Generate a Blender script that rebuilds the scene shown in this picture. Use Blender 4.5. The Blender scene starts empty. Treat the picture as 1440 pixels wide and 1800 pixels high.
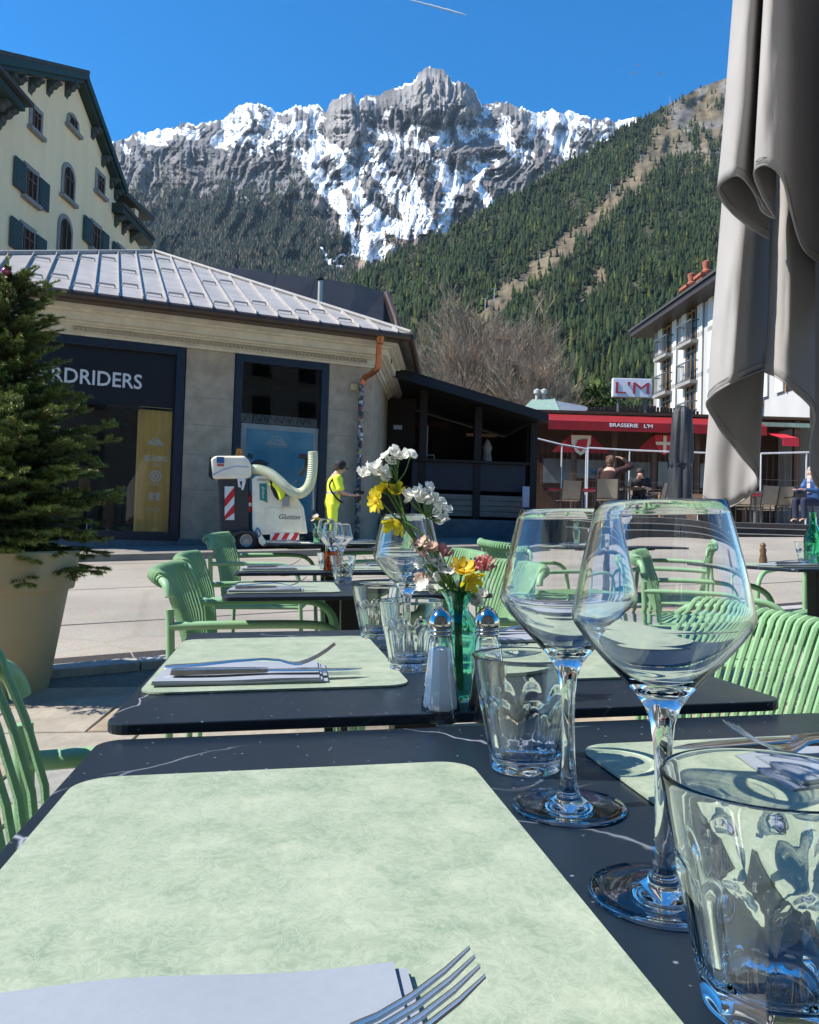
import bpy, bmesh, math, random
import numpy as np
from mathutils import Vector, Matrix, Euler

random.seed(7); np.random.seed(7)
SC = bpy.context.scene
COL = SC.collection
R = math.radians
PI = math.pi

# ------------------------------------------------------------------ camera
F = 1390.0                       # focal length in photograph pixels (1440 wide)
PITCH = math.atan(42/1390)
CAM = Vector((0, 0, 0.925))
cd = bpy.data.cameras.new('camera'); cam = bpy.data.objects.new('camera', cd); COL.objects.link(cam)
cd.sensor_fit = 'HORIZONTAL'; cd.sensor_width = 36; cd.lens = 36*F/1440
cd.clip_start = 0.02; cd.clip_end = 40000
cam.location = CAM; cam.rotation_euler = (PI/2+PITCH, 0, 0)
SC.camera = cam

# ------------------------------------------------------------------ sky, sun, exposure
SUN_EL, SUN_AZ = R(50), R(189)     # direction to the sun, azimuth measured from +x, counter-clockwise
w = bpy.data.worlds.new('World'); SC.world = w; w.use_nodes = True
nt = w.node_tree; bg = nt.nodes['Background']
sky = nt.nodes.new('ShaderNodeTexSky'); sky.sky_type = 'NISHITA'; sky.sun_disc = False
sky.sun_elevation = SUN_EL; sky.sun_rotation = PI/2-SUN_AZ
sky.altitude = 1000; sky.air_density = 1.0; sky.dust_density = 0.0; sky.ozone_density = 2.5
hs = nt.nodes.new('ShaderNodeHueSaturation'); hs.inputs['Saturation'].default_value = 1.50; hs.inputs['Hue'].default_value = 0.500; hs.inputs['Value'].default_value = 0.87
nt.links.new(sky.outputs[0], hs.inputs['Color']); nt.links.new(hs.outputs[0], bg.inputs['Color'])
bg.inputs['Strength'].default_value = 0.15
ld = bpy.data.lights.new('sun', 'SUN'); sun = bpy.data.objects.new('sun', ld); COL.objects.link(sun)
ld.energy = 4.8; ld.cycles.is_caustics_light = True; ld.angle = R(0.5); ld.color = (1.0, 0.94, 0.85)
sdir = Vector((math.cos(SUN_AZ)*math.cos(SUN_EL), math.sin(SUN_AZ)*math.cos(SUN_EL), math.sin(SUN_EL)))
sun.rotation_euler = sdir.to_track_quat('Z', 'Y').to_euler(); sun.location = (-20, -5, 30)
vs = SC.view_settings
vs.view_transform = 'Standard'; vs.look = 'None'; vs.gamma = 1; vs.exposure = 0.80; vs.use_curve_mapping = False
cy = SC.cycles
cy.use_denoising = True; cy.max_bounces = 28; cy.transmission_bounces = 28; cy.glossy_bounces = 6; cy.diffuse_bounces = 3
cy.transparent_max_bounces = 16; cy.sample_clamp_indirect = 6.0; cy.blur_glossy = 0.3

# ------------------------------------------------------------------ pixel helpers (design time)
CF = Vector((0, math.cos(PITCH), math.sin(PITCH))); CU = Vector((0, -math.sin(PITCH), math.cos(PITCH)))
def ray(px, py):
    return CF + Vector((1, 0, 0))*((px-720)/F) + CU*(-(py-900)/F)
def at(px, py, Y):
    d = ray(px, py); return CAM + d*(Y/d.y)
def onz(px, py, z):
    d = ray(px, py); return CAM + d*((z-CAM.z)/d.z)
def gz(y):                        # the street climbs away from the terrace
    if y < 0: return 0.0
    if y < 5: return 0.0069*y*y
    if y < 22: return 0.1725+0.0434*(y-5)
    return 0.9103+0.03*(min(y, 80)-22)
ROLL = R(1.7)                     # the terrace leans 1.7 degrees against the buildings of the town
RM = Matrix.Translation(CAM) @ Matrix.Rotation(ROLL, 4, 'Y') @ Matrix.Translation(-CAM)
RMI = RM.inverted()
class Frame:
    """a building's own frame: x along its front, y into it, z up (leaning with the town)"""
    def __init__(s, px, Y, yaw, z=0.0):
        p = RMI @ at(px, 942, Y)
        s.M = RM @ Matrix.Translation((p.x, p.y, z)) @ Matrix.Rotation(yaw, 4, 'Z')
        s.I = s.M.inverted()
    def hit(s, px, py, ly=0.0):
        o = s.I @ CAM; d = s.I.to_3x3() @ ray(px, py)
        return o + d*((ly-o.y)/d.y)
    def hitx(s, px, py, lx):
        o = s.I @ CAM; d = s.I.to_3x3() @ ray(px, py)
        return o + d*((lx-o.x)/d.x)
    def hitz(s, px, py, lz):
        o = s.I @ CAM; d = s.I.to_3x3() @ ray(px, py)
        return o + d*((lz-o.z)/d.z)
    def xz(s, px, py, ly=0.0):
        p = s.hit(px, py, ly); return p.x, p.z

# ------------------------------------------------------------------ materials
MATS = {}
def principled(name):
    m = bpy.data.materials.new(name); m.use_nodes = True
    return m, m.node_tree, m.node_tree.nodes['Principled BSDF']
def pm(name, col, rough=0.55, metal=0.0, var=0.12, scale=6.0, bump=0.0, bscale=60.0, spec=0.5, detail=4.0, stretch=(1, 1, 1), col2=None, coat=0.0, sheen=0.0, ramp=(0.3, 0.7)):
    """a painted / plastered / woven surface: base colour mottled by noise, fine relief"""
    if name in MATS: return MATS[name]
    m, t, b = principled(name); N = t.nodes; L = t.links
    tc = N.new('ShaderNodeTexCoord'); mp = N.new('ShaderNodeMapping'); mp.inputs['Scale'].default_value = stretch
    L.new(tc.outputs['Object'], mp.inputs['Vector'])
    nz = N.new('ShaderNodeTexNoise'); nz.inputs['Scale'].default_value = scale; nz.inputs['Detail'].default_value = detail; nz.inputs['Roughness'].default_value = 0.65
    L.new(mp.outputs[0], nz.inputs['Vector'])
    cr = N.new('ShaderNodeValToRGB'); e = cr.color_ramp.elements
    e[0].position, e[1].position = ramp
    c2 = col2 or tuple(min(1, c*(1+var)) for c in col)
    e[0].color = (*[c*(1-var) for c in col], 1) if col2 is None else (*col, 1); e[1].color = (*c2, 1)
    L.new(nz.outputs['Fac'], cr.inputs['Fac']); L.new(cr.outputs[0], b.inputs['Base Color'])
    b.inputs['Roughness'].default_value = rough; b.inputs['Metallic'].default_value = metal
    b.inputs['Specular IOR Level'].default_value = spec
    if coat: b.inputs['Coat Weight'].default_value = coat
    if sheen: b.inputs['Sheen Weight'].default_value = sheen
    if bump:
        n2 = N.new('ShaderNodeTexNoise'); n2.inputs['Scale'].default_value = bscale; n2.inputs['Detail'].default_value = 3
        L.new(mp.outputs[0], n2.inputs['Vector'])
        bp = N.new('ShaderNodeBump'); bp.inputs['Strength'].default_value = bump; bp.inputs['Distance'].default_value = 0.01
        L.new(n2.outputs['Fac'], bp.inputs['Height']); L.new(bp.outputs[0], b.inputs['Normal'])
    MATS[name] = m; return m
def glass(name, col=(1, 1, 1), rough=0.0, ior=1.5):
    if name in MATS: return MATS[name]
    m, t, b = principled(name)
    b.inputs['Base Color'].default_value = (*col, 1); b.inputs['Roughness'].default_value = rough
    b.inputs['IOR'].default_value = ior; b.inputs['Transmission Weight'].default_value = 1.0
    MATS[name] = m; return m
def pane(name, tint=(0.75, 0.8, 0.8), gloss=0.12):
    """thin window glass: mostly see-through, mirror at its surface"""
    if name in MATS: return MATS[name]
    m = bpy.data.materials.new(name); m.use_nodes = True; t = m.node_tree; N = t.nodes; L = t.links
    N.remove(N['Principled BSDF']); out = N['Material Output']
    tr = N.new('ShaderNodeBsdfTransparent'); tr.inputs[0].default_value = (*tint, 1)
    gl = N.new('ShaderNodeBsdfGlossy'); gl.inputs['Roughness'].default_value = 0.02
    fr = N.new('ShaderNodeFresnel'); fr.inputs[0].default_value = 1.5
    ad = N.new('ShaderNodeMath'); ad.operation = 'ADD'; ad.inputs[1].default_value = gloss; L.new(fr.outputs[0], ad.inputs[0])
    mx = N.new('ShaderNodeMixShader'); L.new(ad.outputs[0], mx.inputs[0]); L.new(tr.outputs[0], mx.inputs[1]); L.new(gl.outputs[0], mx.inputs[2])
    L.new(mx.outputs[0], out.inputs['Surface']); MATS[name] = m; return m

# ------------------------------------------------------------------ mesh helpers
class MB:
    def __init__(s): s.v = []; s.f = []
    def add(s, vs, fs, M=None):
        k = len(s.v); s.v += [tuple(M @ Vector(p)) if M else tuple(p) for p in vs]; s.f += [tuple(i+k for i in f) for f in fs]; return s
    def box(s, a, b, M=None):
        (x0, y0, z0), (x1, y1, z1) = a, b
        return s.add([(x0,y0,z0),(x1,y0,z0),(x1,y1,z0),(x0,y1,z0),(x0,y0,z1),(x1,y0,z1),(x1,y1,z1),(x0,y1,z1)],
                     [(0,3,2,1),(4,5,6,7),(0,1,5,4),(1,2,6,5),(2,3,7,6),(3,0,4,7)], M)
    def poly(s, pts, thick):
        """pts: coplanar 3D loop, extruded by the vector thick"""
        n = len(pts); t = Vector(thick)
        vs = [Vector(p) for p in pts]+[Vector(p)+t for p in pts]
        return s.add(vs, [tuple(range(n))[::-1], tuple(range(n, 2*n))]+[(i, (i+1) % n, n+(i+1) % n, n+i) for i in range(n)])
    def xzpoly(s, pts, y0, y1): return s.poly([(x, y0, z) for x, z in pts], (0, y1-y0, 0))
    def lathe(s, prof, n=32, M=None, rad=None, closed=False):
        vs = []; fs = []; m = len(prof)
        for r, z in prof:
            for k in range(n):
                a = 2*PI*k/n; rr = r*(rad(a, z) if rad else 1); vs.append((rr*math.cos(a), rr*math.sin(a), z))
        for i in range(m-1 if not closed else m):
            j = (i+1) % m
            for k in range(n): fs.append((i*n+k, i*n+(k+1) % n, j*n+(k+1) % n, j*n+k))
        return s.add(vs, fs, M)
    def tube(s, path, r, n=8, M=None, cap=True, closed=False):
        P = [Vector(p) for p in path]; m = len(P); vs = []; fs = []
        rs = r if isinstance(r, (list, tuple)) else [r]*m
        up = None
        for i, p in enumerate(P):
            if closed: d = (P[(i+1) % m]-P[i-1]).normalized()
            else: d = (P[min(i+1, m-1)]-P[max(i-1, 0)]).normalized()
            if up is None:
                up = Vector((0, 0, 1)) if abs(d.z) < 0.9 else Vector((1, 0, 0))
            a = d.cross(up)
            if a.length < 1e-6: a = d.orthogonal()
            a.normalize(); b = a.cross(d).normalized(); up = b
            for k in range(n):
                t = 2*PI*k/n; vs.append(p+(a*math.cos(t)+b*math.sin(t))*rs[i])
        for i in range(m if closed else m-1):
            j = (i+1) % m
            for k in range(n): fs.append((i*n+k, i*n+(k+1) % n, j*n+(k+1) % n, j*n+k))
        if cap and not closed:
            fs.append(tuple(range(n))[::-1]); fs.append(tuple((m-1)*n+k for k in range(n)))
        return s.add(vs, fs, M)
    def grid(s, fn, nu, nv):
        vs = [fn(i/(nu-1), j/(nv-1)) for j in range(nv) for i in range(nu)]
        return s.add(vs, [(j*nu+i, j*nu+i+1, (j+1)*nu+i+1, (j+1)*nu+i) for j in range(nv-1) for i in range(nu-1)])
    def mesh(s, name, smooth=False, ang=None):
        me = bpy.data.meshes.new(name); me.from_pydata([tuple(p) for p in s.v], [], s.f); me.update()
        if smooth:
            me.polygons.foreach_set('use_smooth', [True]*len(me.polygons))
            if ang: me.set_sharp_from_angle(angle=R(ang))
        return me
    def build(s, name, mat, parent=None, smooth=False, ang=40, bevel=0.0, fix=True):
        me = s.mesh(name, smooth, ang)
        if fix:
            bm = bmesh.new(); bm.from_mesh(me); bmesh.ops.recalc_face_normals(bm, faces=bm.faces); bm.to_mesh(me); bm.free()
        o = bpy.data.objects.new(name, me); COL.objects.link(o)
        if mat: me.materials.append(mat)
        if parent: o.parent = parent
        if bevel:
            b = o.modifiers.new('bevel', 'BEVEL'); b.width = bevel; b.segments = 2; b.limit_method = 'ANGLE'
        return o
def tag(o, label=None, cat=None, group=None, kind=None):
    if label: o['label'] = label
    if cat: o['category'] = cat
    if group: o['group'] = group
    if kind: o['kind'] = kind
    return o
def empty(name, M=None, label=None, cat=None, group=None):
    o = bpy.data.objects.new(name, None); COL.objects.link(o); o.empty_display_size = 0.1
    if M is not None: o.matrix_world = M if isinstance(M, Matrix) else Matrix.Translation(M)
    return tag(o, label, cat, group)
def inst(name, me, parent, M=None):
    o = bpy.data.objects.new(name, me); COL.objects.link(o); o.parent = parent
    if M is not None: o.matrix_local = M
    return o
def copy_tree(o, M=None, label=None, parent=None):
    c = o.copy(); COL.objects.link(c); c.parent = parent
    if parent is not None: c.matrix_parent_inverse = o.matrix_parent_inverse.copy()
    for ch in KIDS(o): copy_tree(ch, None, None, c)
    if M is not None: c.matrix_world = M
    if label: c['label'] = label
    return c
def KIDS(o): return list(o.children)
def bx(name, a, b, mat, parent, bevel=0.0): return MB().box(a, b).build(name, mat, parent, bevel=bevel, fix=False)
def catmull(pts, sub):
    P = [Vector(p) for p in pts]; out = []
    for i in range(len(P)-1):
        p0, p1, p2, p3 = P[max(i-1, 0)], P[i], P[i+1], P[min(i+2, len(P)-1)]
        for k in range(sub):
            t = k/sub; out.append(0.5*((2*p1)+(p2-p0)*t+(2*p0-5*p1+4*p2-p3)*t*t+(3*p1-p0-3*p2+p3)*t**3))
    out.append(P[-1]); return out
def text(name, body, size, mat, parent, M, extrude=0.004, align='CENTER', sx=1.0, bold=0.0, shear=0.0):
    c = bpy.data.curves.new(name, 'FONT'); c.body = body; c.size = size; c.extrude = extrude; c.align_x = align; c.align_y = 'CENTER'; c.offset = bold; c.shear = shear; c.resolution_u = 3
    o = bpy.data.objects.new(name, c); COL.objects.link(o)
    dg = bpy.context.evaluated_depsgraph_get(); me = bpy.data.meshes.new_from_object(o.evaluated_get(dg))
    bpy.data.objects.remove(o); me.name = name; me.materials.clear(); me.materials.append(mat)
    t = bpy.data.objects.new(name, me); COL.objects.link(t); t.parent = parent
    t.matrix_local = M @ Matrix.Diagonal((sx, 1, 1, 1)); return t
def rounded(x0, y0, x1, y1, r, n=6):
    out = []
    for cx, cyy, a0 in ((x1-r, y1-r, 0), (x0+r, y1-r, 90), (x0+r, y0+r, 180), (x1-r, y0+r, 270)):
        for k in range(n+1):
            a = R(a0+90*k/n); out.append((cx+r*math.cos(a), cyy+r*math.sin(a)))
    return out
# =================================================================== TERRAIN
def mesh_np(name, V, Fc, colors=None, smooth=False):
    me = bpy.data.meshes.new(name); V = np.asarray(V, np.float32); Fc = np.asarray(Fc, np.int32); k = Fc.shape[1]
    me.vertices.add(len(V)); me.vertices.foreach_set('co', V.ravel())
    me.loops.add(Fc.size); me.loops.foreach_set('vertex_index', Fc.ravel())
    me.polygons.add(len(Fc)); me.polygons.foreach_set('loop_start', np.arange(0, Fc.size, k, dtype=np.int32))
    if smooth: me.polygons.foreach_set('use_smooth', np.ones(len(Fc), bool))
    me.update(calc_edges=True)
    if colors is not None:
        a = me.color_attributes.new('Col', 'FLOAT_COLOR', 'POINT'); c = np.ones((len(V), 4), np.float32); c[:, :3] = colors; a.data.foreach_set('color', c.ravel())
    me.validate(); return me
def hash2(ix, iy, seed):
    h = (ix.astype(np.int64)*374761393+iy.astype(np.int64)*668265263+seed*1442695041) & 0xffffffff
    h = ((h ^ (h >> 13))*1274126177) & 0xffffffff
    return ((h ^ (h >> 16)) & 0xffffff)/float(0xffffff)
def vnoise(x, y, seed=0):
    ix, iy = np.floor(x), np.floor(y); fx, fy = x-ix, y-iy; fx = fx*fx*fx*(fx*(fx*6-15)+10); fy = fy*fy*fy*(fy*(fy*6-15)+10)
    a, b = hash2(ix, iy, seed), hash2(ix+1, iy, seed); c, d = hash2(ix, iy+1, seed), hash2(ix+1, iy+1, seed)
    return (a+(b-a)*fx)*(1-fy)+(c+(d-c)*fx)*fy
def fbm(x, y, o=5, seed=0, ridged=False, gain=0.5):
    s = 0; a = 1.0; tot = 0
    for k in range(o):
        n = vnoise(x, y, seed+k*17)
        if ridged: n = 1-abs(2*n-1)
        s = s+a*n; tot += a; a *= gain; x, y = x*2.03+3.1, y*2.03+1.7
    return s/tot
def at_np(px, py, Y):
    u = (px-720)/F; v = -(py-900)/F; cp, sp = math.cos(PITCH), math.sin(PITCH)
    dy = cp-v*sp; dz = sp+v*cp; t = Y/dy
    return np.stack([u*t, Y+0*t, CAM.z+dz*t], -1)
def col_mat(name, rough=0.95, nscale=0.05, amt=0.3, spec=0.1):
    m, t, b = principled(name); N = t.nodes; L = t.links
    at_ = N.new('ShaderNodeAttribute'); at_.attribute_name = 'Col'
    tc = N.new('ShaderNodeTexCoord'); nz = N.new('ShaderNodeTexNoise'); nz.inputs['Scale'].default_value = nscale; nz.inputs['Detail'].default_value = 6; L.new(tc.outputs['Object'], nz.inputs['Vector'])
    mr = N.new('ShaderNodeMapRange'); mr.inputs['From Min'].default_value = 0.3; mr.inputs['From Max'].default_value = 0.7; mr.inputs['To Min'].default_value = 1-amt; mr.inputs['To Max'].default_value = 1+amt; L.new(nz.outputs[0], mr.inputs[0])
    mx = N.new('ShaderNodeVectorMath'); mx.operation = 'SCALE'; L.new(at_.outputs['Color'], mx.inputs[0]); L.new(mr.outputs[0], mx.inputs['Scale'])
    L.new(mx.outputs[0], b.inputs['Base Color']); b.inputs['Roughness'].default_value = rough; b.inputs['Specular IOR Level'].default_value = spec
    return m
RIDGE = np.array([(40, 285), (100, 272), (200, 247), (215, 245), (232, 236), (240, 232), (258, 232), (280, 228), (300, 228), (318, 217), (335, 215), (345, 222), (355, 217), (375, 212), (395, 207), (404, 196), (412, 187), (424, 183), (440, 181), (455, 184), (464, 183), (472, 188), (485, 195), (497, 198), (508, 191), (518, 188), (530, 185), (540, 187), (552, 184), (560, 184), (566, 191), (573, 197), (579, 180), (584, 175), (593, 173), (603, 168), (611, 163), (617, 160), (624, 164), (627, 178), (631, 181), (634, 173), (650, 168), (665, 163), (680, 158), (700, 152), (722, 148), (731, 142), (735, 130), (741, 123), (748, 119), (765, 120), (776, 122), (785, 128), (790, 135), (795, 144), (801, 147), (806, 143), (812, 145), (820, 149), (828, 157), (836, 165), (846, 181), (858, 185), (868, 183), (880, 180), (893, 180), (905, 187), (913, 191), (918, 187), (926, 193), (945, 197), (956, 193), (965, 196), (972, 187), (979, 196), (990, 196), (1005, 197), (1020, 203), (1036, 205), (1050, 210), (1070, 209), (1085, 212), (1100, 208), (1120, 205), (1135, 210), (1200, 232), (1320, 262), (1480, 300)], float)
def main_range():
    nx, ny = 860, 400
    pxs = np.linspace(60, 1440, nx)
    jag = (fbm(pxs*0.09, pxs*0+5, 4, 3)-0.5)*9+(fbm(pxs*0.35, pxs*0+9, 2, 8)-0.5)*5
    rid = np.interp(pxs, RIDGE[:, 0], RIDGE[:, 1])+jag*1.25
    t = np.concatenate([np.linspace(0, 0.09, 8)[:-1], np.linspace(0.09, 1.0, ny-7-4), [1.0, 1.0, 1.0, 1.0]])
    PX, TT = np.meshgrid(pxs, t); RD = np.meshgrid(rid, t)[0]
    tt = (TT-0.09)/0.91
    PY = np.where(TT < 0.09, 930+(540-930)*TT/0.09, 540+(RD-540)*tt)
    Y = np.where(TT < 0.09, 1000+500*TT/0.09, 1500+1750*np.clip(tt, 0, 1)**1.15)
    # relief: buttresses and gullies, as depth
    gx = PX/36.0; gy = PY/95.0; warp = fbm(PX/60, PY/60, 3, 31)*0.8
    gx = PX/31.0+(fbm(PX/130, PY/130, 3, 37)-0.5)*3.2
    rg = fbm(gx+warp+PY/120.0, gy*1.25, 6, 5, ridged=True, gain=0.58); fine = fbm(PX/10+warp+(fbm(PX/60, PY/60, 2, 39)-.5)*3, PY/22, 5, 44, ridged=True, gain=0.6)
    amp = np.clip(tt*3, 0, 1)*np.clip((1-tt)*14, 0.25, 1)
    D = (rg-0.55)*-340*amp+(fine-0.55)*-45*amp
    def bump(cx, cy, rx, ry, a): return -a*np.exp(-((PX-cx)/rx)**4-((PY-cy)/ry)**4)
    tower = bump(772, 165, 62, 46, 260)+bump(610, 205, 40, 45, 200)+bump(690, 180, 40, 28, 90)+bump(918, 215, 22, 30, 120)+bump(980, 205, 12, 20, 90)
    strata = (fbm(PX/7.0, PY/70.0, 4, 71, ridged=True)-0.5)*-120*np.exp(-((PX-772)/70)**4-((PY-168)/50)**4)
    D = D+tower+strata
    Yd = Y+D
    for k in range(4): Yd[-1-k] += (3-k)*0+ (4-k-1)*0
    # back side of the ridge falls away
    for k, (dd, dp) in enumerate(((60, 6), (220, 30), (500, 80))):
        PY[-3+k] = PY[-4]+dp; Yd[-3+k] = Yd[-4]+dd
    P = at_np(PX, PY, Yd)
    # ---- ground cover of each spot: snow, rock, scree, forest floor
    ell = [(700, 262, 120, 48, .78), (620, 300, 60, 70, .58), (960, 235, 90, 36, .62), (1040, 238, 95, 34, .95), (1000, 262, 70, 26, .8), (470, 215, 95, 36, .80), (330, 238, 110, 26, .70), (430, 240, 120, 16, .9), (250, 258, 70, 34, .62), (720, 345, 90, 55, .62), (880, 200, 55, 20, .85), (560, 230, 40, 45, .6), (690, 156, 26, 8, 1.1), (640, 300, 40, 80, .3), (840, 300, 30, 20, .7), (850, 345, 26, 20, .7), (800, 250, 60, 40, .45), (560, 300, 30, 40, .55), (225, 282, 50, 14, .5), (745, 122, 20, 5, 1.2), (780, 124, 14, 5, 1.0)]
    dens = np.zeros_like(PX)
    for cx, cy, rx, ry, a in ell: dens = np.maximum(dens, a*np.exp(-(((PX-cx)/rx)**2+((PY-cy)/ry)**2)**1.5))
    streaks = [([(585, 262), (612, 308), (638, 360), (655, 398)], 8, 13), ([(655, 398), (648, 420), (655, 434)], 16, 24), ([(668, 300), (700, 340), (738, 385)], 14, 22), ([(700, 330), (742, 372), (752, 398)], 10, 12), ([(772, 290), (790, 320), (789, 350), (782, 410)], 7, 12), ([(528, 268), (556, 318), (598, 368), (612, 398), (622, 440)], 7, 8), ([(560, 300), (600, 350), (612, 396)], 8, 12), ([(640, 368), (690, 398), (722, 408)], 9, 12), ([(826, 288), (850, 296), (838, 312)], 7, 8), ([(838, 330), (852, 345), (866, 358)], 7, 9), ([(575, 462), (600, 455), (640, 438)], 3, 4), ([(660, 446), (690, 440), (692, 456)], 5, 7), ([(568, 440), (578, 466), (600, 472)], 3, 3), ([(800, 300), (806, 330)], 4, 6), ([(720, 300), (735, 340), (742, 360)], 5, 9)]
    st = np.zeros_like(PX)
    jx = (fbm(PX/14, PY/14, 3, 91)-0.5)*16; jy = (fbm(PX/14, PY/14, 3, 92)-0.5)*16
    for pts, w0, w1 in streaks:
        for i in range(len(pts)-1):
            (x0, y0), (x1, y1) = pts[i], pts[i+1]; dx, dy = x1-x0, y1-y0; L2 = dx*dx+dy*dy
            k = np.clip(((PX+jx-x0)*dx+(PY+jy-y0)*dy)/L2, 0, 1); dist = np.hypot(PX+jx-x0-k*dx, PY+jy-y0-k*dy)
            w = w0+(w1-w0)*(i+k)/(len(pts)-1); st = np.maximum(st, np.clip(1.5-dist/w, 0, 1))
    n1 = fbm((PX+PY*.45)/26, (PY-PX*.35)/17, 6, 121, gain=0.58); n2 = fbm(PX/5, PY/3.6, 4, 131)
    # steep faces shed snow: use the relief's slope
    gyd = np.gradient(Yd, axis=0); gxd = np.gradient(Yd, axis=1); flat = np.clip(gyd/6.0, -1, 1.6)
    cliff = np.exp(-((PX-772)/70)**6-((PY-172)/44)**6)+np.exp(-((PX-606)/34)**6-((PY-212)/42)**6)+0.8*np.exp(-((PX-918)/16)**4-((PY-212)/26)**4)
    lim = np.interp(PX, [60, 200, 400, 520, 560, 620, 760, 860, 900, 1000, 1130, 1440], [285, 282, 284, 300, 345, 370, 380, 340, 305, 305, 290, 320])
    dens = np.maximum(dens*0.55, np.clip((lim-PY)/38, 0, 1)*np.where(PX < 560, 1.12, np.where(PX > 870, 0.98, 0.78)))
    sn = dens*1.15+(0.53-rg)*2.2+(0.52-fine)*0.9+(n1-0.5)*3.0+(n2-0.5)*0.4-0.80-cliff*1.5
    sn = np.maximum(np.where(dens > 0.10, sn, -1), (st-0.40)*2.0+(n2-0.5)*0.6+(n1-.5)*.9+(0.5-fine)*.3)
    ridge_snow = np.clip(1-(PY-RD)/5.0, 0, 1)*(vnoise(PX/14, PX*0, 7) > 0.62)*0.4; sn = np.maximum(sn, ridge_snow-0.15)
    snow = np.clip(sn*7+0.5, 0, 1)
    rk = fbm(PX/9, PY/22, 5, 151); rk2 = fbm(PX/40, PY/40, 3, 161)
    rock = np.stack([0.10+0.12*rk, 0.098+0.116*rk, 0.098+0.114*rk], -1)*(0.72+0.5*rk2)[..., None]
    warm = np.clip((fbm(PX/50, PY/40, 4, 171)-0.45)*4, 0, 1)[..., None]*np.clip((PY-230)/120, 0, 1)[..., None]
    rock = rock*(1-0.5*warm)+np.stack([0.15+0.1*rk, 0.115+0.07*rk, 0.09+0.05*rk], -1)*0.5*warm
    cl = np.clip(cliff, 0, 1)[..., None]; rock = rock*(1-cl)+cl*np.stack([0.21+0.13*rk, 0.20+0.12*rk, 0.188+0.115*rk], -1)
    scree = np.stack([0.17+0.09*rk, 0.125+0.065*rk, 0.10+0.055*rk], -1)
    scm = np.clip((PY-360)/50, 0, 1)*np.exp(-((PX-690)/105)**4); scm = scm[..., None]*np.clip(0.4+rk2*1.2, 0, 1)[..., None]
    c = rock*(1-scm)+scree*scm
    # meadow and wood line
    wl = 326+(fbm(PX/50, PY*0, 4, 181)-0.5)*90+np.where(PX > 520, (PX-520)*0.9, 0)+np.where(PX < 330, (330-PX)*.05, 0)
    fm = np.clip((PY-wl)/22+(fbm(PX/8, PY/10, 4, 191)-0.5)*4.5, 0, 1)*(PX < 625)
    c = c*(1-0.75*fm[..., None])+0.75*fm[..., None]*np.array([0.02, 0.03, 0.022])
    c = c*(1-snow[..., None])+snow[..., None]*np.array([0.86, 0.88, 0.91])
    # drop to the valley floor
    n = nx; m = len(t)
    Fq = np.array([(j*n+i, j*n+i+1, (j+1)*n+i+1, (j+1)*n+i) for j in range(m-1) for i in range(n-1)], np.int32)
    me = mesh_np('mountain', P.reshape(-1, 3), Fq, c.reshape(-1, 3), smooth=True)
    me.materials.append(col_mat('alpine_ground', 0.9, 0.02, 0.28))
    o = bpy.data.objects.new('mountain', me); COL.objects.link(o); tag(o, 'snow streaked rocky mountain range with a square grey summit tower', 'mountain', kind='structure')
    return PX, PY, Yd, P, fm, snow
RNG = np.random.default_rng(5)
def conifers(name, P, H, C, label, tiers=2, sides=6):
    """one mesh of many firs: P base points, H heights, C colours"""
    N = len(P); a0 = RNG.uniform(0, 6.28, N); vs = []; cs = []; fs = []; off = 0
    spec = [(0.02, 1.0, 0.62, 0.17), (0.36, 1.0, 1.0, 0.115)] if tiers == 2 else [(0.0, 1.0, 1.0, 0.16)]
    for z0, _, z1, rr in spec:
        R_ = H*rr*RNG.uniform(.8, 1.25, N)
        ring = []
        for k in range(sides):
            a = a0+2*PI*k/sides; j = RNG.uniform(.65, 1.3, N)
            ring.append(np.stack([P[:, 0]+R_*j*np.cos(a), P[:, 1]+R_*j*np.sin(a), P[:, 2]+H*(z0+RNG.uniform(-.03, .05, N))], -1))
        tip = np.stack([P[:, 0]+RNG.uniform(-.02, .02, N)*H, P[:, 1], P[:, 2]+H*z1], -1)
        V = np.stack(ring+[tip], 1)                       # N, sides+1, 3
        vs.append(V.reshape(-1, 3)); cc = np.repeat(C[:, None, :], sides+1, 1)*RNG.uniform(.7, 1.25, (N, sides+1, 1)); cs.append(cc.reshape(-1, 3))
        base = off+np.arange(N)[:, None]*(sides+1)
        for k in range(sides): fs.append(np.concatenate([base+k, base+(k+1) % sides, base+sides], 1))
        off += N*(sides+1)
    me = mesh_np(name, np.concatenate(vs), np.concatenate(fs), np.concatenate(cs)); me.materials.append(MATS.get('fir_needles') or MATS.setdefault('fir_needles', col_mat('fir_needles', 0.9, 0.6, 0.35)))
    o = bpy.data.objects.new(name, me); COL.objects.link(o); return tag(o, label, 'forest', kind='stuff')
PX, PY, YD, PM, FM, SNOW = main_range()
# far forest on the mountain foot
ny_, nx_ = FM.shape; pick = []
prob = FM*(SNOW < 0.3)*(PY < 545)*(PX > 200)
jj, ii = np.nonzero(RNG.random(FM.shape) < prob*0.42)
Pf = PM[jj, ii]+RNG.uniform(-3, 3, (len(jj), 3))*[1, 1, 0]
greens = np.array([0.017, 0.028, 0.020])*RNG.uniform(.55, 1.5, (len(Pf), 1)); bare = RNG.random(len(Pf)) < 0.16
greens[bare] = np.array([0.11, 0.085, 0.065])*RNG.uniform(.7, 1.2, (bare.sum(), 1))
conifers('far_forest', Pf, RNG.uniform(9, 17, len(Pf)), greens, 'dark bluish fir forest on the foot of the snowy mountain', tiers=1, sides=5)
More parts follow.
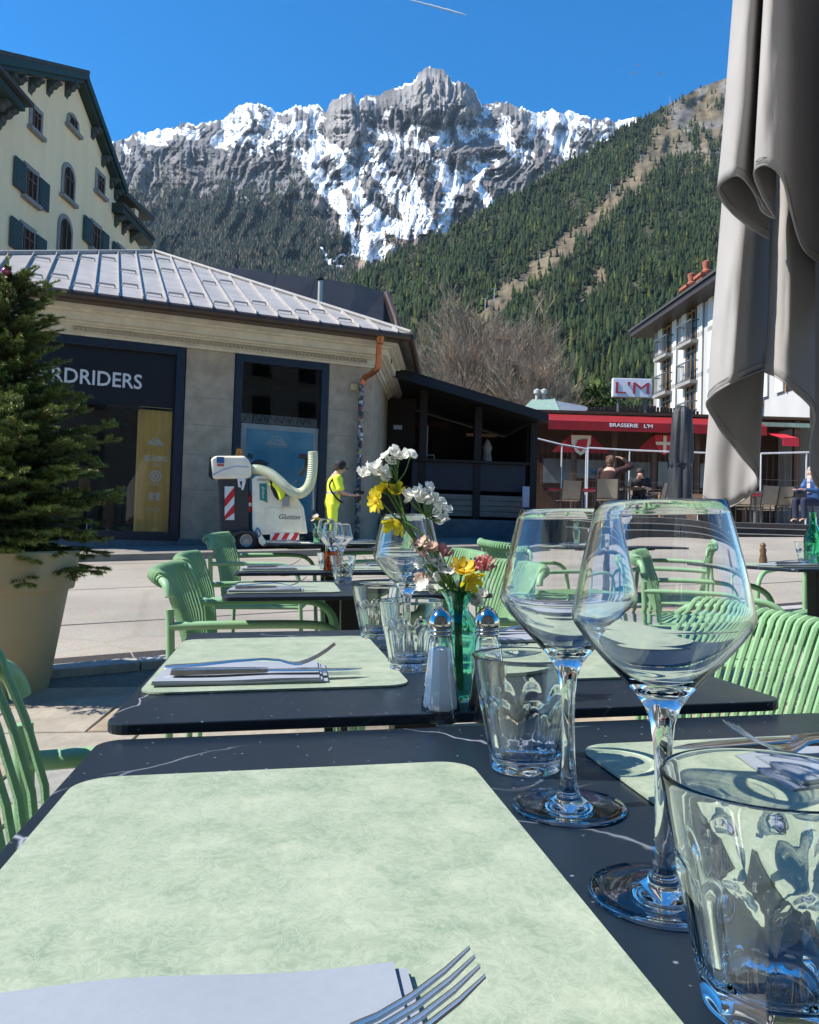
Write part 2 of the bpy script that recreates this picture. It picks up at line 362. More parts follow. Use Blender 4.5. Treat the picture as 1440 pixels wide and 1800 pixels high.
# scattered dark trees on the cliffs above it
prob2 = (fbm(PX/16, PY/12, 4, 201) > 0.55)*np.clip((PY-245)/120, 0, 1)*(SNOW < 0.2)*(FM < 0.5)*(PX > 200)*(PY < 470)
jj, ii = np.nonzero(RNG.random(FM.shape) < prob2*0.07); Pg = PM[jj, ii]
conifers('cliff_trees', Pg, RNG.uniform(9, 17, len(Pg)), np.array([0.035, 0.05, 0.032])*RNG.uniform(.6, 1.4, (len(Pg), 1)), 'sparse dark firs clinging to the mountain cliffs below the snow', tiers=1, sides=5)

# ---- the wooded hillside at the right
CREST = np.array([(520, 560), (600, 505), (640, 480), (700, 450), (760, 420), (830, 382), (900, 347), (950, 317), (1000, 287), (1050, 257), (1085, 236), (1110, 220), (1130, 208), (1165, 188), (1195, 173), (1225, 156), (1250, 146), (1275, 138), (1330, 112), (1440, 66), (1600, 10), (1800, -50)], float)
SWATH = [(845, 566, 18), (892, 517, 16), (960, 464, 13), (1003, 424, 13), (1047, 384, 13), (1086, 346, 15), (1125, 308, 20), (1149, 274, 22), (1176, 238, 22), (1212, 197, 24), (1251, 160, 24), (1300, 120, 24)]
def hillside():
    nx, ny = 320, 240
    pxs = np.linspace(520, 1800, nx); t = np.linspace(0, 1, ny); PXh, TT = np.meshgrid(pxs, t)
    cr = np.interp(PXh, CREST[:, 0], CREST[:, 1]); t0 = 0.08; tt = np.clip((TT-t0)/(1-t0), 0, 1)
    PYh = np.where(TT < t0, 935-(935-745)*TT/t0, 745+(cr-745)*tt)
    Yc = np.interp(PXh, [520, 700, 1000, 1300, 1800], [1150, 1250, 1500, 1750, 1900])
    Yh = np.where(TT < t0, 330+150*TT/t0, 480+(Yc-480)*tt**1.1)+(fbm(PXh/120, PYh/120, 4, 301)-0.5)*150*np.clip(tt*4, 0, 1)+(fbm(PXh/30, PYh/60, 4, 305, ridged=True)-.5)*-50*np.clip(tt*4, 0, 1)
    P = at_np(PXh, PYh, Yh)
    sw = np.zeros_like(PXh); jx = (fbm(PXh/18, PYh/18, 4, 311)-0.5)*30
    for i in range(len(SWATH)-1):
        x0, y0, w0 = SWATH[i]; x1, y1, w1 = SWATH[i+1]; dx, dy = x1-x0, y1-y0; k = np.clip(((PXh+jx-x0)*dx+(PYh-y0)*dy)/(dx*dx+dy*dy), 0, 1)
        sw = np.maximum(sw, np.clip(1.6-np.hypot(PXh+jx-x0-k*dx, PYh-y0-k*dy)/(w0+(w1-w0)*k), 0, 1))
    for cx, cy, rx, ry in ((1052, 492, 16, 20), (1040, 515, 14, 14), (1250, 215, 26, 26), (1200, 262, 14, 14), (1240, 262, 10, 26), (1215, 300, 9, 9), (1020, 545, 10, 22)):
        sw = np.maximum(sw, 1.25*np.exp(-(((PXh+jx*.6-cx)/rx)**2+((PYh-cy)/ry)**2)))
    up = np.clip((330-PYh)/140, 0, 1)*np.clip((PXh-1120)/60, 0, 1)
    n = fbm(PXh/12, PYh/10, 4, 321)
    c = np.stack([0.112+0.085*n, 0.090+0.066*n, 0.058+0.042*n], -1)*np.clip(sw*1.3, 0, 1)[..., None]+(1-np.clip(sw*1.3, 0, 1))[..., None]*np.stack([0.035+0.03*n, 0.036+0.03*n, 0.022+0.02*n], -1)
    rockm = np.clip((fbm(PXh/22, PYh/22, 4, 331)-0.55)*6, 0, 1)*up; c = c*(1-rockm[..., None])+rockm[..., None]*np.stack([0.15+0.1*n, 0.14+.09*n, 0.13+.08*n], -1)
    Fq = np.array([(j*nx+i, j*nx+i+1, (j+1)*nx+i+1, (j+1)*nx+i) for j in range(ny-1) for i in range(nx-1)], np.int32)
    me = mesh_np('hill', P.reshape(-1, 3), Fq, c.reshape(-1, 3), smooth=True); me.materials.append(col_mat('hill_ground', 0.95, 0.05, 0.35))
    o = bpy.data.objects.new('hill', me); COL.objects.link(o); tag(o, 'steep hillside with a tan ski run cutting through the firs', 'hill', kind='structure')
    # firs: evenly over the slope's true area
    A = np.zeros_like(PXh); e1 = P[1:, :-1]-P[:-1, :-1]; e2 = P[:-1, 1:]-P[:-1, :-1]; A[:-1, :-1] = np.linalg.norm(np.cross(e1, e2), axis=-1)
    dn = np.clip(1.15-sw*1.25, 0.035, 1)*(1-0.30*up)*np.clip(0.35+1.5*(fbm(PXh/26, PYh/26, 3, 341)-0.22), 0.2, 1)*(PXh < 1560)*(TT > 0.04)
    lam = A*dn/30.0; cnt = RNG.poisson(lam); jj, ii = np.nonzero(cnt); rep = cnt[jj, ii]; jj, ii = np.repeat(jj, rep), np.repeat(ii, rep)
    ok = (jj < ny-1) & (ii < nx-1); jj, ii = jj[ok], ii[ok]; a, b = RNG.random(len(jj))[:, None], RNG.random(len(jj))[:, None]
    Q = P[jj, ii]+(P[jj+1, ii]-P[jj, ii])*a+(P[jj, ii+1]-P[jj, ii])*b
    grove = fbm(PXh/40, PYh/40, 4, 351)[jj, ii]; low = np.clip((PYh[jj, ii]-470)/150, 0, 1)
    bare = RNG.random(len(Q)) < np.clip((grove-0.50)*2.2, 0, .6)*(0.15+0.85*low)+0.04
    g = np.array([0.021, 0.033, 0.013])*RNG.uniform(.5, 1.65, (len(Q), 1))*(0.75+0.6*grove[:, None])
    yel = RNG.random(len(Q)) < 0.10; g[yel] = g[yel]*np.array([2.3, 1.7, 0.9])
    H = RNG.uniform(6, 20, len(Q))*(0.7+0.7*fbm(PXh/18, PYh/18, 3, 361)[jj, ii])*(1-0.3*up[jj, ii])
    conifers('hill_forest', Q[~bare], H[~bare], g[~bare], 'dense green fir forest covering the hillside on both sides of the ski run')
    # leafless broadleaf trees: airy vertical twig fans
    B = Q[bare]; hb = H[bare]*0.62; nb = len(B); vs = []; cs = []; fs = []; off = 0
    for k in range(9):
        a = RNG.uniform(0, 6.28, nb); r = hb*RNG.uniform(.05, .28, nb); zt = hb*RNG.uniform(.65, 1.0, nb); wv = hb*0.028
        b0 = B+np.stack([r*.25*np.cos(a), r*.25*np.sin(a), hb*.1], -1); tp = B+np.stack([r*np.cos(a), r*np.sin(a), zt], -1)
        e = np.stack([wv, 0*wv, 0*wv], -1); mid = (b0+tp)/2
        V = np.stack([b0, mid-e, tp, mid+e], 1); vs.append(V.reshape(-1, 3)); cs.append(np.repeat(np.array([0.085, 0.073, 0.050])*RNG.uniform(.6, 1.3, (nb, 1)), 4, 0))
        q = off+np.arange(nb)[:, None]*4; fs.append(q+np.array([[0, 1, 2, 3]])); off += nb*4
    me = mesh_np('bare_grove', np.concatenate(vs), np.concatenate(fs), np.concatenate(cs)); me.materials.append(MATS['fir_needles'])
    o = bpy.data.objects.new('bare_grove', me); COL.objects.link(o); tag(o, 'pale leafless trees scattered among the firs of the hillside', 'forest', kind='stuff')
    return P, PXh, PYh
PH, PXH, PYH = hillside()
# lift pylons standing along the ski run
M_PYLON = pm('galvanised_steel', (0.45, 0.47, 0.48), 0.5, metal=0.4)
for k, (px, py) in enumerate(((853, 548), (868, 530), (951, 462), (1019, 396), (1075, 338), (1096, 318), (1125, 285), (1172, 172))):
    i = int(np.argmin((PXH-px)**2+(PYH-py)**2)); p = Vector(PH.reshape(-1, 3)[i])
    ro = empty('lift_pylon', Matrix.Translation(p), ('lowest', 'second lowest', 'third', 'fourth', 'fifth', 'sixth', 'seventh', 'highest')[k]+' ski lift pylon beside the ski run, counted uphill', 'pylon', 'ski lift pylons')
    MB().tube([(0, 0, -2), (0, 0, 15)], [0.5, 0.3], 8).build('mast', M_PYLON, ro); MB().box((-3, -0.3, 14.4), (3, 0.3, 14.9)).build('crossarm', M_PYLON, ro)
# contrail and the paragliders
ct = MB(); c0, c1 = at(716, -2, 12000), at(820, 26, 12000)
ct.tube([c0+(c1-c0)*(k/10)+Vector((0, 0, random.uniform(-4, 4))) for k in range(11)], [6, 8, 10, 11, 12, 13, 13, 14, 13, 10, 4], 8)
o = ct.build('contrail', pm('ice_cloud', (0.9, 0.9, 0.9), 1.0, var=0.05, scale=0.01), None, smooth=True); tag(o, 'thin white aircraft contrail crossing the top of the sky', 'contrail')
for k, (px, py, lb) in enumerate(((1114, 132, 'white paraglider left of the pair above the wooded ridge'), (1161, 133, 'white paraglider right of the pair above the wooded ridge'), (1121, 116, 'smallest white paraglider, uppermost above the wooded ridge'))):
    p = at(px, py, 1700); s = (7.5, 8.0, 4.5)[k]; r_ = empty('paraglider', Matrix.Translation(p), lb, 'paraglider', 'paragliders over the ridge')
    MB().grid(lambda u, v: ((u-.5)*2*s, (v-.5)*3.0, 2.0+s*0.45*math.cos((u-.5)*PI)+.15*v), 12, 4).build('wing', pm('white_ripstop', (0.85, 0.82, 0.8), 0.7), r_, smooth=True)
    MB().tube([(0, 0, -2.2), (0, 0, -1.2)], 0.35, 6).build('pilot', pm('dark_suit', (0.05, 0.05, 0.06), 0.8), r_)

# =================================================================== GROUND
KA, KB = Vector((-1.57, 4.62)), Vector((3.2, 6.8)); KD = (KB-KA).normalized(); KN = Vector((-KD.y, KD.x))   # terrace kerb line
def sheet(name, x0, x1, nx, ys, dz, mat, kind='structure', fn=None):
    mb = MB(); 
    for y in ys:
        for i in range(nx+1):
            x = x0+(x1-x0)*i/nx; mb.v.append((x, y, gz(y)+dz))
    n = nx+1; mb.f = [(j*n+i, j*n+i+1, (j+1)*n+i+1, (j+1)*n+i) for j in range(len(ys)-1) for i in range(nx)]
    return tag(mb.build(name, mat, None, smooth=True, fix=False), kind=kind)
def asphalt():
    m, t, b = principled('pale_worn_asphalt'); N = t.nodes; L = t.links; tc = N.new('ShaderNodeTexCoord')
    a = N.new('ShaderNodeTexNoise'); a.inputs['Scale'].default_value = 0.7; a.inputs['Detail'].default_value = 8; L.new(tc.outputs['Object'], a.inputs['Vector'])
    c = N.new('ShaderNodeTexVoronoi'); c.inputs['Scale'].default_value = 70; L.new(tc.outputs['Object'], c.inputs['Vector'])
    r = N.new('ShaderNodeValToRGB'); e = r.color_ramp.elements; e[0].position = .3; e[0].color = (0.275, 0.248, 0.208, 1); e[1].position = .72; e[1].color = (0.400, 0.360, 0.300, 1); L.new(a.outputs[0], r.inputs[0])
    mx = N.new('ShaderNodeMix'); mx.data_type = 'RGBA'; mx.blend_type = 'MULTIPLY'; mx.inputs[0].default_value = 0.55; L.new(r.outputs[0], mx.inputs[6]); L.new(c.outputs['Color'], mx.inputs[7])
    ad = N.new('ShaderNodeMix'); ad.data_type = 'RGBA'; ad.inputs[0].default_value = 0.55; L.new(mx.outputs[2], ad.inputs[6]); L.new(r.outputs[0], ad.inputs[7])
    # darker tar seams
    wv = N.new('ShaderNodeTexVoronoi'); wv.feature = 'DISTANCE_TO_EDGE'; wv.inputs['Scale'].default_value = 0.28; L.new(tc.outputs['Object'], wv.inputs['Vector'])
    rs = N.new('ShaderNodeValToRGB'); rs.color_ramp.elements[0].position = 0.004; rs.color_ramp.elements[0].color = (0.93, 0.92, 0.91, 1); rs.color_ramp.elements[1].position = 0.010; rs.color_ramp.elements[1].color = (1, 1, 1, 1); L.new(wv.outputs['Distance'], rs.inputs[0])
    m2 = N.new('ShaderNodeMix'); m2.data_type = 'RGBA'; m2.blend_type = 'MULTIPLY'; m2.inputs[0].default_value = 1; L.new(ad.outputs[2], m2.inputs[6]); L.new(rs.outputs[0], m2.inputs[7]); L.new(m2.outputs[2], b.inputs['Base Color'])
    b.inputs['Roughness'].default_value = 0.9; b.inputs['Specular IOR Level'].default_value = 0.25
    bp = N.new('ShaderNodeBump'); bp.inputs['Strength'].default_value = 0.5; bp.inputs['Distance'].default_value = 0.006; L.new(c.outputs['Distance'], bp.inputs['Height']); L.new(bp.outputs[0], b.inputs['Normal'])
    return m
sheet('ground', -3000, 3000, 20, [-600, -60, 0]+[k for k in range(1, 30)]+[40, 60, 80, 200, 500, 1500], -0.12, pm('valley_meadow', (0.10, 0.11, 0.05), 0.95, var=0.3, scale=0.02))
sheet('street', -60, 60, 60, [-12]+[k*0.5-1 for k in range(0, 60)]+[30, 34, 40, 50, 60], -0.0, asphalt())
# the terrace in front of the kerb line: a lower bed and single stone slabs
M_SLAB = pm('terrace_stone', (0.30, 0.265, 0.215), 0.8, var=0.28, scale=5, bump=0.5, bscale=25, ramp=(0.25, 0.75)); M_SLAB2 = pm('terrace_stone_warm', (0.33, 0.265, 0.19), 0.8, var=0.3, scale=4, bump=0.5, bscale=22)
M_SLAB3 = pm('terrace_stone_grey', (0.255, 0.245, 0.22), 0.82, var=0.25, scale=6, bump=0.5, bscale=28)
bed = MB()
ts = [-3.6+0.25*k for k in range(0, 48)]
for s in ts:
    for q in (0.0, -0.6, -1.2, -1.8, -2.4, -3.0, -3.6, -4.2, -4.8, -5.4, -6.0, -7, -9):
        p = KA+KD*s+KN*q; bed.v.append((p.x, p.y, gz(p.y)+0.006))
n = 13; bed.f = [(j*n+i, j*n+i+1, (j+1)*n+i+1, (j+1)*n+i) for j in range(len(ts)-1) for i in range(n-1)]
TERR = tag(bed.build('terrace_pavement', pm('joint_sand', (0.16, 0.14, 0.11), 0.95, var=0.3, scale=30), None, smooth=True), kind='structure')
slab_me = []
for k in range(9):
    rnd = random.Random(k); L_, W_ = ((0.62, 0.40), (0.48, 0.40), (0.80, 0.40))[k % 3]
    mb = MB().poly([(x+rnd.uniform(-.004, .004), y+rnd.uniform(-.004, .004), 0) for x, y in ((-L_/2+.006, -W_/2+.006), (L_/2-.006, -W_/2+.006), (L_/2-.006, W_/2-.006), (-L_/2+.006, W_/2-.006))], (0, 0, 0.018))
    me = mb.mesh('paving_slab'); bm = bmesh.new(); bm.from_mesh(me); bmesh.ops.bevel(bm, geom=bm.edges[:], offset=0.004, segments=1, affect='EDGES'); bm.to_mesh(me); bm.free(); me.materials.append((M_SLAB, M_SLAB2, M_SLAB3)[(k//3+k) % 3]); slab_me.append((L_, me))
sr = random.Random(3); row = 0; y = -0.35
SA = R(3)
while y < 6.6:
    x = -3.2+sr.uniform(0, .5)
    while x < 3.6:
        L_, me = sr.choice(slab_me); cx = x+L_/2; X = cx*math.cos(SA)-y*math.sin(SA); Yw = cx*math.sin(SA)+y*math.cos(SA)
        dk = (Vector((X, Yw))-KA).dot(KN)
        vis = (X < -0.15-0.13*Yw) or (X > 0.25 and Yw > 1.2)
        if dk < -0.30 and vis and abs(X) < 0.56*max(Yw, 0.2)+0.7:
            sl = math.atan((gz(Yw+.2)-gz(Yw-.2))/.4)
            inst('paving_slab', me, TERR, Matrix.Translation((X, Yw, gz(Yw)-0.004+sr.uniform(0, .003))) @ Matrix.Rotation(sl, 4, 'X') @ Matrix.Rotation(SA+sr.choice((0, PI)), 4, 'Z'))
        x += L_
    y += 0.40
kerb = MB()
K = [KA+KD*s for s in np.arange(-3.5, 8.0, 0.5)]
for off0, off1, h0, h1 in ((-0.05, 0.10, -0.05, 0.055),):
    for a, b_ in zip(K[:-1], K[1:]):
        a_, b2 = a+KD*0.004, b_-KD*0.004
        c4 = [a_+KN*off0, b2+KN*off0, b2+KN*off1, a_+KN*off1]
        kerb.add([(p.x, p.y, gz(p.y)+h0) for p in c4]+[(p.x, p.y, gz(p.y)+h1) for p in c4], [(0, 3, 2, 1), (4, 5, 6, 7), (0, 1, 5, 4), (1, 2, 6, 5), (2, 3, 7, 6), (3, 0, 4, 7)])
tag(kerb.build('kerb', pm('granite_kerb', (0.34, 0.33, 0.31), 0.8, var=0.25, scale=12, bump=0.3), None, bevel=0.006), kind='structure')

# asphalt apron that climbs to the brasserie deck
ap = MB()
def apz(y): return gz(y)+0.004+max(0, min(1, (y-12.5)/5.0))*0.24
for k in range(11):
    y_ = 12.5+k*0.52
    for i in range(9): x_ = 3.2+i*1.6; ap.v.append((x_, y_, apz(y_)*min(1, max(0, (x_-3.2)/1.6))+(gz(y_)+.004)*(1-min(1, max(0, (x_-3.2)/1.6)))))
ap.f = [(j*9+i, j*9+i+1, (j+1)*9+i+1, (j+1)*9+i) for j in range(10) for i in range(8)]
tag(ap.build('pavement_apron', bpy.data.materials['pale_worn_asphalt'], None, smooth=True), kind='structure')

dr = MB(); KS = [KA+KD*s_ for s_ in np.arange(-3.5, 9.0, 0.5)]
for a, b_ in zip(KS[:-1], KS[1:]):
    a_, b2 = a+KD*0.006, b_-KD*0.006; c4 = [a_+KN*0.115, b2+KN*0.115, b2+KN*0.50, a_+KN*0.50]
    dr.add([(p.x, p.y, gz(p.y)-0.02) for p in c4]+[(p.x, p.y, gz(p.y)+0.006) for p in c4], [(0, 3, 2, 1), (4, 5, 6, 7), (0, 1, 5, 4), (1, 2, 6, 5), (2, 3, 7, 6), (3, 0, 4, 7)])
tag(dr.build('drain_channel', pm('shadowed_drain_iron', (0.030, 0.024, 0.020), .75, var=.4, scale=25, bump=.5, bscale=60), None), kind='structure')  # dark drain strip; its near black also carries the tree's shadow

for off_, w_ in ((1.9, .03), (1.95+2.6, .025), (8.2, .03)):
    sm = MB()
    for k in range(31):
        for o2 in (0, w_): p = KA+KD*(-5+k*.6)+KN*(off_+o2); sm.v.append((p.x, p.y, gz(p.y)+.004))
    sm.f = [(2*k, 2*k+2, 2*k+3, 2*k+1) for k in range(30)]
    tag(sm.build('street_seam', pm('tar_seam', (.13, .12, .11), .9, var=.4, scale=6), None, fix=False), kind='structure')
# =================================================================== BUILDINGS
M_BLACK = pm('black_lacquer', (0.010, 0.011, 0.013), 0.35, var=0.1); M_NAVY = pm('navy_panel', (0.012, 0.020, 0.036), 0.4, var=0.15)
M_CONC = pm('grey_render', (0.41, 0.335, 0.24), 0.9, var=0.22, scale=3.5, bump=0.4, bscale=40); M_CORN = pm('cream_cornice', (0.66, 0.61, 0.49), 0.8, var=0.12, scale=4, bump=0.15)
M_ZINC = pm('zinc_sheet', (0.375, 0.352, 0.325), 0.5, metal=0.08, var=0.16, scale=2.5, bump=0.05, bscale=8); M_BROWN = pm('brown_gutter', (0.055, 0.035, 0.025), 0.4, var=0.2)
M_COPPER = pm('new_copper', (0.48, 0.17, 0.07), 0.32, metal=0.7, var=0.25, scale=7); M_SIGN = pm('brushed_letters', (0.62, 0.66, 0.68), 0.4, var=0.05)
M_WOOD = pm('varnished_board', (0.95, 0.56, 0.15), 0.4, var=0.22, scale=3, stretch=(6, 6, 0.6)); M_LOGO = pm('white_vinyl', (0.86, 0.86, 0.84), 0.6, var=0.04)
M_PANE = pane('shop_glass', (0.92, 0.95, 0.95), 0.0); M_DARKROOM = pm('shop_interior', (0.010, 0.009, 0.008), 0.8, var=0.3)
M_MEMB = pm('bitumen_membrane', (0.022, 0.023, 0.026), 0.55, var=0.25, scale=1.2, bump=0.1, bscale=3)

# ---- corner shop -----------------------------------------------------------------------------
FS = Frame(645, 16.9, R(21.5), 0.0)
shop = empty('corner_shop', FS.M, 'grey corner shop with black window frames and a seamed zinc roof', 'building')
zc = FS.hit(480, 628).z                     # underside of the cornice
zg = 0.25
def sx(px, ly=0.0, py=780): return FS.hit(px, py, ly).x
X = {k: sx(v) for k, v in dict(l0=-160, w0=-62, w1=322, p1=408, w2=575).items()}
def wall(a, b, nm='pillar'): return bx(nm, (a, 0, zg), (b, 0.5, zc), M_CONC, shop, bevel=0.01)
wall(X['w1'], X['p1']); wall(X['w2'], 0.0); wall(X['l0'], X['w0'])
# block courses scored into the pillars are separate plinth and course stones
for a, b in ((X['w1'], X['p1']), (X['w2'], 0.0)):
    bx('plinth', (a-0.03, -0.06, zg), (b+0.02, 0.45, FS.hit(350, 948).z), pm('plinth_stone', (0.15, 0.16, 0.165), 0.85, var=0.2, scale=5, bump=0.3), shop, bevel=0.015)
    for py in (700, 748, 800, 862):
        z = FS.hit(360, py).z; bx('course_joint', (a-0.004, -0.004, z), (b+0.004, 0.3, z+0.012), pm('joint_mortar', (0.26, 0.26, 0.24), 0.95, var=0.2), shop)
bx('plinth', (X['w0'], 0.0, zg), (X['w1']-0.03, 0.4, FS.hit(250, 946).z), MATS['plinth_stone'], shop); bx('plinth', (X['p1']+0.02, 0.0, zg), (X['w2']-0.03, 0.4, FS.hit(500, 948).z), MATS['plinth_stone'], shop)
# side wall, turning 65 degrees at the corner
sd = Vector((math.cos(R(65)), math.sin(R(65)), 0)); sn_ = Vector((sd.y, -sd.x, 0))
def side_box(nm, s0, s1, o0, o1, z0, z1, mat): 
    c = [sd*s0+sn_*o0, sd*s1+sn_*o0, sd*s1+sn_*o1, sd*s0+sn_*o1]
    mb = MB(); mb.poly([(p.x, p.y, z0) for p in c], (0, 0, z1-z0)); return mb.build(nm, mat, shop)
side_box('side_wall', 0.02, 5.0, -0.5, 0.0, zg, zc, M_CONC)
# stepped cornice along the front and round the corner
def bis(o): 
    """corner point of the eave lines pushed out by o from both walls"""
    t = o/math.tan(R(180-65)/2) if False else o*math.tan(R(65)/2)
    return Vector((t, -o, 0))
def cornice(nm, o0, z0, z1, mat):
    a = Vector((X['l0'], -o0, 0)); c = bis(o0); e = sd*5.0+sn_*o0
    front = MB(); front.poly([(a.x, 0.4, z0), (a.x, a.y, z0), (c.x, c.y, z0), (0, 0.02, z0), (-0.3, 0.4, z0)], (0, 0, z1-z0)); front.build(nm, mat, shop)
    sd_ = MB(); e0 = sd*5.0-sn_*0.3; sd_.poly([(c.x+0.001, c.y, z0), (e.x, e.y, z0), (e0.x, e0.y, z0), (0.02, 0.02, z0)], (0, 0, z1-z0)); sd_.build(nm, mat, shop)
ze = FS.hit(400, 556, -0.75).z              # gutter level
hgt = ze-zc
for k, (o, a, b) in enumerate(((0.05, 0.0, 0.10), (0.10, 0.10, 0.30), (0.16, 0.30, 0.36), (0.24, 0.36, 0.44), (0.34, 0.44, 0.70), (0.44, 0.70, 0.78), (0.56, 0.78, 0.99))): cornice('cornice_course', o, zc+hgt*a, zc+hgt*b-0.002, M_CORN)
dm = MB().box((0, 0, 0), (0.042, 0.035, hgt*0.13)).mesh('dentil'); dm.materials.append(pm('dark_dentil', (0.45, 0.37, 0.25), 0.85, var=0.1))
x = sx(120)
k = 0
while x < -0.12 and k < 290:
    inst('dentil', dm, shop, Matrix.Translation((x, -0.137, zc+hgt*0.135))); x += 0.0785; k += 1
# gutter
zt = ze+0.02  # unseen outer folds, added to keep sky light off the shaded canvas
gl = [(X['l0'], -0.83, zt), (bis(0.83).x, -0.83, zt)]; gs = [(bis(0.83).x, -0.83, zt), tuple((sd*5.0+sn_*0.83)+Vector((0, 0, zt)))]
MB().tube(gl, 0.085, 12).build('gutter', M_BROWN, shop, smooth=True); MB().tube(gs, 0.085, 12).build('gutter', M_BROWN, shop, smooth=True)
bx('soffit', (X['l0'], -0.80, ze-0.06), (bis(0.8).x-0.1, 0.2, ze-0.02), M_BROWN, shop)
# zinc roof: front slope clipped by the hip
RL = 5.0; yE = -0.86; zE = zt+0.075
E = bis(0.86); rx = FS.hit(272, 444, RL).x; zr = FS.hit(272, 444, RL).z
roof = MB(); rp = [(X['l0'], yE, zE), (E.x, yE, zE), (rx, RL, zr), (X['l0'], RL, zr)]
def on_roof(x, s): return Vector((x, yE+(RL-yE)*s, zE+(zr-zE)*s))
up = Vector((0, -(zr-zE), RL-yE)).normalized()
def roof_hit(px, py):
    o_ = FS.I @ CAM; d_ = FS.I.to_3x3() @ ray(px, py); p_ = Vector((rx, RL, zr)); q_ = o_+d_*((p_-o_).dot(up)/d_.dot(up)); return q_.x, (q_.y-yE)/(RL-yE)
xa0, sa0 = roof_hit(0, 447)
def smax(x):
    if x <= rx: return max(0.2, 1.0+(sa0-1.0)*(rx-x)/(rx-xa0))
    return max(0, (E.x-x)/(E.x-rx))
up = Vector((0, -(zr-zE), RL-yE)).normalized()
pit = 0.415; xs = [X['l0']+pit*i for i in range(int((E.x-X['l0'])/pit)+1)]
ridx = 0
for i, xa in enumerate(xs):
    xb = min(xa+pit, E.x-0.02)
    if xb-xa < 0.05: continue
    a0, b0 = on_roof(xa+0.008, 0), on_roof(xb-0.008, 0); a1, b1 = on_roof(xa+0.008, smax(xa)), on_roof(xb-0.008, smax(xb))
    MB().poly([a0, b0, b1, a1], -up*0.03).build('zinc_panel', M_ZINC, shop)
    if smax(xa) > 0.03 and i:
        p0, p1 = on_roof(xa, -0.006), on_roof(xa, smax(xa)); d = Vector((0.009, 0, 0))
        MB().poly([p0-d, p0+d, p1+d, p1-d], up*0.055).build('seam', M_ZINC, shop)
    for s0 in (0.06+0.05*((i*7) % 3), 0.42+0.07*((i*5) % 4), 0.80-0.06*((i*3) % 3)):
        if s0 < smax(xb)-0.05 and xa > sx(-40):
            c = on_roof((xa+xb)/2, s0); dx = Vector((0.145, 0, 0)); sl = (on_roof(0, 1)-on_roof(0, 0)).normalized()
            MB().tube([c-dx+up*0.012, c-dx*.9+up*0.055, c+dx*.9+up*0.055, c+dx+up*0.012], 0.02, 6).build('snow_guard', M_ZINC, shop, smooth=True)
S2_ = sd*5.0+sn_*0.86
MB().poly([(E.x, E.y, zE), (S2_.x, S2_.y, zE), (rx+2.5, RL+2.2, zr), (rx, RL, zr)], -up*0.03).build('side_roof_slope', M_ZINC, shop)
MB().tube([on_roof(E.x-0.02, 0)+up*.03, (rx, RL, zr+.04)], 0.045, 8).build('hip_cap', pm('cap_zinc', (.36,.34,.31), .7, var=.15), shop, smooth=True); MB().tube([on_roof(X['l0'], smax(X['l0']))+up*.03, (rx, RL, zr+.03)], 0.05, 8).build('ridge_cap', MATS['cap_zinc'], shop, smooth=True)
rl_ = on_roof(X['l0'], smax(X['l0'])); MB().add([tuple(rl_), (rx, RL, zr), (rx+3, RL+5, zE), (X['l0'], RL+5, zE)], [(0, 1, 2), (0, 2, 3)]).build('rear_roof_slope', M_ZINC, shop)
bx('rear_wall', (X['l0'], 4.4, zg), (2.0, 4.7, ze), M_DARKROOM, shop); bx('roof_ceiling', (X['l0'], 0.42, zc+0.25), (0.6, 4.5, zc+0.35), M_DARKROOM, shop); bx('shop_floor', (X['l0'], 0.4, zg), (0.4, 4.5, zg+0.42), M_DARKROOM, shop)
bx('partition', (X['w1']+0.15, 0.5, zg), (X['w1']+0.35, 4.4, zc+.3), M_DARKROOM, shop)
# copper downpipe with its swan neck
def L3(px, py, ly): return FS.hit(px, py, ly)
dp = catmull([L3(668, 596, -0.80), L3(666, 620, -0.72), L3(664, 645, -0.62), L3(654, 656, -0.45), L3(641, 664, -0.20), L3(637, 676, -0.13)], 5)
MB().tube(dp, 0.062, 12).build('downpipe_bend', M_COPPER, shop, smooth=True); MB().lathe([(0.03, 0), (0.07, 0.02), (0.10, 0.16), (0.085, 0.17), (0.055, 0.03)], 16, Matrix.Translation(L3(668, 600, -0.80)-Vector((0, 0, 0.07)))).build('hopper', M_COPPER, shop, smooth=True)
q = L3(636, 676, -0.13); MB().tube([q, (q.x, q.y, zg+0.05)], 0.06, 12).build('downpipe', pm('pipe_stickers', (0.05, 0.05, 0.055), 0.5, col2=(0.30, 0.26, 0.24), scale=9, detail=2, ramp=(0.5, 0.55), stretch=(1, 1, 1.4)), shop, smooth=True)
rs = random.Random(4); stm = [pm('sticker_'+n, c, 0.5) for n, c in (('white', (.6, .6, .6)), ('red', (.4, .05, .06)), ('blue', (.05, .12, .3)), ('yellow', (.5, .4, .05)), ('black', (.01, .01, .01)))]
for k in range(34):
    z = q.z-0.35-rs.random()*2.3; a = -PI/2+rs.uniform(-.9, .9); M_ = Matrix.Translation((q.x, q.y, z)) @ Matrix.Rotation(a, 4, 'Z')
    h, wd = rs.uniform(.03, .08), rs.uniform(.3, .7)
    MB().grid(lambda u, v: tuple(M_ @ Vector((0.062*math.cos((u-.5)*wd*2), 0.062*math.sin((u-.5)*wd*2), (v-.5)*h))), 5, 2).build('sticker', stm[k % 5], shop, smooth=True, fix=False)
bx('pipe_bracket', (q.x-0.22, -0.07, q.z-0.12), (q.x-0.06, 0.0, q.z+0.02), pm('brass_box', (.5, .42, .2), .5), shop, bevel=.01)
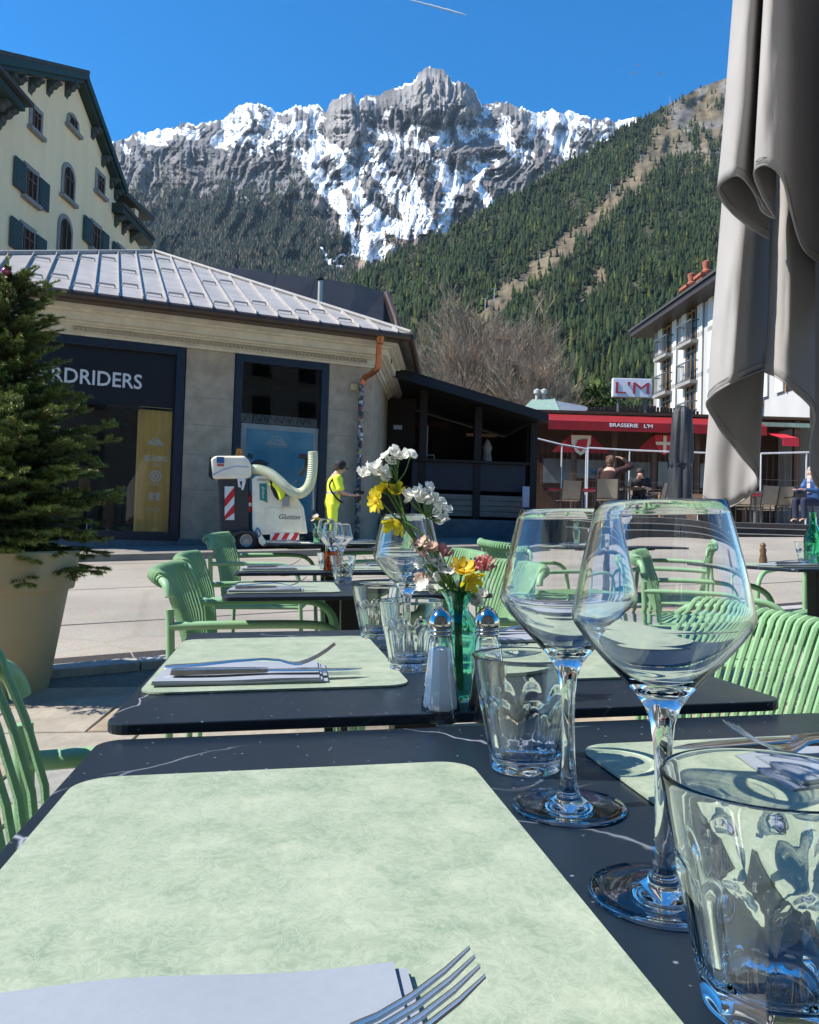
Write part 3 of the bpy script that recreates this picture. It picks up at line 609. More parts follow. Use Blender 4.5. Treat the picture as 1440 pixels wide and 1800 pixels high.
# shop windows: black frames, panes, sign band
def framed(px0, px1, pyt, pyb, fw, ly0, ly1, mat, nm='window_frame', ztop=None):
    x0, x1 = sx(px0), sx(px1); z0 = FS.hit((px0+px1)/2, pyb).z; z1 = ztop if ztop else FS.hit((px0+px1)/2, pyt).z
    bx(nm, (x0, ly0, z0), (x0+fw, ly1, z1), mat, shop, .006); bx(nm, (x1-fw, ly0, z0), (x1, ly1, z1), mat, shop, .006)
    bx(nm, (x0+fw+.001, ly0, z1-fw), (x1-fw-.001, ly1, z1), mat, shop, .006); bx(nm, (x0+fw+.001, ly0, z0), (x1-fw-.001, ly1, z0+fw), mat, shop, .006)
    return x0, x1, z0, z1
xa, xb, za, zb = framed(-60, 320, 600, 946, 0.16, -0.02, 0.34, M_NAVY, ztop=zc-0.003)
zs = FS.hit(275, 716).z
sb = bx('sign_board', (xa+0.162, 0.10, zs), (xb-0.162, 0.30, zb-0.162), M_BLACK, shop)
bx('window_pane', (xa+0.162, 0.05, za+0.162), (xb-0.162, 0.056, zs-0.002), M_PANE, shop)
bx('mullion', (xa+0.162, 0.06, zs-0.05), (xb-0.162, 0.28, zs-0.003), M_BLACK, shop)
tl, tr = FS.hit(10, 666, 0.09), FS.hit(247.5, 672, 0.09)
tw = tr.x-tl.x; lt = text('sign_lettering', 'BOARDRIDERS', 1.0, M_SIGN, shop, Matrix.Translation((0, 0, 0)), extrude=0.012, align='LEFT', bold=0.012)
w0_ = max(v.co.x for v in lt.data.vertices)-min(v.co.x for v in lt.data.vertices); h0_ = 0.70
hs_ = (FS.hit(225, 658, .09).z-FS.hit(225, 683, .09).z)/h0_
lt.matrix_local = Matrix.Translation((tl.x, 0.088, FS.hit(225, 671, 0.09).z)) @ Matrix.Rotation(PI/2, 4, 'X') @ Matrix.Diagonal((tw/w0_, hs_, 1, 1))
# the varnished board with its printed marks, standing behind the pane
bx0, bx1 = sx(246, .085), sx(301, .085); bz0, bz1 = FS.hit(272, 936, .085).z, FS.hit(272, 716, .085).z
bd = bx('display_board', (bx0, 0.085, bz0), (bx1, 0.12, bz1), M_WOOD, shop); bx('board_return', (bx0-0.03, 0.087, bz0), (bx0-0.001, 0.8, bz1), M_WOOD, shop)
def P45(px, py): return FS.hit(px, py, 0.079)
def flat(nm, pts, mat, par, ly, th=0.004):
    return MB().poly([(p[0], ly, p[1]) for p in pts], (0, -th, 0)).build(nm, mat, par)
def arc(cx, cz, r, a0, a1, n=10, rz=None): return [(cx+r*math.cos(R(a0+(a1-a0)*k/n)), cz+(rz or r)*math.sin(R(a0+(a1-a0)*k/n))) for k in range(n+1)]
def wave_logo(c, s, ly, mat, par, bgm):
    """mountain and wave emblem: a broad white hump with a dark crescent and a small peak"""
    cx, cz = c
    flat('emblem', [(cx-s, cz-.36*s), (cx-.92*s, cz-.08*s), (cx-.6*s, cz+.08*s), (cx-.35*s, cz+.42*s), (cx+.05*s, cz+.52*s), (cx+.38*s, cz+.36*s), (cx+.66*s, cz+.0*s), (cx+s, cz-.30*s), (cx+s, cz-.36*s)], mat, par, ly)
    cr = arc(cx-.02*s, cz-.02*s, .42*s, 200, 40, 12)+arc(cx+.06*s, cz-.08*s, .33*s, 40, 200, 12)
    flat('emblem', cr, bgm, par, ly-.0045, .002); flat('emblem', [(cx-.18*s, cz-.24*s), (cx+.06*s, cz+.10*s), (cx+.34*s, cz-.24*s)], bgm, par, ly-.0045, .002); flat('emblem', [(cx-.04*s, cz-.24*s), (cx+.08*s, cz-.06*s), (cx+.20*s, cz-.24*s)], mat, par, ly-.007, .002)
def word(nm, body, px, py, wpx, hpx, ly, par, mat, bold=0.01, fr=FS):
    a, b = fr.hit(px-wpx/2, py, ly), fr.hit(px+wpx/2, py, ly); hh = fr.hit(px, py-hpx/2, ly).z-fr.hit(px, py+hpx/2, ly).z
    o = text(nm, body, 1.0, mat, par, Matrix.Identity(4), extrude=0.002, bold=bold); vs = [v.co for v in o.data.vertices]
    w0 = max(v.x for v in vs)-min(v.x for v in vs); h0 = max(v.y for v in vs)-min(v.y for v in vs); mx, my = (max(v.x for v in vs)+min(v.x for v in vs))/2, (max(v.y for v in vs)+min(v.y for v in vs))/2
    c = (a+b)/2
    o.matrix_local = Matrix.Translation((c.x, ly, c.z)) @ Matrix.Rotation(PI/2, 4, 'X') @ Matrix.Diagonal((abs(b.x-a.x)/w0, hh/h0, 1, 1)) @ Matrix.Translation((-mx, -my, 0)); return o
p = P45(274, 776); wave_logo((p.x, p.z), 0.155, .084, M_LOGO, shop, M_WOOD); word('printed_word', 'QUIKSILVER', 274, 783, 27, 3.2, .081, shop, M_LOGO)
word('printed_word', 'BILLABONG', 274, 806, 39, 10, .081, shop, M_LOGO, .02); word('printed_word', 'SINCE', 275, 815, 9, 2.6, .081, shop, M_LOGO); word('printed_word', '1973', 275, 819, 9, 2.6, .081, shop, M_LOGO)
p = P45(273.5, 837)
ring = arc(p.x, p.z, .115, 0, 360, 28)[:-1]
MB().lathe([(0.084, 0), (0.115, 0), (0.115, 0.003), (0.084, 0.003)], 28, Matrix.Translation((p.x, .081, p.z)) @ Matrix.Rotation(PI/2, 4, 'X'), closed=True).build('emblem', M_LOGO, shop)
MB().lathe([(0.0, 0), (0.066, 0), (0.066, 0.003), (0.0, 0.003)], 24, Matrix.Translation((p.x, .081, p.z)) @ Matrix.Rotation(PI/2, 4, 'X')).build('emblem', M_LOGO, shop)
for dx, dz, wv in ((0, 0, .012), (-.02, .012, .008), (.02, .012, .008), (-.02, -.014, .008), (.02, -.014, .008)): bx('emblem', (p.x+dx-wv/2, .0745, p.z+dz-.035), (p.x+dx+wv/2, .0775, p.z+dz+.03), M_WOOD, shop)
word('printed_word', 'ELEMENT', 273.5, 851, 20, 3.6, .081, shop, M_LOGO)
p = P45(271.5, 873)
for s in (-1, 1): flat('emblem', [(p.x+s*.10, p.z+.075), (p.x+s*.02, p.z+.075), (p.x+s*.055, p.z+.035), (p.x+s*.055, p.z-.035), (p.x+s*.02, p.z-.075), (p.x+s*.10, p.z-.075)], M_LOGO, shop, .084)
MB().lathe([(0.030, 0), (0.052, 0), (0.052, 0.003), (0.030, 0.003)], 20, Matrix.Translation((p.x, .0795, p.z)) @ Matrix.Rotation(PI/2, 4, 'X'), closed=True).build('emblem', M_LOGO, shop)
word('printed_word', 'RVCA', 271, 896, 24, 6.5, .081, shop, M_LOGO, 0.0)
# dim goods inside
for k in range(7):
    px = 150+k*14; p = FS.hit(px, 860+(k*37) % 40, 1.5+0.2*(k % 3)); bx('clothes_rail_garment', (p.x-.12, p.y-.2, p.z-.45), (p.x+.10, p.y+.1, p.z+.35), pm('garment_%d' % (k % 3), ((.10, .05, .03), (.03, .05, .07), (.13, .12, .11))[k % 3], .9, var=.3), shop, bevel=.03)
for px in (185, 205, 222): p = FS.hit(px, 742, 1.6); MB().tube([p, p+Vector((0.06, -.12, -.10))], 0.035, 8).build('spotlight', M_BLACK, shop)
# second window with the blue poster
xa, xb, za, zb = framed(409, 574, 630, 946, 0.15, -0.02, 0.34, M_NAVY, ztop=zc-0.003)
bx('window_pane', (xa+.152, 0.04, za+.152), (xb-.152, 0.046, zb-.152), M_PANE, shop)
def R4(px0, px1, py0, py1, ly): a, b = FS.hit(px0, (py0+py1)/2, ly), FS.hit(px1, (py0+py1)/2, ly); m = (px0+px1)/2; return a.x, b.x, FS.hit(m, py1, ly).z, FS.hit(m, py0, ly).z
a, b, c, d = R4(421, 557, 748, 944, .10); bx('poster_border', (a, .10, c), (b, .13, d), pm('poster_white', (.72, .76, .80), .6), shop)
def poster():
    m, t, bs = principled('blue_poster'); N = t.nodes; L = t.links; tc = N.new('ShaderNodeTexCoord'); nz = N.new('ShaderNodeTexNoise'); nz.inputs['Scale'].default_value = 1.3; nz.inputs['Detail'].default_value = 5; L.new(tc.outputs['Object'], nz.inputs['Vector'])
    r = N.new('ShaderNodeValToRGB'); r.color_ramp.elements[0].position = .38; r.color_ramp.elements[0].color = (.04, .42, .72, 1); r.color_ramp.elements[1].position = .72; r.color_ramp.elements[1].color = (.36, .72, .90, 1); L.new(nz.outputs[0], r.inputs[0]); L.new(r.outputs[0], bs.inputs['Base Color']); bs.inputs['Roughness'].default_value = .4; return m
M_POSTER = poster(); a, b, c, d = R4(430, 549, 757, 935, .094); bx('poster', (a, .094, c), (b, .0995, d), M_POSTER, shop)
p = FS.hit(487, 776, .09); wave_logo((p.x, p.z), 0.23, 0.091, pm('poster_print', (.62, .72, .80), .6), shop, M_POSTER); word('printed_word', 'QUIKSILVER', 490, 786, 34, 3.0, .089, shop, MATS['poster_print'])
a, b, c, d = R4(421, 557, 731, 747, .105); bx('frosted_strip', (a, .105, c), (b, .11, d), pm('frosted_film', (.20, .215, .22), .8), shop)
rs = random.Random(12); sc_ = MB(); z0, z1 = FS.hit(490, 744, .102).z, FS.hit(490, 732, .102).z
for k in range(9):
    xx = a+(b-a)*(.10+.8*k/8.5); sc_.tube([(xx-.05, .102, z0), (xx+.01, .102, z1+.10*rs.random()), (xx+.05, .102, z0+.05), (xx+.12, .102, z0+.02), (xx+.08, .102, z1-.03)][:3+k % 3], 0.008, 4)
sc_.build('painted_scrawl', M_BLACK, shop)
# sidewalk along the shop
swk = MB()
for xx in (X['l0'], 2.2): swk.v += []
zk = 0.0
P0 = FS.M @ Vector((X['l0'], -2.35, 0)); P1 = FS.M @ Vector((3.0, -2.35, 0)); P2 = FS.M @ Vector((3.0, 6.0, 0)); P3 = FS.M @ Vector((X['l0'], 6.0, 0))
tp = [Vector((q_.x, q_.y, gz(q_.y)+0.11)) for q_ in (P0, P1, P2, P3)]
nseg = 14
for k in range(nseg+1):
    for A_, B_, h in ((P0, P1, -0.05), (P0, P1, 0.11), (P3, P2, 0.11)):
        q_ = A_+(B_-A_)*(k/nseg); swk.v.append((q_.x, q_.y, gz(q_.y)+h))
swk.f = [(3*k+j, 3*k+3+j, 3*k+4+j, 3*k+1+j) for k in range(nseg) for j in range(2)]
tag(swk.build('pavement', pm('pavement_asphalt', (0.20, 0.185, 0.16), 0.9, var=0.2, scale=3, bump=.2), None), kind='structure')
# ---- dark membrane roof behind the shop
bk = empty('membrane_roof_house', FS.M, 'low building behind the shop with a black membrane roof', 'building')
Lb = 7.2
def pan(p0, p1, p2, p3, nm='membrane_panel'):
    q4 = [FS.hit(*p0, Lb+2.2), FS.hit(*p1, Lb+2.2), FS.hit(*p2, Lb), FS.hit(*p3, Lb)]; MB().poly(q4, (0, 0.05, -0.08)).build(nm, M_MEMB, bk)
tops = [(330, 462), (414, 471), (488, 481), (556, 488), (627, 499), (676, 514)]; bots = [(300, 560), (372, 566), (455, 575), (525, 585), (607, 596), (672, 604)]
for i in range(5): pan(tops[i], (tops[i+1][0]-0.6, tops[i+1][1]), (bots[i+1][0]-0.6, bots[i+1][1]), bots[i])
v0, v1, v2, v3 = FS.hit(677, 513, Lb+2.2), FS.hit(687, 516, Lb+2.2), FS.hit(702, 588, Lb), FS.hit(673, 604, Lb)
MB().poly([FS.hit(676.5, 512, Lb+2.15), FS.hit(686, 514, Lb+2.15), FS.hit(706, 640, Lb), FS.hit(674, 640, Lb)], (0, 3, 0)).build('gable_end', pm('dark_timber', (0.03, 0.018, 0.012), 0.7, var=.3, stretch=(1, 1, 5)), bk)
MB().tube([FS.hit(680, 514, Lb+2.1), FS.hit(697, 560, Lb+.6), FS.hit(706, 605, Lb)], 0.09, 6).build('verge_board', M_BROWN, bk)
e_ = FS.hit(562, 545, Lb+1); MB().tube([(e_.x, e_.y, e_.z-.8), (e_.x, e_.y, FS.hit(562, 493, Lb+1).z)], .075, 14).build('vent_pipe', pm('pale_green_pipe', (.36, .40, .37), .5), bk, smooth=True); cp_ = FS.hit(563, 491, Lb+1); MB().lathe([(0.0, .05), (.12, .03), (.12, 0), (.08, 0)], 14, Matrix.Translation(cp_)).build('vent_cap', M_BROWN, bk)
bx('wall', (FS.hit(300, 560, Lb).x, Lb+.1, 0), (FS.hit(672, 600, Lb).x, Lb+3, FS.hit(500, 588, Lb).z), M_CONC, bk)

# ---- cream hotel at the upper left ------------------------------------------------------------
HF = Frame(0, 24.0, R(87), 0.0)
hot = empty('cream_hotel', HF.M, 'tall cream hotel with dark green eaves, shutters and arched windows', 'building')
M_CREAM = pm('cream_plaster', (0.93, 0.71, 0.43), 0.9, var=0.07, scale=1.2, bump=0.1, bscale=20, stretch=(1, 1, .18)); M_GREENW = pm('green_woodwork', (0.016, 0.040, 0.036), 0.55, var=0.25, scale=3)
M_STONE = pm('grey_window_stone', (0.27, 0.255, 0.24), 0.85, var=0.15, scale=5); M_SHUT = pm('shutter_green', (0.035, 0.070, 0.075), 0.6, var=0.15, scale=6); M_WFR = pm('brown_window_frame', (0.12, 0.055, 0.035), 0.5, var=.2); M_WGL = pm('dark_window_glass', (0.02, 0.018, 0.018), 0.08, var=0.3, scale=1)
def hx(px, py): return HF.xz(px, py)
zt_h = hx(133, 147)[1]; xt = hx(133, 147)[0]; xr_, zr_ = hx(203, 337); xl = hx(-260, 300)[0]; xw = hx(246, 430)[0]; zw = hx(203, 372)[1]
xL_, zL_ = hx(-150, 99)
wl_pts = [(xl, 0), (xw, 0), (xw, hx(246, 436)[1]), (xr_+.2, zw), (xr_, zr_), (xt, zt_h), (xL_, zL_), (xL_, 0.0)][1:]
MB().xzpoly(wl_pts, 0.0, 10).build('gable_wall', M_CREAM, hot)
def slab(nm, p0, p1, y0, y1, th, mat, out=0.0):
    (x0, z0), (x1, z1) = p0, p1; d = Vector((x1-x0, 0, z1-z0)); n = Vector((-d.z, 0, d.x)).normalized()
    if n.z < 0: n = -n
    return MB().poly([(x0, y0, z0), (x1, y0, z1), (x1+n.x*th, y0, z1+n.z*th), (x0+n.x*th, y0, z0+n.z*th)], (0, y1-y0, 0)).build(nm, mat, hot)
dxr, dzr = xr_-xt, zr_-zt_h
M_ROOFD = pm('dark_roof', (0.05, 0.05, 0.048), 0.7, var=.3)
slab('rake_soffit', (xt-0.1, zt_h+.1), (xr_+dxr*.06, zr_+dzr*.06), -.30, 9, 0.12, M_GREENW); slab('rake_fascia', (xt-0.15, zt_h+.28), (xr_+dxr*.075, zr_+dzr*.075+.18), -.38, -.28, 0.26, M_GREENW); slab('roof_slope', (xt-.2, zt_h+.30), (xr_+dxr*.08, zr_+dzr*.08+.2), -.34, 10, 0.14, M_ROOFD)
slab('rake_soffit', (xL_, zL_+.02), (xt+.02, zt_h+.02), -.30, 9, 0.12, M_GREENW); slab('rake_fascia', (xL_, zL_+.145), (xt+.25, zt_h+.145+.25*(zt_h-zL_)/(xt-xL_)), -.40, -.30, 0.30, M_GREENW); slab('roof_slope', (xL_, zL_+.45), (xt+.2, zt_h+.45), -.42, 10, 0.12, M_ROOFD)
def bracket(x, z, s=1.0):
    pr = [(0, 0), (-1.05*s, 0), (-1.05*s, -.18*s), (-.75*s, -.30*s), (-.6*s, -.52*s), (-.34*s, -.55*s), (-.25*s, -.85*s), (-.08*s, -.95*s), (0, -1.2*s)]
    MB().poly([(x, y, z+dz) for y, dz in pr], (.24, 0, 0)).build('eave_bracket', M_STONE if False else pm('weathered_bracket', (0.055, 0.070, 0.070), .8, var=.3), hot)
for px in (2, 20, 50, 82, 114): bracket(hx(px, 128+.15*px)[0], hx(px, 127+.15*px)[1], 0.40)
for f in (.36, .62, .84, .96): bracket(xt+dxr*f, zt_h+dzr*f-.05, 0.34)
def louvre(x0, x1, z0, z1):
    sh = bx('shutter', (x0, -.10, z0), (x1, -.04, z1), M_SHUT, hot)
    n = int((z1-z0)/.11)
    sl = MB()
    for k in range(n): sl.box((x0+.05, -.118, z0+.06+k*.11), (x1-.05, -.1005, z0+.12+k*.11))
    sl.build('louvres', M_SHUT, sh); return sh
def win(x0, x1, z0, z1, arch=False, half=False, shut=0.0, surround=.16):
    rise = (x1-x0)/2 if (arch or half) else 0
    def outline(g):
        a, b, c, d = x0-g, x1+g, z0-g*.3, z1+g
        if not rise: return [(a, c), (b, c), (b, d), (a, d)]
        m = (a+b)/2; rr = (b-a)/2; zs_ = d-rr*(1.0 if not half else .9)
        return [(a, c), (b, c)]+[(m+rr*math.cos(PI*k/10), zs_+rr*(1.0 if not half else .9)*math.sin(PI*k/10)) for k in range(11)]
    MB().xzpoly(outline(surround), -.05, .0).build('window_surround', M_STONE, hot); wn = MB().xzpoly(outline(0), -.056, -.0505).build('window', M_WGL, hot)
    w_ = .055
    fr_ = MB(); fr_.box((x0, -.085, z0), (x0+w_, -.057, z1-rise)); fr_.box((x1-w_, -.085, z0), (x1, -.057, z1-rise)); fr_.box(((x0+x1)/2-w_/2, -.085, z0), ((x0+x1)/2+w_/2, -.057, z1-.02)); fr_.box((x0, -.084, (z0+z1)/2+.1), (x1, -.058, (z0+z1)/2+.15)); fr_.build('casement', M_WFR, wn)
    bx('sill', (x0-surround-.08, -.16, z0-.17), (x1+surround+.08, 0.0, z0-.05), M_STONE, hot)
    if shut: louvre(x0-shut-.12, x0-.12, z0-.02, z1+.04); louvre(x1+.12, x1+shut+.12, z0-.02, z1+.04)
def pwin(l, r, tl, br, hh=None, **kw):
    x0, x1 = hx(l, 300)[0], hx(r, 300)[0]; z1 = hx(l, tl)[1]; z0 = hx(r, br)[1] if br else z1-hh
    win(x0, x1, z0, z1, **kw)
pwin(51, 65, 184, 232); pwin(116.5, 131, 196, 229, half=True)
pwin(45.5, 63, 295, 358, shut=.62); pwin(112, 128, 287, 356, arch=True); pwin(171, 181.5, 305, 345)
hh3 = hx(45.5, 295)[1]-hx(63, 358)[1]
pwin(43.5, 62, 401, None, hh=hh3, shut=.62); pwin(109, 127, 381, None, hh=2.9, arch=True); pwin(166, 178, 397, None, hh=hh3, shut=.62); pwin(214, 226, 440, None, hh=2.0, shut=.5)
# lower wing: eave, dormer, stove pipe
p0_, p1_ = hx(196, 372), hx(252, 432)
slab('wing_eave', p0_, p1_, -.45, 3, .22, M_GREENW); slab('wing_roof', (p0_[0], p0_[1]+.23), (p1_[0], p1_[1]+.23), -.52, 4, .14, M_ROOFD)
for f in (.08, .3, .55): bracket(p0_[0]+(p1_[0]-p0_[0])*f, p0_[1]+(p1_[1]-p0_[1])*f, .38)
d0, d1 = hx(207, 352), hx(240, 400); bx('dormer', (d0[0], 0.3, d1[1]), (d1[0], 4, d0[1]), M_GREENW, hot); slab('dormer_roof', (hx(203, 333)[0], hx(203, 333)[1]), hx(262, 388), -.2, 4, .2, M_ROOFD)
bx('dormer_cheek', (hx(234, 360)[0], -.1, hx(236, 400)[1]), (hx(240, 360)[0], .29, hx(236, 368)[1]), M_CREAM, hot)
pp = hx(231, 345); MB().tube([(pp[0], 1.0, pp[1]-1.5), (pp[0], 1.0, hx(231, 298)[1])], .10, 8).build('stove_pipe', M_STONE, hot)
a_, b_ = hx(-70, 108), hx(30, 208)
slab('side_eave', hx(-90, 95), hx(4, 196), -.70, 0.0, .20, M_GREENW); slab('side_roof', (hx(-90, 95)[0], hx(-90, 95)[1]+.23), (hx(4, 196)[0]+.2, hx(4, 196)[1]+.23), -.85, 0.0, .12, M_ROOFD)
for f in (.75, .9): bracket(hx(-90, 95)[0]+(hx(4, 196)[0]-hx(-90, 95)[0])*f, hx(-90, 95)[1]+(hx(4, 196)[1]-hx(-90, 95)[1])*f, .5)

# ---- white hotel at the right -------------------------------------------------------------------
WF = Frame(1148, 44.0, R(-85), 0.0)
wh = empty('white_hotel', WF.M, 'white hotel with iron balconies and brick chimneys behind the parasol', 'building')
M_WHITE_W = pm('white_plaster', (0.44, 0.44, 0.43), 0.9, var=0.10, scale=0.9, stretch=(1, 1, .3)); M_IRON = pm('iron_rail', (0.10, 0.11, 0.11), .5); M_BRICK = pm('chimney_brick', (0.33, 0.10, 0.055), .85, var=.25, scale=3)
def wx(px, py, ly=0): return WF.xz(px, py, ly)
zE_ = wx(1160, 582)[1]; x1_ = wx(1560, 600)[0]
bx('facade', (0, 0, 0), (x1_, 9, zE_), M_WHITE_W, wh); bx('end_wall_quoin', (-.15, -.06, 0), (.5, .0, zE_), M_STONE, wh)
MB().box((-1.2, -1.1, zE_), (x1_, 10, zE_+.28)).build('eave_board', M_BROWN, wh); MB().poly([(-1.3, -1.2, zE_+.285), (x1_, -1.2, zE_+.285), (x1_, 4.5, zE_+3.4), (1.5, 4.5, zE_+3.4)], (0, 0, .12)).build('roof_slope', M_ROOFD, wh)
for px, pt, pb in ((1215, 487, 528), (1241, 463, 508)):
    c = WF.hit(px, pb, 1.6); cw = .36
    bx('chimney', (c.x-cw, 1.2, zE_+.6), (c.x+cw, 2.0, c.z+.75), M_BRICK, wh); MB().lathe([(.20, 0), (.24, .2), (.16, .3), (.21, .7), (.14, .75), (0, .75)], 12, Matrix.Translation((c.x, 1.6, c.z+.75))).build('chimney_pot', M_BRICK, wh, smooth=True); bx('chimney_cap', (c.x-cw-.1, 1.1, c.z+.6), (c.x+cw+.1, 2.1, c.z+.752), M_BRICK, wh)
sto = [wx(1170, 628)[1], wx(1170, 692)[1], wx(1170, 692)[1]-(wx(1170, 628)[1]-wx(1170, 692)[1])]
xw_ = [1.6+3.0*k for k in range(11)]
for fi, zf in enumerate(sto):
    for k, xx in enumerate(xw_):
        if xx > x1_-1: continue
        bx('window_reveal', (xx-.62, -.03, zf), (xx+.62, .0, zf+2.35), M_STONE, wh); wn = bx('window', (xx-.5, -.05, zf+.02), (xx+.5, -.031, zf+2.25), M_WGL, wh)
        f_ = MB(); f_.box((xx-.5, -.09, zf), (xx-.42, -.051, zf+2.25)); f_.box((xx+.42, -.09, zf), (xx+.5, -.051, zf+2.25)); f_.box((xx-.04, -.09, zf), (xx+.04, -.051, zf+2.25)); f_.box((xx-.42, -.088, zf+1.5), (xx+.42, -.052, zf+1.58)); f_.build('casement', pm('oak_casement', (.25, .14, .05), .6), wn)
        for s in (-1, 1): bx('shutter', (xx+s*.92-.28, -.10, zf+.05), (xx+s*.92+.28, -.04, zf+2.3), pm('white_shutter', (.6, .61, .58), .7, var=.08), wh)
        if (fi < 2 and k % 3 != 2) or k % 2:
            bx('balcony_slab', (xx-.85, -.5, zf-.2), (xx+.85, 0, zf-.04), M_STONE, wh)
            rl = MB(); rl.box((xx-.85, -.5, zf+.9), (xx+.85, -.46, zf+.96)); rl.box((xx-.85, -.5, zf+.0), (xx+.85, -.46, zf+.05))
            for q_ in range(12): rl.box((xx-.84+q_*.15, -.49, zf+.05), (xx-.815+q_*.15, -.47, zf+.9))
            for s in (-.84, .80): rl.box((xx+s, -.46, zf+.9), (xx+s+.04, 0, zf+.96))
            rl.build('balcony_rail', M_IRON, wh)

# ---- brasserie ----------------------------------------------------------------------------------
BF = Frame(1150, 30.0, R(0), 0.0)
br = empty('brasserie', BF.M, 'low brasserie with a long red awning and dark timber front', 'building')
M_RED = pm('red_awning', (0.24, 0.002, 0.006), .75, var=.15, scale=2, stretch=(1, 1, .3)); M_DKW = pm('dark_board_wall', (0.060, 0.028, 0.014), .7, var=.35, scale=4, stretch=(6, 1, .6)); M_COPG = pm('green_copper', (0.22, 0.32, 0.26), .6, var=.2)
def bz(px, py, ly=0): return BF.xz(px, py, ly)
bxl, bxr = bz(900, 800)[0], bz(1520, 800)[0]; zA0, zA1 = bz(1100, 766)[1], bz(1100, 744, -.1)[1]
zfl = bz(1300, 919, -12.5)[1]
bx('roof_slab', (bxl, -1.6, bz(1100, 741)[1]), (bxr, 7, bz(1100, 741)[1]+.10), M_DKW, br); bx('roof_edge', (bxl-.02, -1.72, bz(1100, 742, -1.7)[1]), (bxr, -1.601, bz(1100, 735, -1.7)[1]), M_COPG, br)
ax0, ax1 = bz(946, 755)[0], bz(1300, 755)[0]
MB().poly([(ax0, -1.59, zA1), (ax1, -1.59, zA1), (ax1, -2.3, zA0+.12), (ax0, -2.3, zA0+.12)], (0, .03, .04)).build('awning', M_RED, br); bx('awning_valance', (ax0, -2.34, zA0-.16), (ax1, -2.31, zA0+.16), M_RED, br)
a2, b2 = bz(1330, 770, -2)[0], bz(1388, 770, -2)[0]
bx('awning_valance', (ax1+.4, -2.7, zA0-.55), (b2, -2.66, zA0-.30), pm('bright_red_cloth', (.45, .012, .03), .75, var=.1), br); MB().poly([(ax1+.4, -1.2, zA0+.1), (b2, -1.2, zA0+.1), (b2, -2.66, zA0-.29), (ax1+.4, -2.66, zA0-.29)], (0, 0, .03)).build('awning', MATS['bright_red_cloth'], br)
def bword(nm, body, px, py, w_, h_, ly, mat, bold=.01): return word(nm, body, px, py, w_, h_, ly, br, mat, bold, BF)
bword('awning_lettering', 'BRASSERIE', 1097, 747.5, 50, 6.5, -2.345, M_LOGO); bword('awning_lettering', "L'M", 1140, 749, 15, 6.5, -2.345, M_LOGO)
bx('rear_wall', (bxl, 1.5, 0), (bxr, 1.7, bz(1100, 741)[1]), M_DKW, br)
wl0 = bz(948, 840, 1.4)[0]
for (p0, p1, t_, b_2) in ((955, 1005, 806, 850), (1012, 1068, 808, 842), (1098, 1150, 812, 855), (1156, 1172, 812, 855), (1230, 1290, 815, 860)):
    a, z1 = bz(p0, t_, 1.45); b, z0 = bz(p1, b_2, 1.45); bx('window_frame', (a-.08, 1.40, z0-.08), (b+.08, 1.49, z1+.08), M_DKW, br); bx('window', (a, 1.36, z0), (b, 1.395, z1), pm('hazy_pane', (.16, .19, .20), .15, var=.25, scale=1), br)
bword('window_lettering', "L'M", 1038, 829, 26, 13, 1.35, pm('blue_vinyl', (.04, .17, .36), .5), .03)
for px in (938, 1010, 1080, 1150, 1225, 1310, 1400): c = bz(px, 800, -1.5); bx('post', (c[0]-.09, -1.55, 0), (c[0]+.09, -1.37, bz(1100, 742)[1]), M_DKW, br)
for px, mt in ((1021, 'shield'), (1168, 'cross')):
    c = bz(px, 780, -1.62); s = .36
    flat_ = lambda pts, m_, ly, nm: MB().poly([(x_, ly, z_) for x_, z_ in pts], (0, -.02, 0)).build(nm, m_, br)
    flat_([(c[0]-1.05, c[1]-.32), (c[0]+1.05, c[1]-.32), (c[0]+.35, c[1]+.34), (c[0]-.35, c[1]+.34)], M_RED, -1.62, 'crest_board')
    sh_ = [(c[0]-s, c[1]+.30), (c[0]+s, c[1]+.30), (c[0]+s*.95, c[1]), (c[0]+s*.5, c[1]-.30), (c[0], c[1]-.42), (c[0]-s*.5, c[1]-.30), (c[0]-s*.95, c[1])]
    flat_(sh_, pm('crest_cream', (.62, .55, .42), .7) if mt == 'shield' else pm('crest_red', (.45, .02, .03), .7), -1.645, 'crest')
    if mt == 'shield': flat_([(c[0]-.1, c[1]+.12), (c[0]+.24, c[1]+.18), (c[0]+.2, c[1]-.1), (c[0], c[1]-.3), (c[0]-.2, c[1]-.12)], pm('crest_red', (.45, .02, .03), .7), -1.67, 'crest_mark')
    else:
        flat_([(c[0]-.055, c[1]+.28), (c[0]+.055, c[1]+.28), (c[0]+.055, c[1]-.34), (c[0]-.055, c[1]-.34)], MATS['crest_cream'], -1.67, 'crest_mark'); flat_([(c[0]-.32, c[1]+.06), (c[0]-.056, c[1]+.06), (c[0]-.056, c[1]-.05), (c[0]-.32, c[1]-.05)], MATS['crest_cream'], -1.67, 'crest_mark'); flat_([(c[0]+.056, c[1]+.06), (c[0]+.32, c[1]+.06), (c[0]+.32, c[1]-.05), (c[0]+.056, c[1]-.05)], MATS['crest_cream'], -1.67, 'crest_mark')
# slatted timber box on the roof
t0, t1 = bz(1034, 710, 2), bz(1225, 732, 2)
for k in range(34):
    xx = t0[0]+(t1[0]-t0[0])*k/33; pk = t0[1]-.15*abs(k-16)/16
    bx('roof_slat', (xx, 2.0, bz(1100, 741)[1]), (xx+.085, 2.08, pk+.02*((k*7) % 3)), pm('charred_slat', (.022, .016, .013), .8, var=.4), br)
bx('slat_backing', (t0[0], 2.2, bz(1100, 741)[1]), (t1[0], 2.4, t0[1]-.2), M_BLACK, br)
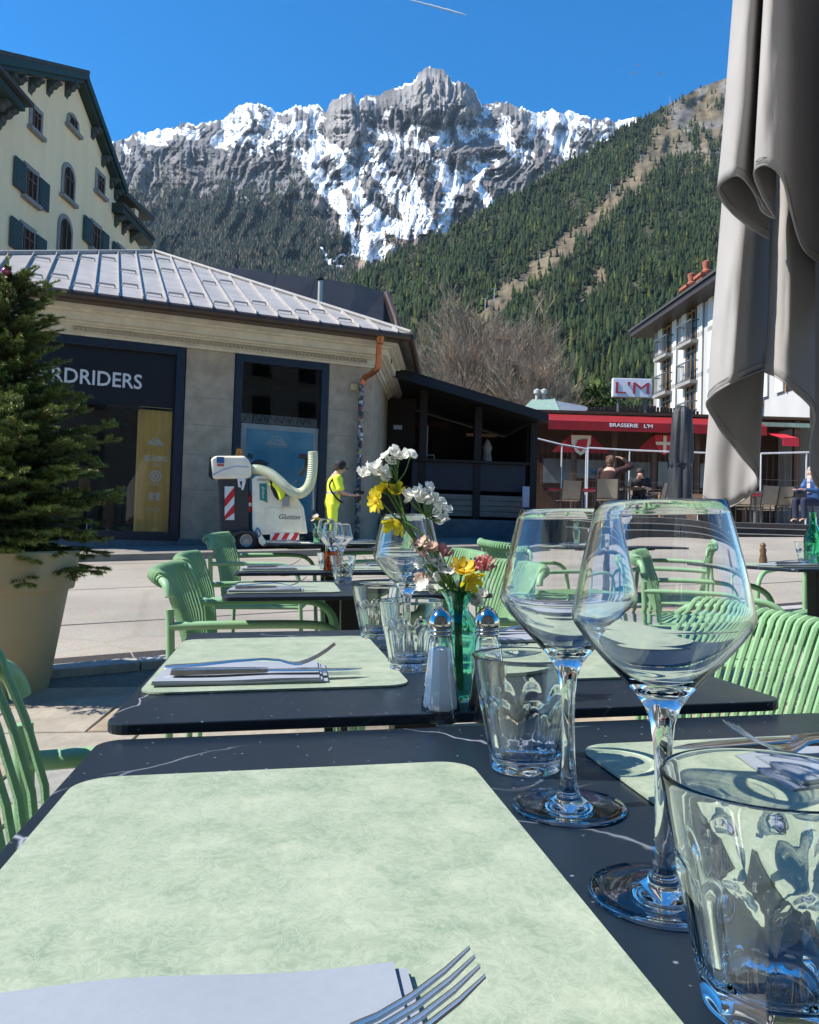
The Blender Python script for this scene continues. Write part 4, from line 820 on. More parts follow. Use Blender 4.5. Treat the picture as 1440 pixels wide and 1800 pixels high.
# platform
bx('deck', (bz(985, 880, -12.5)[0], -12.5, 0.2), (bxr, 1.5, zfl), pm('deck_edge', (.075, .06, .05), .85, var=.25), br)
for k_ in range(2):
    zz = zfl-.13*(k_+1); bx('deck_step', (bz(985, 880, -12.5)[0], -12.501-.32*(k_+1), .2), (bxr, -12.502-.32*k_, zz), MATS['deck_edge'], br); bx('step_nosing', (bz(985, 880, -12.5)[0], -12.54-.32*(k_+1), zz+.002), (bxr, -12.46-.32*(k_+1), zz+.02), pm('nosing', (.42, .40, .36), .7), br)
bx('deck_floor', (bz(985, 880, -12.5)[0], -12.45, zfl+.003), (bxr, 1.4, zfl+.012), pm('pale_deck', (.50, .47, .42), .8, var=.15), br); DECKF = .014
# roof sign
sg = empty('roof_sign', BF.M, "white roof sign with red letters L'M above the brasserie", 'sign')
a, z1 = bz(1078, 664, 0); b, z0 = bz(1146, 699, 0)
bx('sign_box', (a, 0, z0), (b, .22, z1), pm('sign_white', (.70, .72, .76), .5, var=.03), sg, .02)
for px in (1088, 1136): xx = bz(px, 720)[0]; MB().tube([(xx, .11, bz(1100, 742)[1]), (xx, .11, z0)], .05, 8).build('sign_post', M_IRON, sg)
sl = text('sign_lettering', "L'M", 1.0, pm('sign_red', (.38, .04, .05), .5), sg, Matrix.Identity(4), extrude=.012, bold=.0); vsx = [v.co for v in sl.data.vertices]
w0 = max(v.x for v in vsx)-min(v.x for v in vsx); h0 = max(v.y for v in vsx)-min(v.y for v in vsx); mx, my = (max(v.x for v in vsx)+min(v.x for v in vsx))/2, (max(v.y for v in vsx)+min(v.y for v in vsx))/2
sl.matrix_local = Matrix.Translation(((a+b)/2, -.014, (z0+z1)/2)) @ Matrix.Rotation(PI/2, 4, 'X') @ Matrix.Diagonal(((b-a)*.86/w0, (z1-z0)*.62/h0, 1, 1)) @ Matrix.Translation((-mx, -my, 0))
# copper roofed house behind
ch = empty('copper_roof_house', BF.M, 'house with a green copper and slate roof behind the brasserie', 'building')
Lc = 14
def cq(px, py, ly): return BF.hit(px, py, ly)
MB().poly([cq(905, 733, Lc), cq(990, 733, Lc), cq(975, 700, Lc+3), cq(935, 702, Lc+3)], (0, .1, -.15)).build('copper_slope', M_COPG, ch); MB().poly([cq(978, 728, Lc+.5), cq(1045, 732, Lc+.5), cq(1030, 714, Lc+3), cq(976, 704, Lc+3)], (0, .1, -.15)).build('slate_slope', pm('blue_slate', (.17, .19, .22), .5, var=.2), ch)
bx('wall', (cq(912, 735, Lc+.5).x, Lc+.6, 0), (cq(1040, 735, Lc+.5).x, Lc+4, cq(960, 734, Lc+.5).z), M_CONC, ch)
for px in (944, 956): p = cq(px, 702, Lc+3); MB().tube([(p.x, p.y, p.z-1), (p.x, p.y, p.z+.35)], .10, 8).build('vent_pipe', M_WHITE_W, ch); MB().lathe([(0, .3), (.2, .2), (.2, 0), (0, 0)], 10, Matrix.Translation((p.x, p.y, p.z+.35))).build('vent_cap', M_WHITE_W, ch, smooth=True)

# ---- dark timber kiosk between shop and brasserie -----------------------------------------------
KF = Frame(800, 20.0, R(6), 0.0)
ki = empty('timber_kiosk', KF.M, 'dark open timber kiosk with a sloping black roof and navy counter', 'kiosk')
def kz(px, py, ly=0): return KF.xz(px, py, ly)
(x0, z0), (x1, z1) = kz(640, 658), kz(946, 749)
d = Vector((x1-x0, 0, z1-z0)).normalized(); n = Vector((-d.z, 0, d.x))
mid_ = [kz(640, 655), kz(722, 678), kz(830, 711), kz(946, 746)]
for i in range(3):
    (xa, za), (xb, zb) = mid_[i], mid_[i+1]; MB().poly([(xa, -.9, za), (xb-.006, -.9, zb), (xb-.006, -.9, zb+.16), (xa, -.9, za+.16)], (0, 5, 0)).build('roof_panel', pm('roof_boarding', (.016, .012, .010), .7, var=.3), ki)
MB().poly([(mid_[0][0], -.98, mid_[0][1]-.1), (x1, -.98, mid_[3][1]-.08), (x1, -.98, mid_[3][1]+.10), (mid_[0][0], -.98, mid_[0][1]+.1)], (0, .07, 0)).build('verge_board', M_BLACK, ki)
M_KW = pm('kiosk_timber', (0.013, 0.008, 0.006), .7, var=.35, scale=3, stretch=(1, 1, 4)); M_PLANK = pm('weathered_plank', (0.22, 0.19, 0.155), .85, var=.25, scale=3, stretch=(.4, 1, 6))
zb_ = 0.3
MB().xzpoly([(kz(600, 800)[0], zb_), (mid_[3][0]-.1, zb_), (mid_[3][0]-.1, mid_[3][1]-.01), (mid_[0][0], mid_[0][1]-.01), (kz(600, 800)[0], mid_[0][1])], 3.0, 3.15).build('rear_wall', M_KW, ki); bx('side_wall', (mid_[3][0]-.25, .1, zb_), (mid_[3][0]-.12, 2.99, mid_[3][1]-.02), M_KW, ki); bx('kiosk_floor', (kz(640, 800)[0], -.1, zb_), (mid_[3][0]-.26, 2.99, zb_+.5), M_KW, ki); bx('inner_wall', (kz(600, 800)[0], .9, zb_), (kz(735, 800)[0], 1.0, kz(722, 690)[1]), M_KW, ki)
for px, top in ((655, 668), (742, 690), (838, 720), (936, 748)): a = kz(px, 800)[0]; bx('post', (a-.09, -.15, zb_), (a+.09, .05, kz(px, top)[1]+.05), M_KW, ki)
a, z1 = kz(724, 811); b, z0 = kz(921, 866); bx('counter_panel', (a, -.12, z0), (b, .0, z1), M_NAVY, ki); bx('counter_top', (a-.05, -.25, z1+.002), (b+.1, .5, z1+.06), M_KW, ki)
for r_ in range(4):
    zz0, zz1 = kz(800, 907-r_*9.6)[1], kz(800, 898-r_*9.6)[1]; bx('plank', (a+.01*r_, -.10, zz0), (b, -.02, zz1), M_PLANK, ki, .006)
for r_ in range(6):
    zz0, zz1 = kz(690, 905-r_*9)[1], kz(690, 896.6-r_*9)[1]; bx('plank', (kz(660, 880)[0], .05, zz0), (a-.02, .12, zz1), pm('reddish_plank', (.11, .06, .04), .8, var=.3, stretch=(.4, 1, 6)), ki, .006)
bx('bench_slab', (a-.6, -.9, zb_+.25), (b+.3, -.25, kz(800, 912, -.9)[1]), pm('stone_bench', (.12, .125, .13), .85, var=.2), ki)
c = kz(847, 765, 1.5); bx('lamp_bar', (c[0]-.42, 1.5, c[1]-.04), (c[0]+.42, 1.58, c[1]+.04), pm('pale_lath', (.42, .27, .13), .6), ki)
for px0, py0, px1, py1, cc in ((700, 738, 790, 752, (.05, .018, .010)), (760, 770, 812, 800, (.02, .012, .01)), (905, 770, 935, 800, (.09, .04, .015))):
    a, z1 = kz(px0, py0, 2.85); b, z0 = kz(px1, py1, 2.85); bx('wall_board', (a, 2.85, z0), (b, 2.94, z1), pm('wall_board_%d' % px0, cc, .7), ki)
a, z1 = kz(692, 747, .3); bx('wall_label', (a, .28, z1-.11), (a+.22, .30, z1), pm('label_grey', (.33, .36, .40), .6), ki)
c = kz(749, 790, .3); MB().tube([(c[0], .3, kz(749, 840, .3)[1]), (c[0], .3, kz(749, 748, .3)[1])], .045, 8).build('pale_pole', pm('pale_pole', (.22, .2, .15), .6), ki)
MB().tube([tuple(KF.hit(742, 815, .2)), tuple(KF.hit(742, 800, .2)), tuple(KF.hit(763, 800, .2)), tuple(KF.hit(763, 815, .2))], .02, 6).build('metal_rack', M_PYLON, ki)
c = KF.hit(856, 812, .3); MB().lathe([(.0, 0), (.14, 0), (.10, .25), (.13, .38), (.05, .55), (.0, .6)], 12, Matrix.Translation(c)).build('hanging_cloth', pm('pale_cloth', (.30, .25, .20), .9, var=.3), ki, smooth=True)
a, z1 = kz(919, 855, -.4); b, z0 = kz(930, 892, -.4); bx('board_stand', (a, -.42, z0), (b, -.36, z1), pm('pale_blue_board', (.40, .45, .55), .6), ki)
# =================================================================== TREES, PEOPLE, MACHINE
# ---- restaurant house behind the terrace (it shows only as the dark reflection in panes and glasses)
rh = empty('restaurant_house', Matrix.Translation((0, -9.0, 0)), 'stone restaurant house standing behind the terrace', 'building')
M_RH = pm('restaurant_plaster', (0.34, 0.30, 0.25), .9, var=.3, scale=2, bump=.3)
bx('wall', (-22, -8, 0), (22, 0, 12.0), M_RH, rh)
for k in range(-6, 7):
    for z in (0.9, 3.8, 6.6, 9.4): bx('window', (k*3.2-.6, 0.002, z), (k*3.2+.6, .05, z+1.7), M_WGL, rh); bx('sill', (k*3.2-.75, .0, z-.14), (k*3.2+.75, .16, z-.02), M_STONE, rh)
bx('eave', (-23, -8.5, 12.002), (23, 1.0, 12.3), M_BROWN, rh)
# ---- bare broadleaf trees behind the kiosk
M_BARK = pm('grey_bark', (0.27, 0.205, 0.145), .9, var=.3, scale=2)
def bare_tree(px, Y, topy, half, label, seed, grp='leafless trees behind the kiosk'):
    rnd = random.Random(seed); b = at(px, 900, Y); b.z = 1.8; top = at(px, topy, Y).z; H = top-b.z; Rr = half*Y/F
    root = empty('bare_tree', Matrix.Translation(b), label, 'tree', grp)
    tr = MB(); tr.tube([(0, 0, -.5), (.05, 0, H*.12), (0, .1, H*.24)], [H*.026, H*.021, H*.018], 10); tr.build('trunk', M_BARK, root, smooth=True)
    segs = []
    def grow(p, d, L, r, lev):
        n = 3 if lev < 3 else 2; pts = [p]; q = p.copy(); dd = d.copy()
        for k in range(n):
            dd = (dd+Vector((rnd.uniform(-.16, .16), rnd.uniform(-.16, .16), rnd.uniform(-.02, .14)))).normalized(); q = q+dd*(L/n); pts.append(q.copy())
        segs.append((pts, r, lev))
        if lev >= 4: return
        kids = (0, 6, 6, 6, 6)[lev+1]
        for k in range(kids):
            f = rnd.uniform(.3, 1.0) if k else 1.0; i = min(int(f*n), n-1); base = pts[i]+(pts[i+1]-pts[i])*(f*n-i)
            a = rnd.uniform(0, 6.28); sp = rnd.uniform(.25, .75); o_ = dd.orthogonal().normalized(); o2 = dd.cross(o_)
            nd = (dd*math.cos(sp)+(o_*math.cos(a)+o2*math.sin(a))*math.sin(sp)+Vector((0, 0, .18))).normalized(); grow(base, nd, L*rnd.uniform(.42, .66), r*.52, lev+1)
    for k in range(9):
        a = 2*PI*k/9+rnd.uniform(-.3, .3); e = rnd.uniform(.15, 1.0); tgt = Vector((Rr*e*math.cos(a)*.95, Rr*e*math.sin(a)*.95, H*(.95-.35*e*e)))
        s = Vector((0, 0, H*rnd.uniform(.10, .24))); grow(s, (tgt-s).normalized(), (tgt-s).length*.62, H*.0085, 0)
    cr = MB()
    for pts, r, lev in segs: cr.tube(pts, [1.35*r*(1-.5*i/(len(pts)-1)) for i in range(len(pts))], 5 if lev < 2 else 3, cap=False)
    cr.build('crown', M_BARK if seed % 2 else pm('brown_twigs', (0.285, 0.215, 0.15), .9, var=.3, scale=2), root, fix=False)
bare_tree(855, 72, 545, 95, 'tallest leafless tree, in the middle behind the kiosk roof', 1); bare_tree(805, 66, 600, 62, 'broad leafless tree left of the tallest, nearest the shop corner', 2)
bare_tree(905, 76, 560, 80, 'leafless tree right of the tallest one, full of fine twigs', 3); bare_tree(948, 64, 628, 50, 'low leafless tree beside the green copper roof', 4); bare_tree(768, 78, 648, 40, 'small leafless tree right behind the shop corner', 5)
def leafy_bush(px, Y, topy, half, label, seed):
    rnd = np.random.default_rng(seed); b = at(px, 720, Y); b.z = 2; H = at(px, topy, Y).z-b.z; Rr = half*Y/F
    r = empty('round_tree', Matrix.Translation(b), label, 'tree'); MB().tube([(0, 0, 0), (0, 0, H*.5)], [.3, .15], 8).build('trunk', M_BARK, r)
    n = 5200; u = rnd.normal(size=(n, 3)); u /= np.linalg.norm(u, axis=1)[:, None]; rad = rnd.uniform(.45, 1.0, n)**.6*(0.82+.18*np.sin(u[:, 0]*7)*np.cos(u[:, 2]*6+u[:, 1]*5)); c = u*rad[:, None]*[Rr, Rr, H*.42]+[0, 0, H*.58]
    t1 = rnd.normal(size=(n, 3))*.28; t2 = rnd.normal(size=(n, 3))*.28; V = np.stack([c, c+t1, c+t2], 1).reshape(-1, 3); col = np.repeat(np.array([.07, .10, .03])*rnd.uniform(.5, 1.6, (n, 1)), 3, 0)
    me = mesh_np('crown', V, np.arange(3*n).reshape(-1, 3), col); me.materials.append(MATS['fir_needles']); o = bpy.data.objects.new('crown', me); COL.objects.link(o); o.parent = r
leafy_bush(1050, 75, 655, 62, 'yellowish green bushy tree behind the slatted roof box', 3); leafy_bush(1000, 82, 690, 40, 'low green bush beside the copper roofed house', 4)

# ---- potted fir
PB = Vector((-2.17, 4.12, gz(3.8)))
pot = empty('flower_pot', Matrix.Translation(PB), 'large beige plastic plant pot with a broad rim', 'plant pot')
M_POT = pm('beige_plastic', (0.37, 0.31, 0.185), .6, var=.06, scale=3)
MB().lathe([(0, .0), (.262, .0), (.272, .012), (.365, .535), (.369, .545), (.392, .548), (.396, .556), (.418, .725), (.422, .74), (.414, .748), (.395, .745), (.388, .70), (.0, .68)], 72).build('pot_body', M_POT, pot, smooth=True, ang=30)
MB().lathe([(0, .69), (.2, .705), (.378, .695), (.38, .66), (0, .66)], 40).build('soil', pm('potting_soil', (.035, .025, .018), .95, var=.4, scale=20, bump=.6), pot, smooth=True)
TB = PB+Vector((.055, 0, .69)); fir = empty('fir_tree', Matrix.Translation(TB), 'dense dark green fir growing in the beige pot', 'tree')
def fir_tree():
    rnd = random.Random(9); H = at(30, 478, 4.1).z-TB.z
    wood = MB(); wood.tube([(0, 0, -.02), (.005, 0, H*.5), (.0, 0, H*1.03)], [.035, .022, .004], 8)
    nd_p, nd_d, nd_l, nd_c = [], [], [], []
    prof = [(0, .40), (.08, .47), (.25, .49), (.42, .42), (.52, .30), (.62, .22), (.75, .22), (.87, .22), (.94, .14), (1, .05)]
    def rr(f):
        for (a, b), (c, d) in zip(prof[:-1], prof[1:]):
            if a <= f <= c: return b+(d-b)*(f-a)/(c-a)
        return .05
    def needles(p0, p1, bright, n):
        d = p1-p0; L = d.length; dn = d.normalized(); o_ = dn.orthogonal().normalized(); o2 = dn.cross(o_)
        for k in range(n):
            f = k/n; a = rnd.uniform(0, 6.28); s = o_*math.cos(a)+o2*math.sin(a)
            if s.z < -.35 and rnd.random() < .6: s = -s
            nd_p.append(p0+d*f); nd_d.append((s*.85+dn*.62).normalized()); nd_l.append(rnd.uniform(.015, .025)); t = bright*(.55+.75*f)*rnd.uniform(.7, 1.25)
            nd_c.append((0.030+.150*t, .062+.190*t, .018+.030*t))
    def twig(p, d, L, bright, lev):
        e = p+d*L+Vector((0, 0, -.012*L)); wood.tube([p, (p+e)/2+Vector((0, 0, .008)), e], [.0032, .0024, .0015], 4, cap=False)
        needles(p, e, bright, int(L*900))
        if lev < 1:
            for s in (-1, 1):
                for f in (.35, .62, .85):
                    if rnd.random() < .85:
                        side = d.cross(Vector((0, 0, 1))).normalized()*s; twig(p+(e-p)*f, (d*.62+side*.72+Vector((0, 0, rnd.uniform(-.15, .22)))).normalized(), L*(1.05-f)*rnd.uniform(.55, .85), bright, lev+1)
    z = .0
    while z < .985:
        n = int(5+7*(1-z)); a0 = rnd.uniform(0, 6.28)
        for k in range(n):
            a = a0+2*PI*k/n+rnd.uniform(-.35, .35)
            if math.cos(a) < -.75 and rnd.random() < .4: continue
            R_ = rr(z)*rnd.uniform(.72, 1.12); droop = -.10+.55*z+rnd.uniform(-.12, .12); d = Vector((math.cos(a), math.sin(a), droop)).normalized(); p0 = Vector((0, 0, z*H))
            m = 5; pts = [p0+d*R_*(i/m)+Vector((0, 0, .10*R_*(i/m)**2+(-.16*R_*(i/m)**2 if z < .12 else 0))) for i in range(m+1)]; wood.tube(pts, [.010*(1-.8*i/m) for i in range(m+1)], 5, cap=False)
            for i in range(1, m+1):
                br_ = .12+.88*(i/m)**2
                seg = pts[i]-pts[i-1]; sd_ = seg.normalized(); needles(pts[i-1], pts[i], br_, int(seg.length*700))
                for s in (-1, 1):
                    side = sd_.cross(Vector((0, 0, 1))).normalized()*s; twig(pts[i], (sd_*.75+side*rnd.uniform(.5, .9)+Vector((0, 0, rnd.uniform(-.25, .25)))).normalized(), R_*.30*(1.25-.6*i/m)*rnd.uniform(.7, 1.2), br_, 0)
            twig(pts[-1], d, .09, 1.0, 1)
        z += rnd.uniform(.024, .034)
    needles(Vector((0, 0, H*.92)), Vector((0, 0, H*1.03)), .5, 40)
    P = np.array(nd_p); D = np.array(nd_d); Ln = np.array(nd_l)[:, None]; C = np.array(nd_c); S = np.cross(D, np.random.default_rng(2).normal(size=P.shape)); S /= np.linalg.norm(S, axis=1)[:, None]+1e-9
    V = np.stack([P-S*.0017, P+S*.0017, P+D*Ln], 1).reshape(-1, 3)
    me = mesh_np('needles', V, np.arange(len(V)).reshape(-1, 3), np.repeat(C, 3, 0)); me.materials.append(col_mat('fir_needle_green', .45, 8, .2, .4)); o = bpy.data.objects.new('needles', me); COL.objects.link(o); o.parent = fir
    wood.build('trunk', pm('fir_bark', (.09, .05, .03), .9, var=.3), fir, smooth=True, fix=False)
    MB().tube([(0, 0, H*1.02), (.004, 0, H*1.08)], [.006, .003], 6).build('leader_shoot', pm('golden_shoot', (.40, .22, .06), .6), fir)
fir_tree()
p = at(10, 477, 4.05); o = MB().lathe([(0, -.022), (.012, -.018), (.0215, -.004), (.0215, .004), (.012, .018), (.004, .022), (.004, .03), (0, .03)], 20, Matrix.Translation(p)).build('bauble', pm('pink_bauble', (.55, .12, .22), .12, metal=.5, var=.05), None, smooth=True); tag(o, 'small shiny pink bauble near the top of the potted fir', 'bauble')

# ---- people
M_SKIN = pm('skin', (.50, .30, .22), .55, var=.06); M_HIVIS = pm('hivis_yellow', (.82, .98, .06), .7, var=.06, scale=8); M_DARK = pm('dark_cloth', (.018, .018, .022), .8, var=.2)
def skin(name, V, E, Rr, mat, parent, sub=2):
    me = bpy.data.meshes.new(name); me.from_pydata([tuple(v) for v in V], E, []); me.update(); o = bpy.data.objects.new(name, me); COL.objects.link(o); o.parent = parent
    o.modifiers.new('skin', 'SKIN').use_smooth_shade = True
    for i, r in enumerate(Rr): me.skin_vertices[0].data[i].radius = (r, r) if not isinstance(r, tuple) else r
    me.skin_vertices[0].data[0].use_root = True
    m = o.modifiers.new('sub', 'SUBSURF'); m.levels = sub; m.render_levels = sub; me.materials.append(mat); return o
def person(M, label, J, top, low, hair, shoes=True, short=True, cap=None):
    """J: joints pelvis chest neck head, shoulder/elbow/wrist/hand/hip/knee/ankle/toe for l and r"""
    root = empty('person', M, label, 'person'); g = lambda k: Vector(J[k])
    V = [g('pelvis'), (g('pelvis')+g('chest'))/2, g('chest'), g('neck'), g('head')-Vector((0, 0, .05)), g('head')+Vector((0, 0, .045))]; Rr = [(.14, .11), (.125, .10), (.15, .105), .052, (.076, .085), (.078, .09)]; E = [(0, 1), (1, 2), (2, 3), (3, 4), (4, 5)]
    f = Vector(J.get('face', (1, 0, 0))).normalized(); V.append(g('head')+f*.098+Vector((0, 0, -.015))); Rr.append(.014); E.append((4, 6))
    for s in 'lr':
        k = len(V); V += [g('sho_'+s), g('elb_'+s), g('wri_'+s), g('han_'+s)]; Rr += [.058, .042, .030, (.036, .022)]; E += [(2, k), (k, k+1), (k+1, k+2), (k+2, k+3)]
        dirn = (g('han_'+s)-g('wri_'+s)).normalized(); sdv = dirn.cross(Vector((0, 0, 1))).normalized() if abs(dirn.z) < .95 else Vector((0, 1, 0))
        for q, ln in ((-.028, .050), (-.010, .062), (.009, .064), (.026, .055)):
            n = len(V); V += [g('han_'+s)+sdv*q+dirn*ln*.55, g('han_'+s)+sdv*q*1.1+dirn*ln+Vector((0, 0, -.02))]; Rr += [.0095, .0085]; E += [(k+3, n), (n, n+1)]
        n = len(V); V += [g('wri_'+s)+dirn*.05+sdv*.045]; Rr += [.011]; E += [(k+2, n)]
        k = len(V); V += [g('hip_'+s), g('kne_'+s), g('ank_'+s), g('toe_'+s)]; Rr += [.085, .058, .04, .038]; E += [(0, k), (k, k+1), (k+1, k+2), (k+2, k+3)]
    skin('body', V, E, Rr, M_SKIN, root)
    def ball(mb, p, r): mb.lathe([(0, -r), (r*.5, -r*.87), (r*.87, -r*.5), (r, 0), (r*.87, r*.5), (r*.5, r*.87), (0, r)], 14, Matrix.Translation(p))
    def loft(mb, rings):
        n = 18; vs = []; fs = []
        for c, a_, b_ in rings: vs += [Vector(c)+Vector((a_*math.cos(2*PI*k/n), b_*math.sin(2*PI*k/n), 0)) for k in range(n)]
        for q in range(len(rings)-1): fs += [(q*n+k, q*n+(k+1) % n, (q+1)*n+(k+1) % n, (q+1)*n+k) for k in range(n)]
        fs += [tuple(range(n))[::-1], tuple((len(rings)-1)*n+k for k in range(n))]; mb.add(vs, fs)
    def fuse(o, v=.017):
        m = o.modifiers.new('fuse', 'REMESH'); m.mode = 'VOXEL'; m.voxel_size = v; m.use_smooth_shade = True; sm = o.modifiers.new('soft', 'SMOOTH'); sm.iterations = 3; sm.factor = .5; return o
    pl_, ch_, nk_ = g('pelvis'), g('chest'), g('neck'); up_ = (ch_-pl_)
    sh = MB(); loft(sh, [(pl_-up_*.12, .135, .175), (pl_+up_*.15, .130, .172), (pl_+up_*.5, .120, .165), (pl_+up_*.82, .132, .188), (ch_+(nk_-ch_)*.25, .128, .200), (ch_+(nk_-ch_)*.55, .100, .170), (ch_+(nk_-ch_)*.85, .062, .085)])
    for s in 'lr':
        a_, b_, c_ = g('sho_'+s), g('elb_'+s), g('wri_'+s); ball(sh, a_, .078); ball(sh, a_*.6+ch_*.4, .085)
        if short: sh.tube([a_, a_*.5+b_*.5, a_*.12+b_*.88], [.076, .070, .072], 12)
        else: sh.tube([a_, b_], [.074, .060], 12); ball(sh, b_, .060); sh.tube([b_, c_], [.060, .044], 12)
    fuse(sh.build('shirt', top, root))
    tr_ = MB(); loft(tr_, [(pl_+Vector((0, 0, .07)), .122, .165), (pl_+Vector((0, 0, -.02)), .135, .180), (pl_+Vector((0, 0, -.10)), .118, .165)])
    for s in 'lr':
        a_, b_, c_ = g('hip_'+s), g('kne_'+s), g('ank_'+s)+Vector((0, 0, .02)); ball(tr_, a_, .10); tr_.tube([a_, b_], [.100, .078], 12); ball(tr_, b_, .079); tr_.tube([b_, c_], [.078, .066], 12)
    fuse(tr_.build('trousers', low, root))
    for s in 'lr': skin('shoe', [g('ank_'+s)+Vector((0, 0, -.03)), g('toe_'+s)], [(0, 1)], [.05, .046], M_DARK, root, 1)
    h = g('head'); q = f.to_track_quat('X', 'Z').to_matrix().to_4x4()
    if cap:
        MB().lathe([(.096, .0), (.10, .02), (.097, .06), (.075, .10), (.03, .118), (0, .12)], 20, Matrix.Translation(h+Vector((0, 0, .03)))).build('cap', cap, root, smooth=True)
        MB().grid(lambda u, v: tuple(Matrix.Translation(h+Vector((0, 0, .035))) @ q @ Vector((.08+.085*v, (u-.5)*.16*(1-.35*v*v), -.018*v))), 6, 4).build('cap_brim', cap, root, smooth=True)
        MB().lathe([(.094, -.05), (.098, -.02), (.097, .03), (.09, .03)], 18, Matrix.Translation(h-f*.02)).build('hair', hair, root, smooth=True)
    else:
        hm = MB(); ball(hm, h-f*.026+Vector((0, 0, .038)), .098); ball(hm, h-f*.05+Vector((0, 0, -.02)), .088)
        if not short: ball(hm, h-f*.055+Vector((0, 0, -.09)), .075)
        rnd = random.Random(5)
        for q in range(26):
            d_ = Vector((rnd.uniform(-1, 1), rnd.uniform(-1, 1), rnd.uniform(-.3, 1))).normalized()
            if d_.dot(f) < .45: ball(hm, h-f*.03+Vector((0, 0, .025))+d_*.085, rnd.uniform(.018, .032))
        fuse(hm.build('hair', hair, root), .010)
    return root
g0 = gz(15.2)+.0
wp = at(581, 968, 15.0); wp.z = gz(15.2)+.11*0
JW = dict(pelvis=(0, 0, .95), chest=(.04, 0, 1.34), neck=(.075, 0, 1.50), head=(.12, 0, 1.615), face=(1, -.15, -.35), sho_l=(.04, .185, 1.40), elb_l=(.13, .20, 1.13), wri_l=(.36, .12, 1.12), han_l=(.44, .09, 1.14), sho_r=(.04, -.185, 1.40), elb_r=(.10, -.215, 1.13), wri_r=(.34, -.15, 1.09), han_r=(.42, -.12, 1.10),
          hip_l=(0, .09, .90), kne_l=(.03, .10, .50), ank_l=(-.02, .10, .09), toe_l=(.13, .11, .045), hip_r=(-.01, -.09, .90), kne_r=(.0, -.10, .50), ank_r=(-.06, -.10, .09), toe_r=(.09, -.12, .045))
WK = Matrix.Translation(wp) @ Matrix.Rotation(ROLL, 4, 'Y') @ Matrix.Rotation(R(18), 4, 'Z') @ Matrix.Diagonal((1.12, 1.15, 1.0, 1))
wk = person(WK, 'street worker in neon yellow clothes and dark cap, looking down at his hands', JW, M_HIVIS, M_HIVIS, pm('dark_hair', (.03, .02, .015), .7), cap=M_DARK)
MB().tube(catmull([(.03, -.10, 1.46), (-.10, -.20, 1.25), (.03, -.20, 1.02), (.16, -.10, .95)], 5), .018, 6).build('shoulder_strap', M_DARK, wk, smooth=True)
MB().lathe([(.170, 0), (.176, .005), (.176, .045), (.170, .05)], 24, Matrix.Translation((.022, 0, 1.10)) @ Matrix.Diagonal((.74, .98, 1, 1))).build('reflective_band', pm('reflective_tape', (.55, .58, .50), .35, metal=.3), wk, smooth=True)
for s in (-1, 1): MB().lathe([(0, -.05), (.04, -.04), (.052, 0), (.045, .05), (0, .06)], 10, Matrix.Translation((.42, s*.10, 1.12)) @ Matrix.Rotation(1.4, 4, 'Y')).build('glove', M_DARK, wk, smooth=True)
MB().box((.40, -.07, 1.13), (.54, .06, 1.19)).build('hand_tool', M_DARK, wk, bevel=.01)

# ---- street vacuum machine
GF = Frame(440, 14.7, R(10), 0.0)
vm = empty('street_vacuum', GF.M, 'white and black street vacuum machine with a pale ribbed hose', 'street cleaner')
M_MW = pm('machine_white', (.88, .82, .64), .35, var=.10, scale=5); M_BIN = pm('bin_plastic', (.035, .037, .038), .55, var=.15); M_STR = pm('reflective_red', (.55, .02, .025), .4); M_STW = pm('reflective_white', (.72, .73, .72), .4); M_RUB = pm('tyre_rubber', (.012, .012, .013), .8); M_RIM = pm('grey_rim', (.42, .43, .44), .4, metal=.3)
def G2(px, py, ly=0.0): p = GF.hit(px, py, ly); return (p.x, p.z)
def gpoly(nm, pxs, y0, y1, mat, bev=.01, par=None): return MB().xzpoly([G2(*q_, y0) for q_ in pxs], y0, y1).build(nm, mat, par or vm, bevel=bev)
gpoly('rear_bin', [(383, 838), (437, 838), (438, 938), (388, 934)], -.30, .34, M_BIN, .03)
gpoly('bin_lid', [(374, 842), (371, 822), (370, 806), (378, 801), (430, 801), (440, 812), (442, 836), (436, 841)], -.36, .38, M_MW, .05)
gpoly('lid_back', [(366, 838), (368, 803), (373, 803), (375, 840)], -.33, .35, M_BLACK, .02)
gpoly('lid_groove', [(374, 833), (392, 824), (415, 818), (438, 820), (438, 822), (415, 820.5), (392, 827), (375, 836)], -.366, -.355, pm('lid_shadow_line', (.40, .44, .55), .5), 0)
gpoly('hand_grip', [(417, 840), (432, 838), (432, 847), (428, 861), (424, 861), (426, 846), (421, 846), (424, 857), (419, 856)], -.35, -.31, M_STW, .004)
def stripes(x0, x1, y0, y1, n, ly, slope):
    base = gpoly('warning_plate', [(x0, y0), (x1, y0), (x1, y1), (x0, y1)], ly, ly+.012, M_STW, 0); h = (y1-y0)
    if slope == 'v':
        st = h/n
        for k in range(n):
            t = y0+st*k+st*.15; a = [(x0, t+st*.62), (x1, t-st*.12), (x1, t+st*.42), (x0, t+st*1.1)]; a = [(x_, min(max(y_, y0), y1)) for x_, y_ in a]; gpoly('red_stripe', a, ly-.004, ly-.0005, M_STR, 0, base)
    else:
        st = (x1-x0)/n
        for k in range(n):
            t = x0+st*k; a = [(t+st*.1, y1), (t+st*.62, y1), (min(t+st*1.05, x1), y0), (t+st*.55, y0)]; gpoly('red_stripe', a, ly-.004, ly-.0005, M_STR, 0, base)
stripes(395, 412, 855, 914, 2, -.325, 'v')
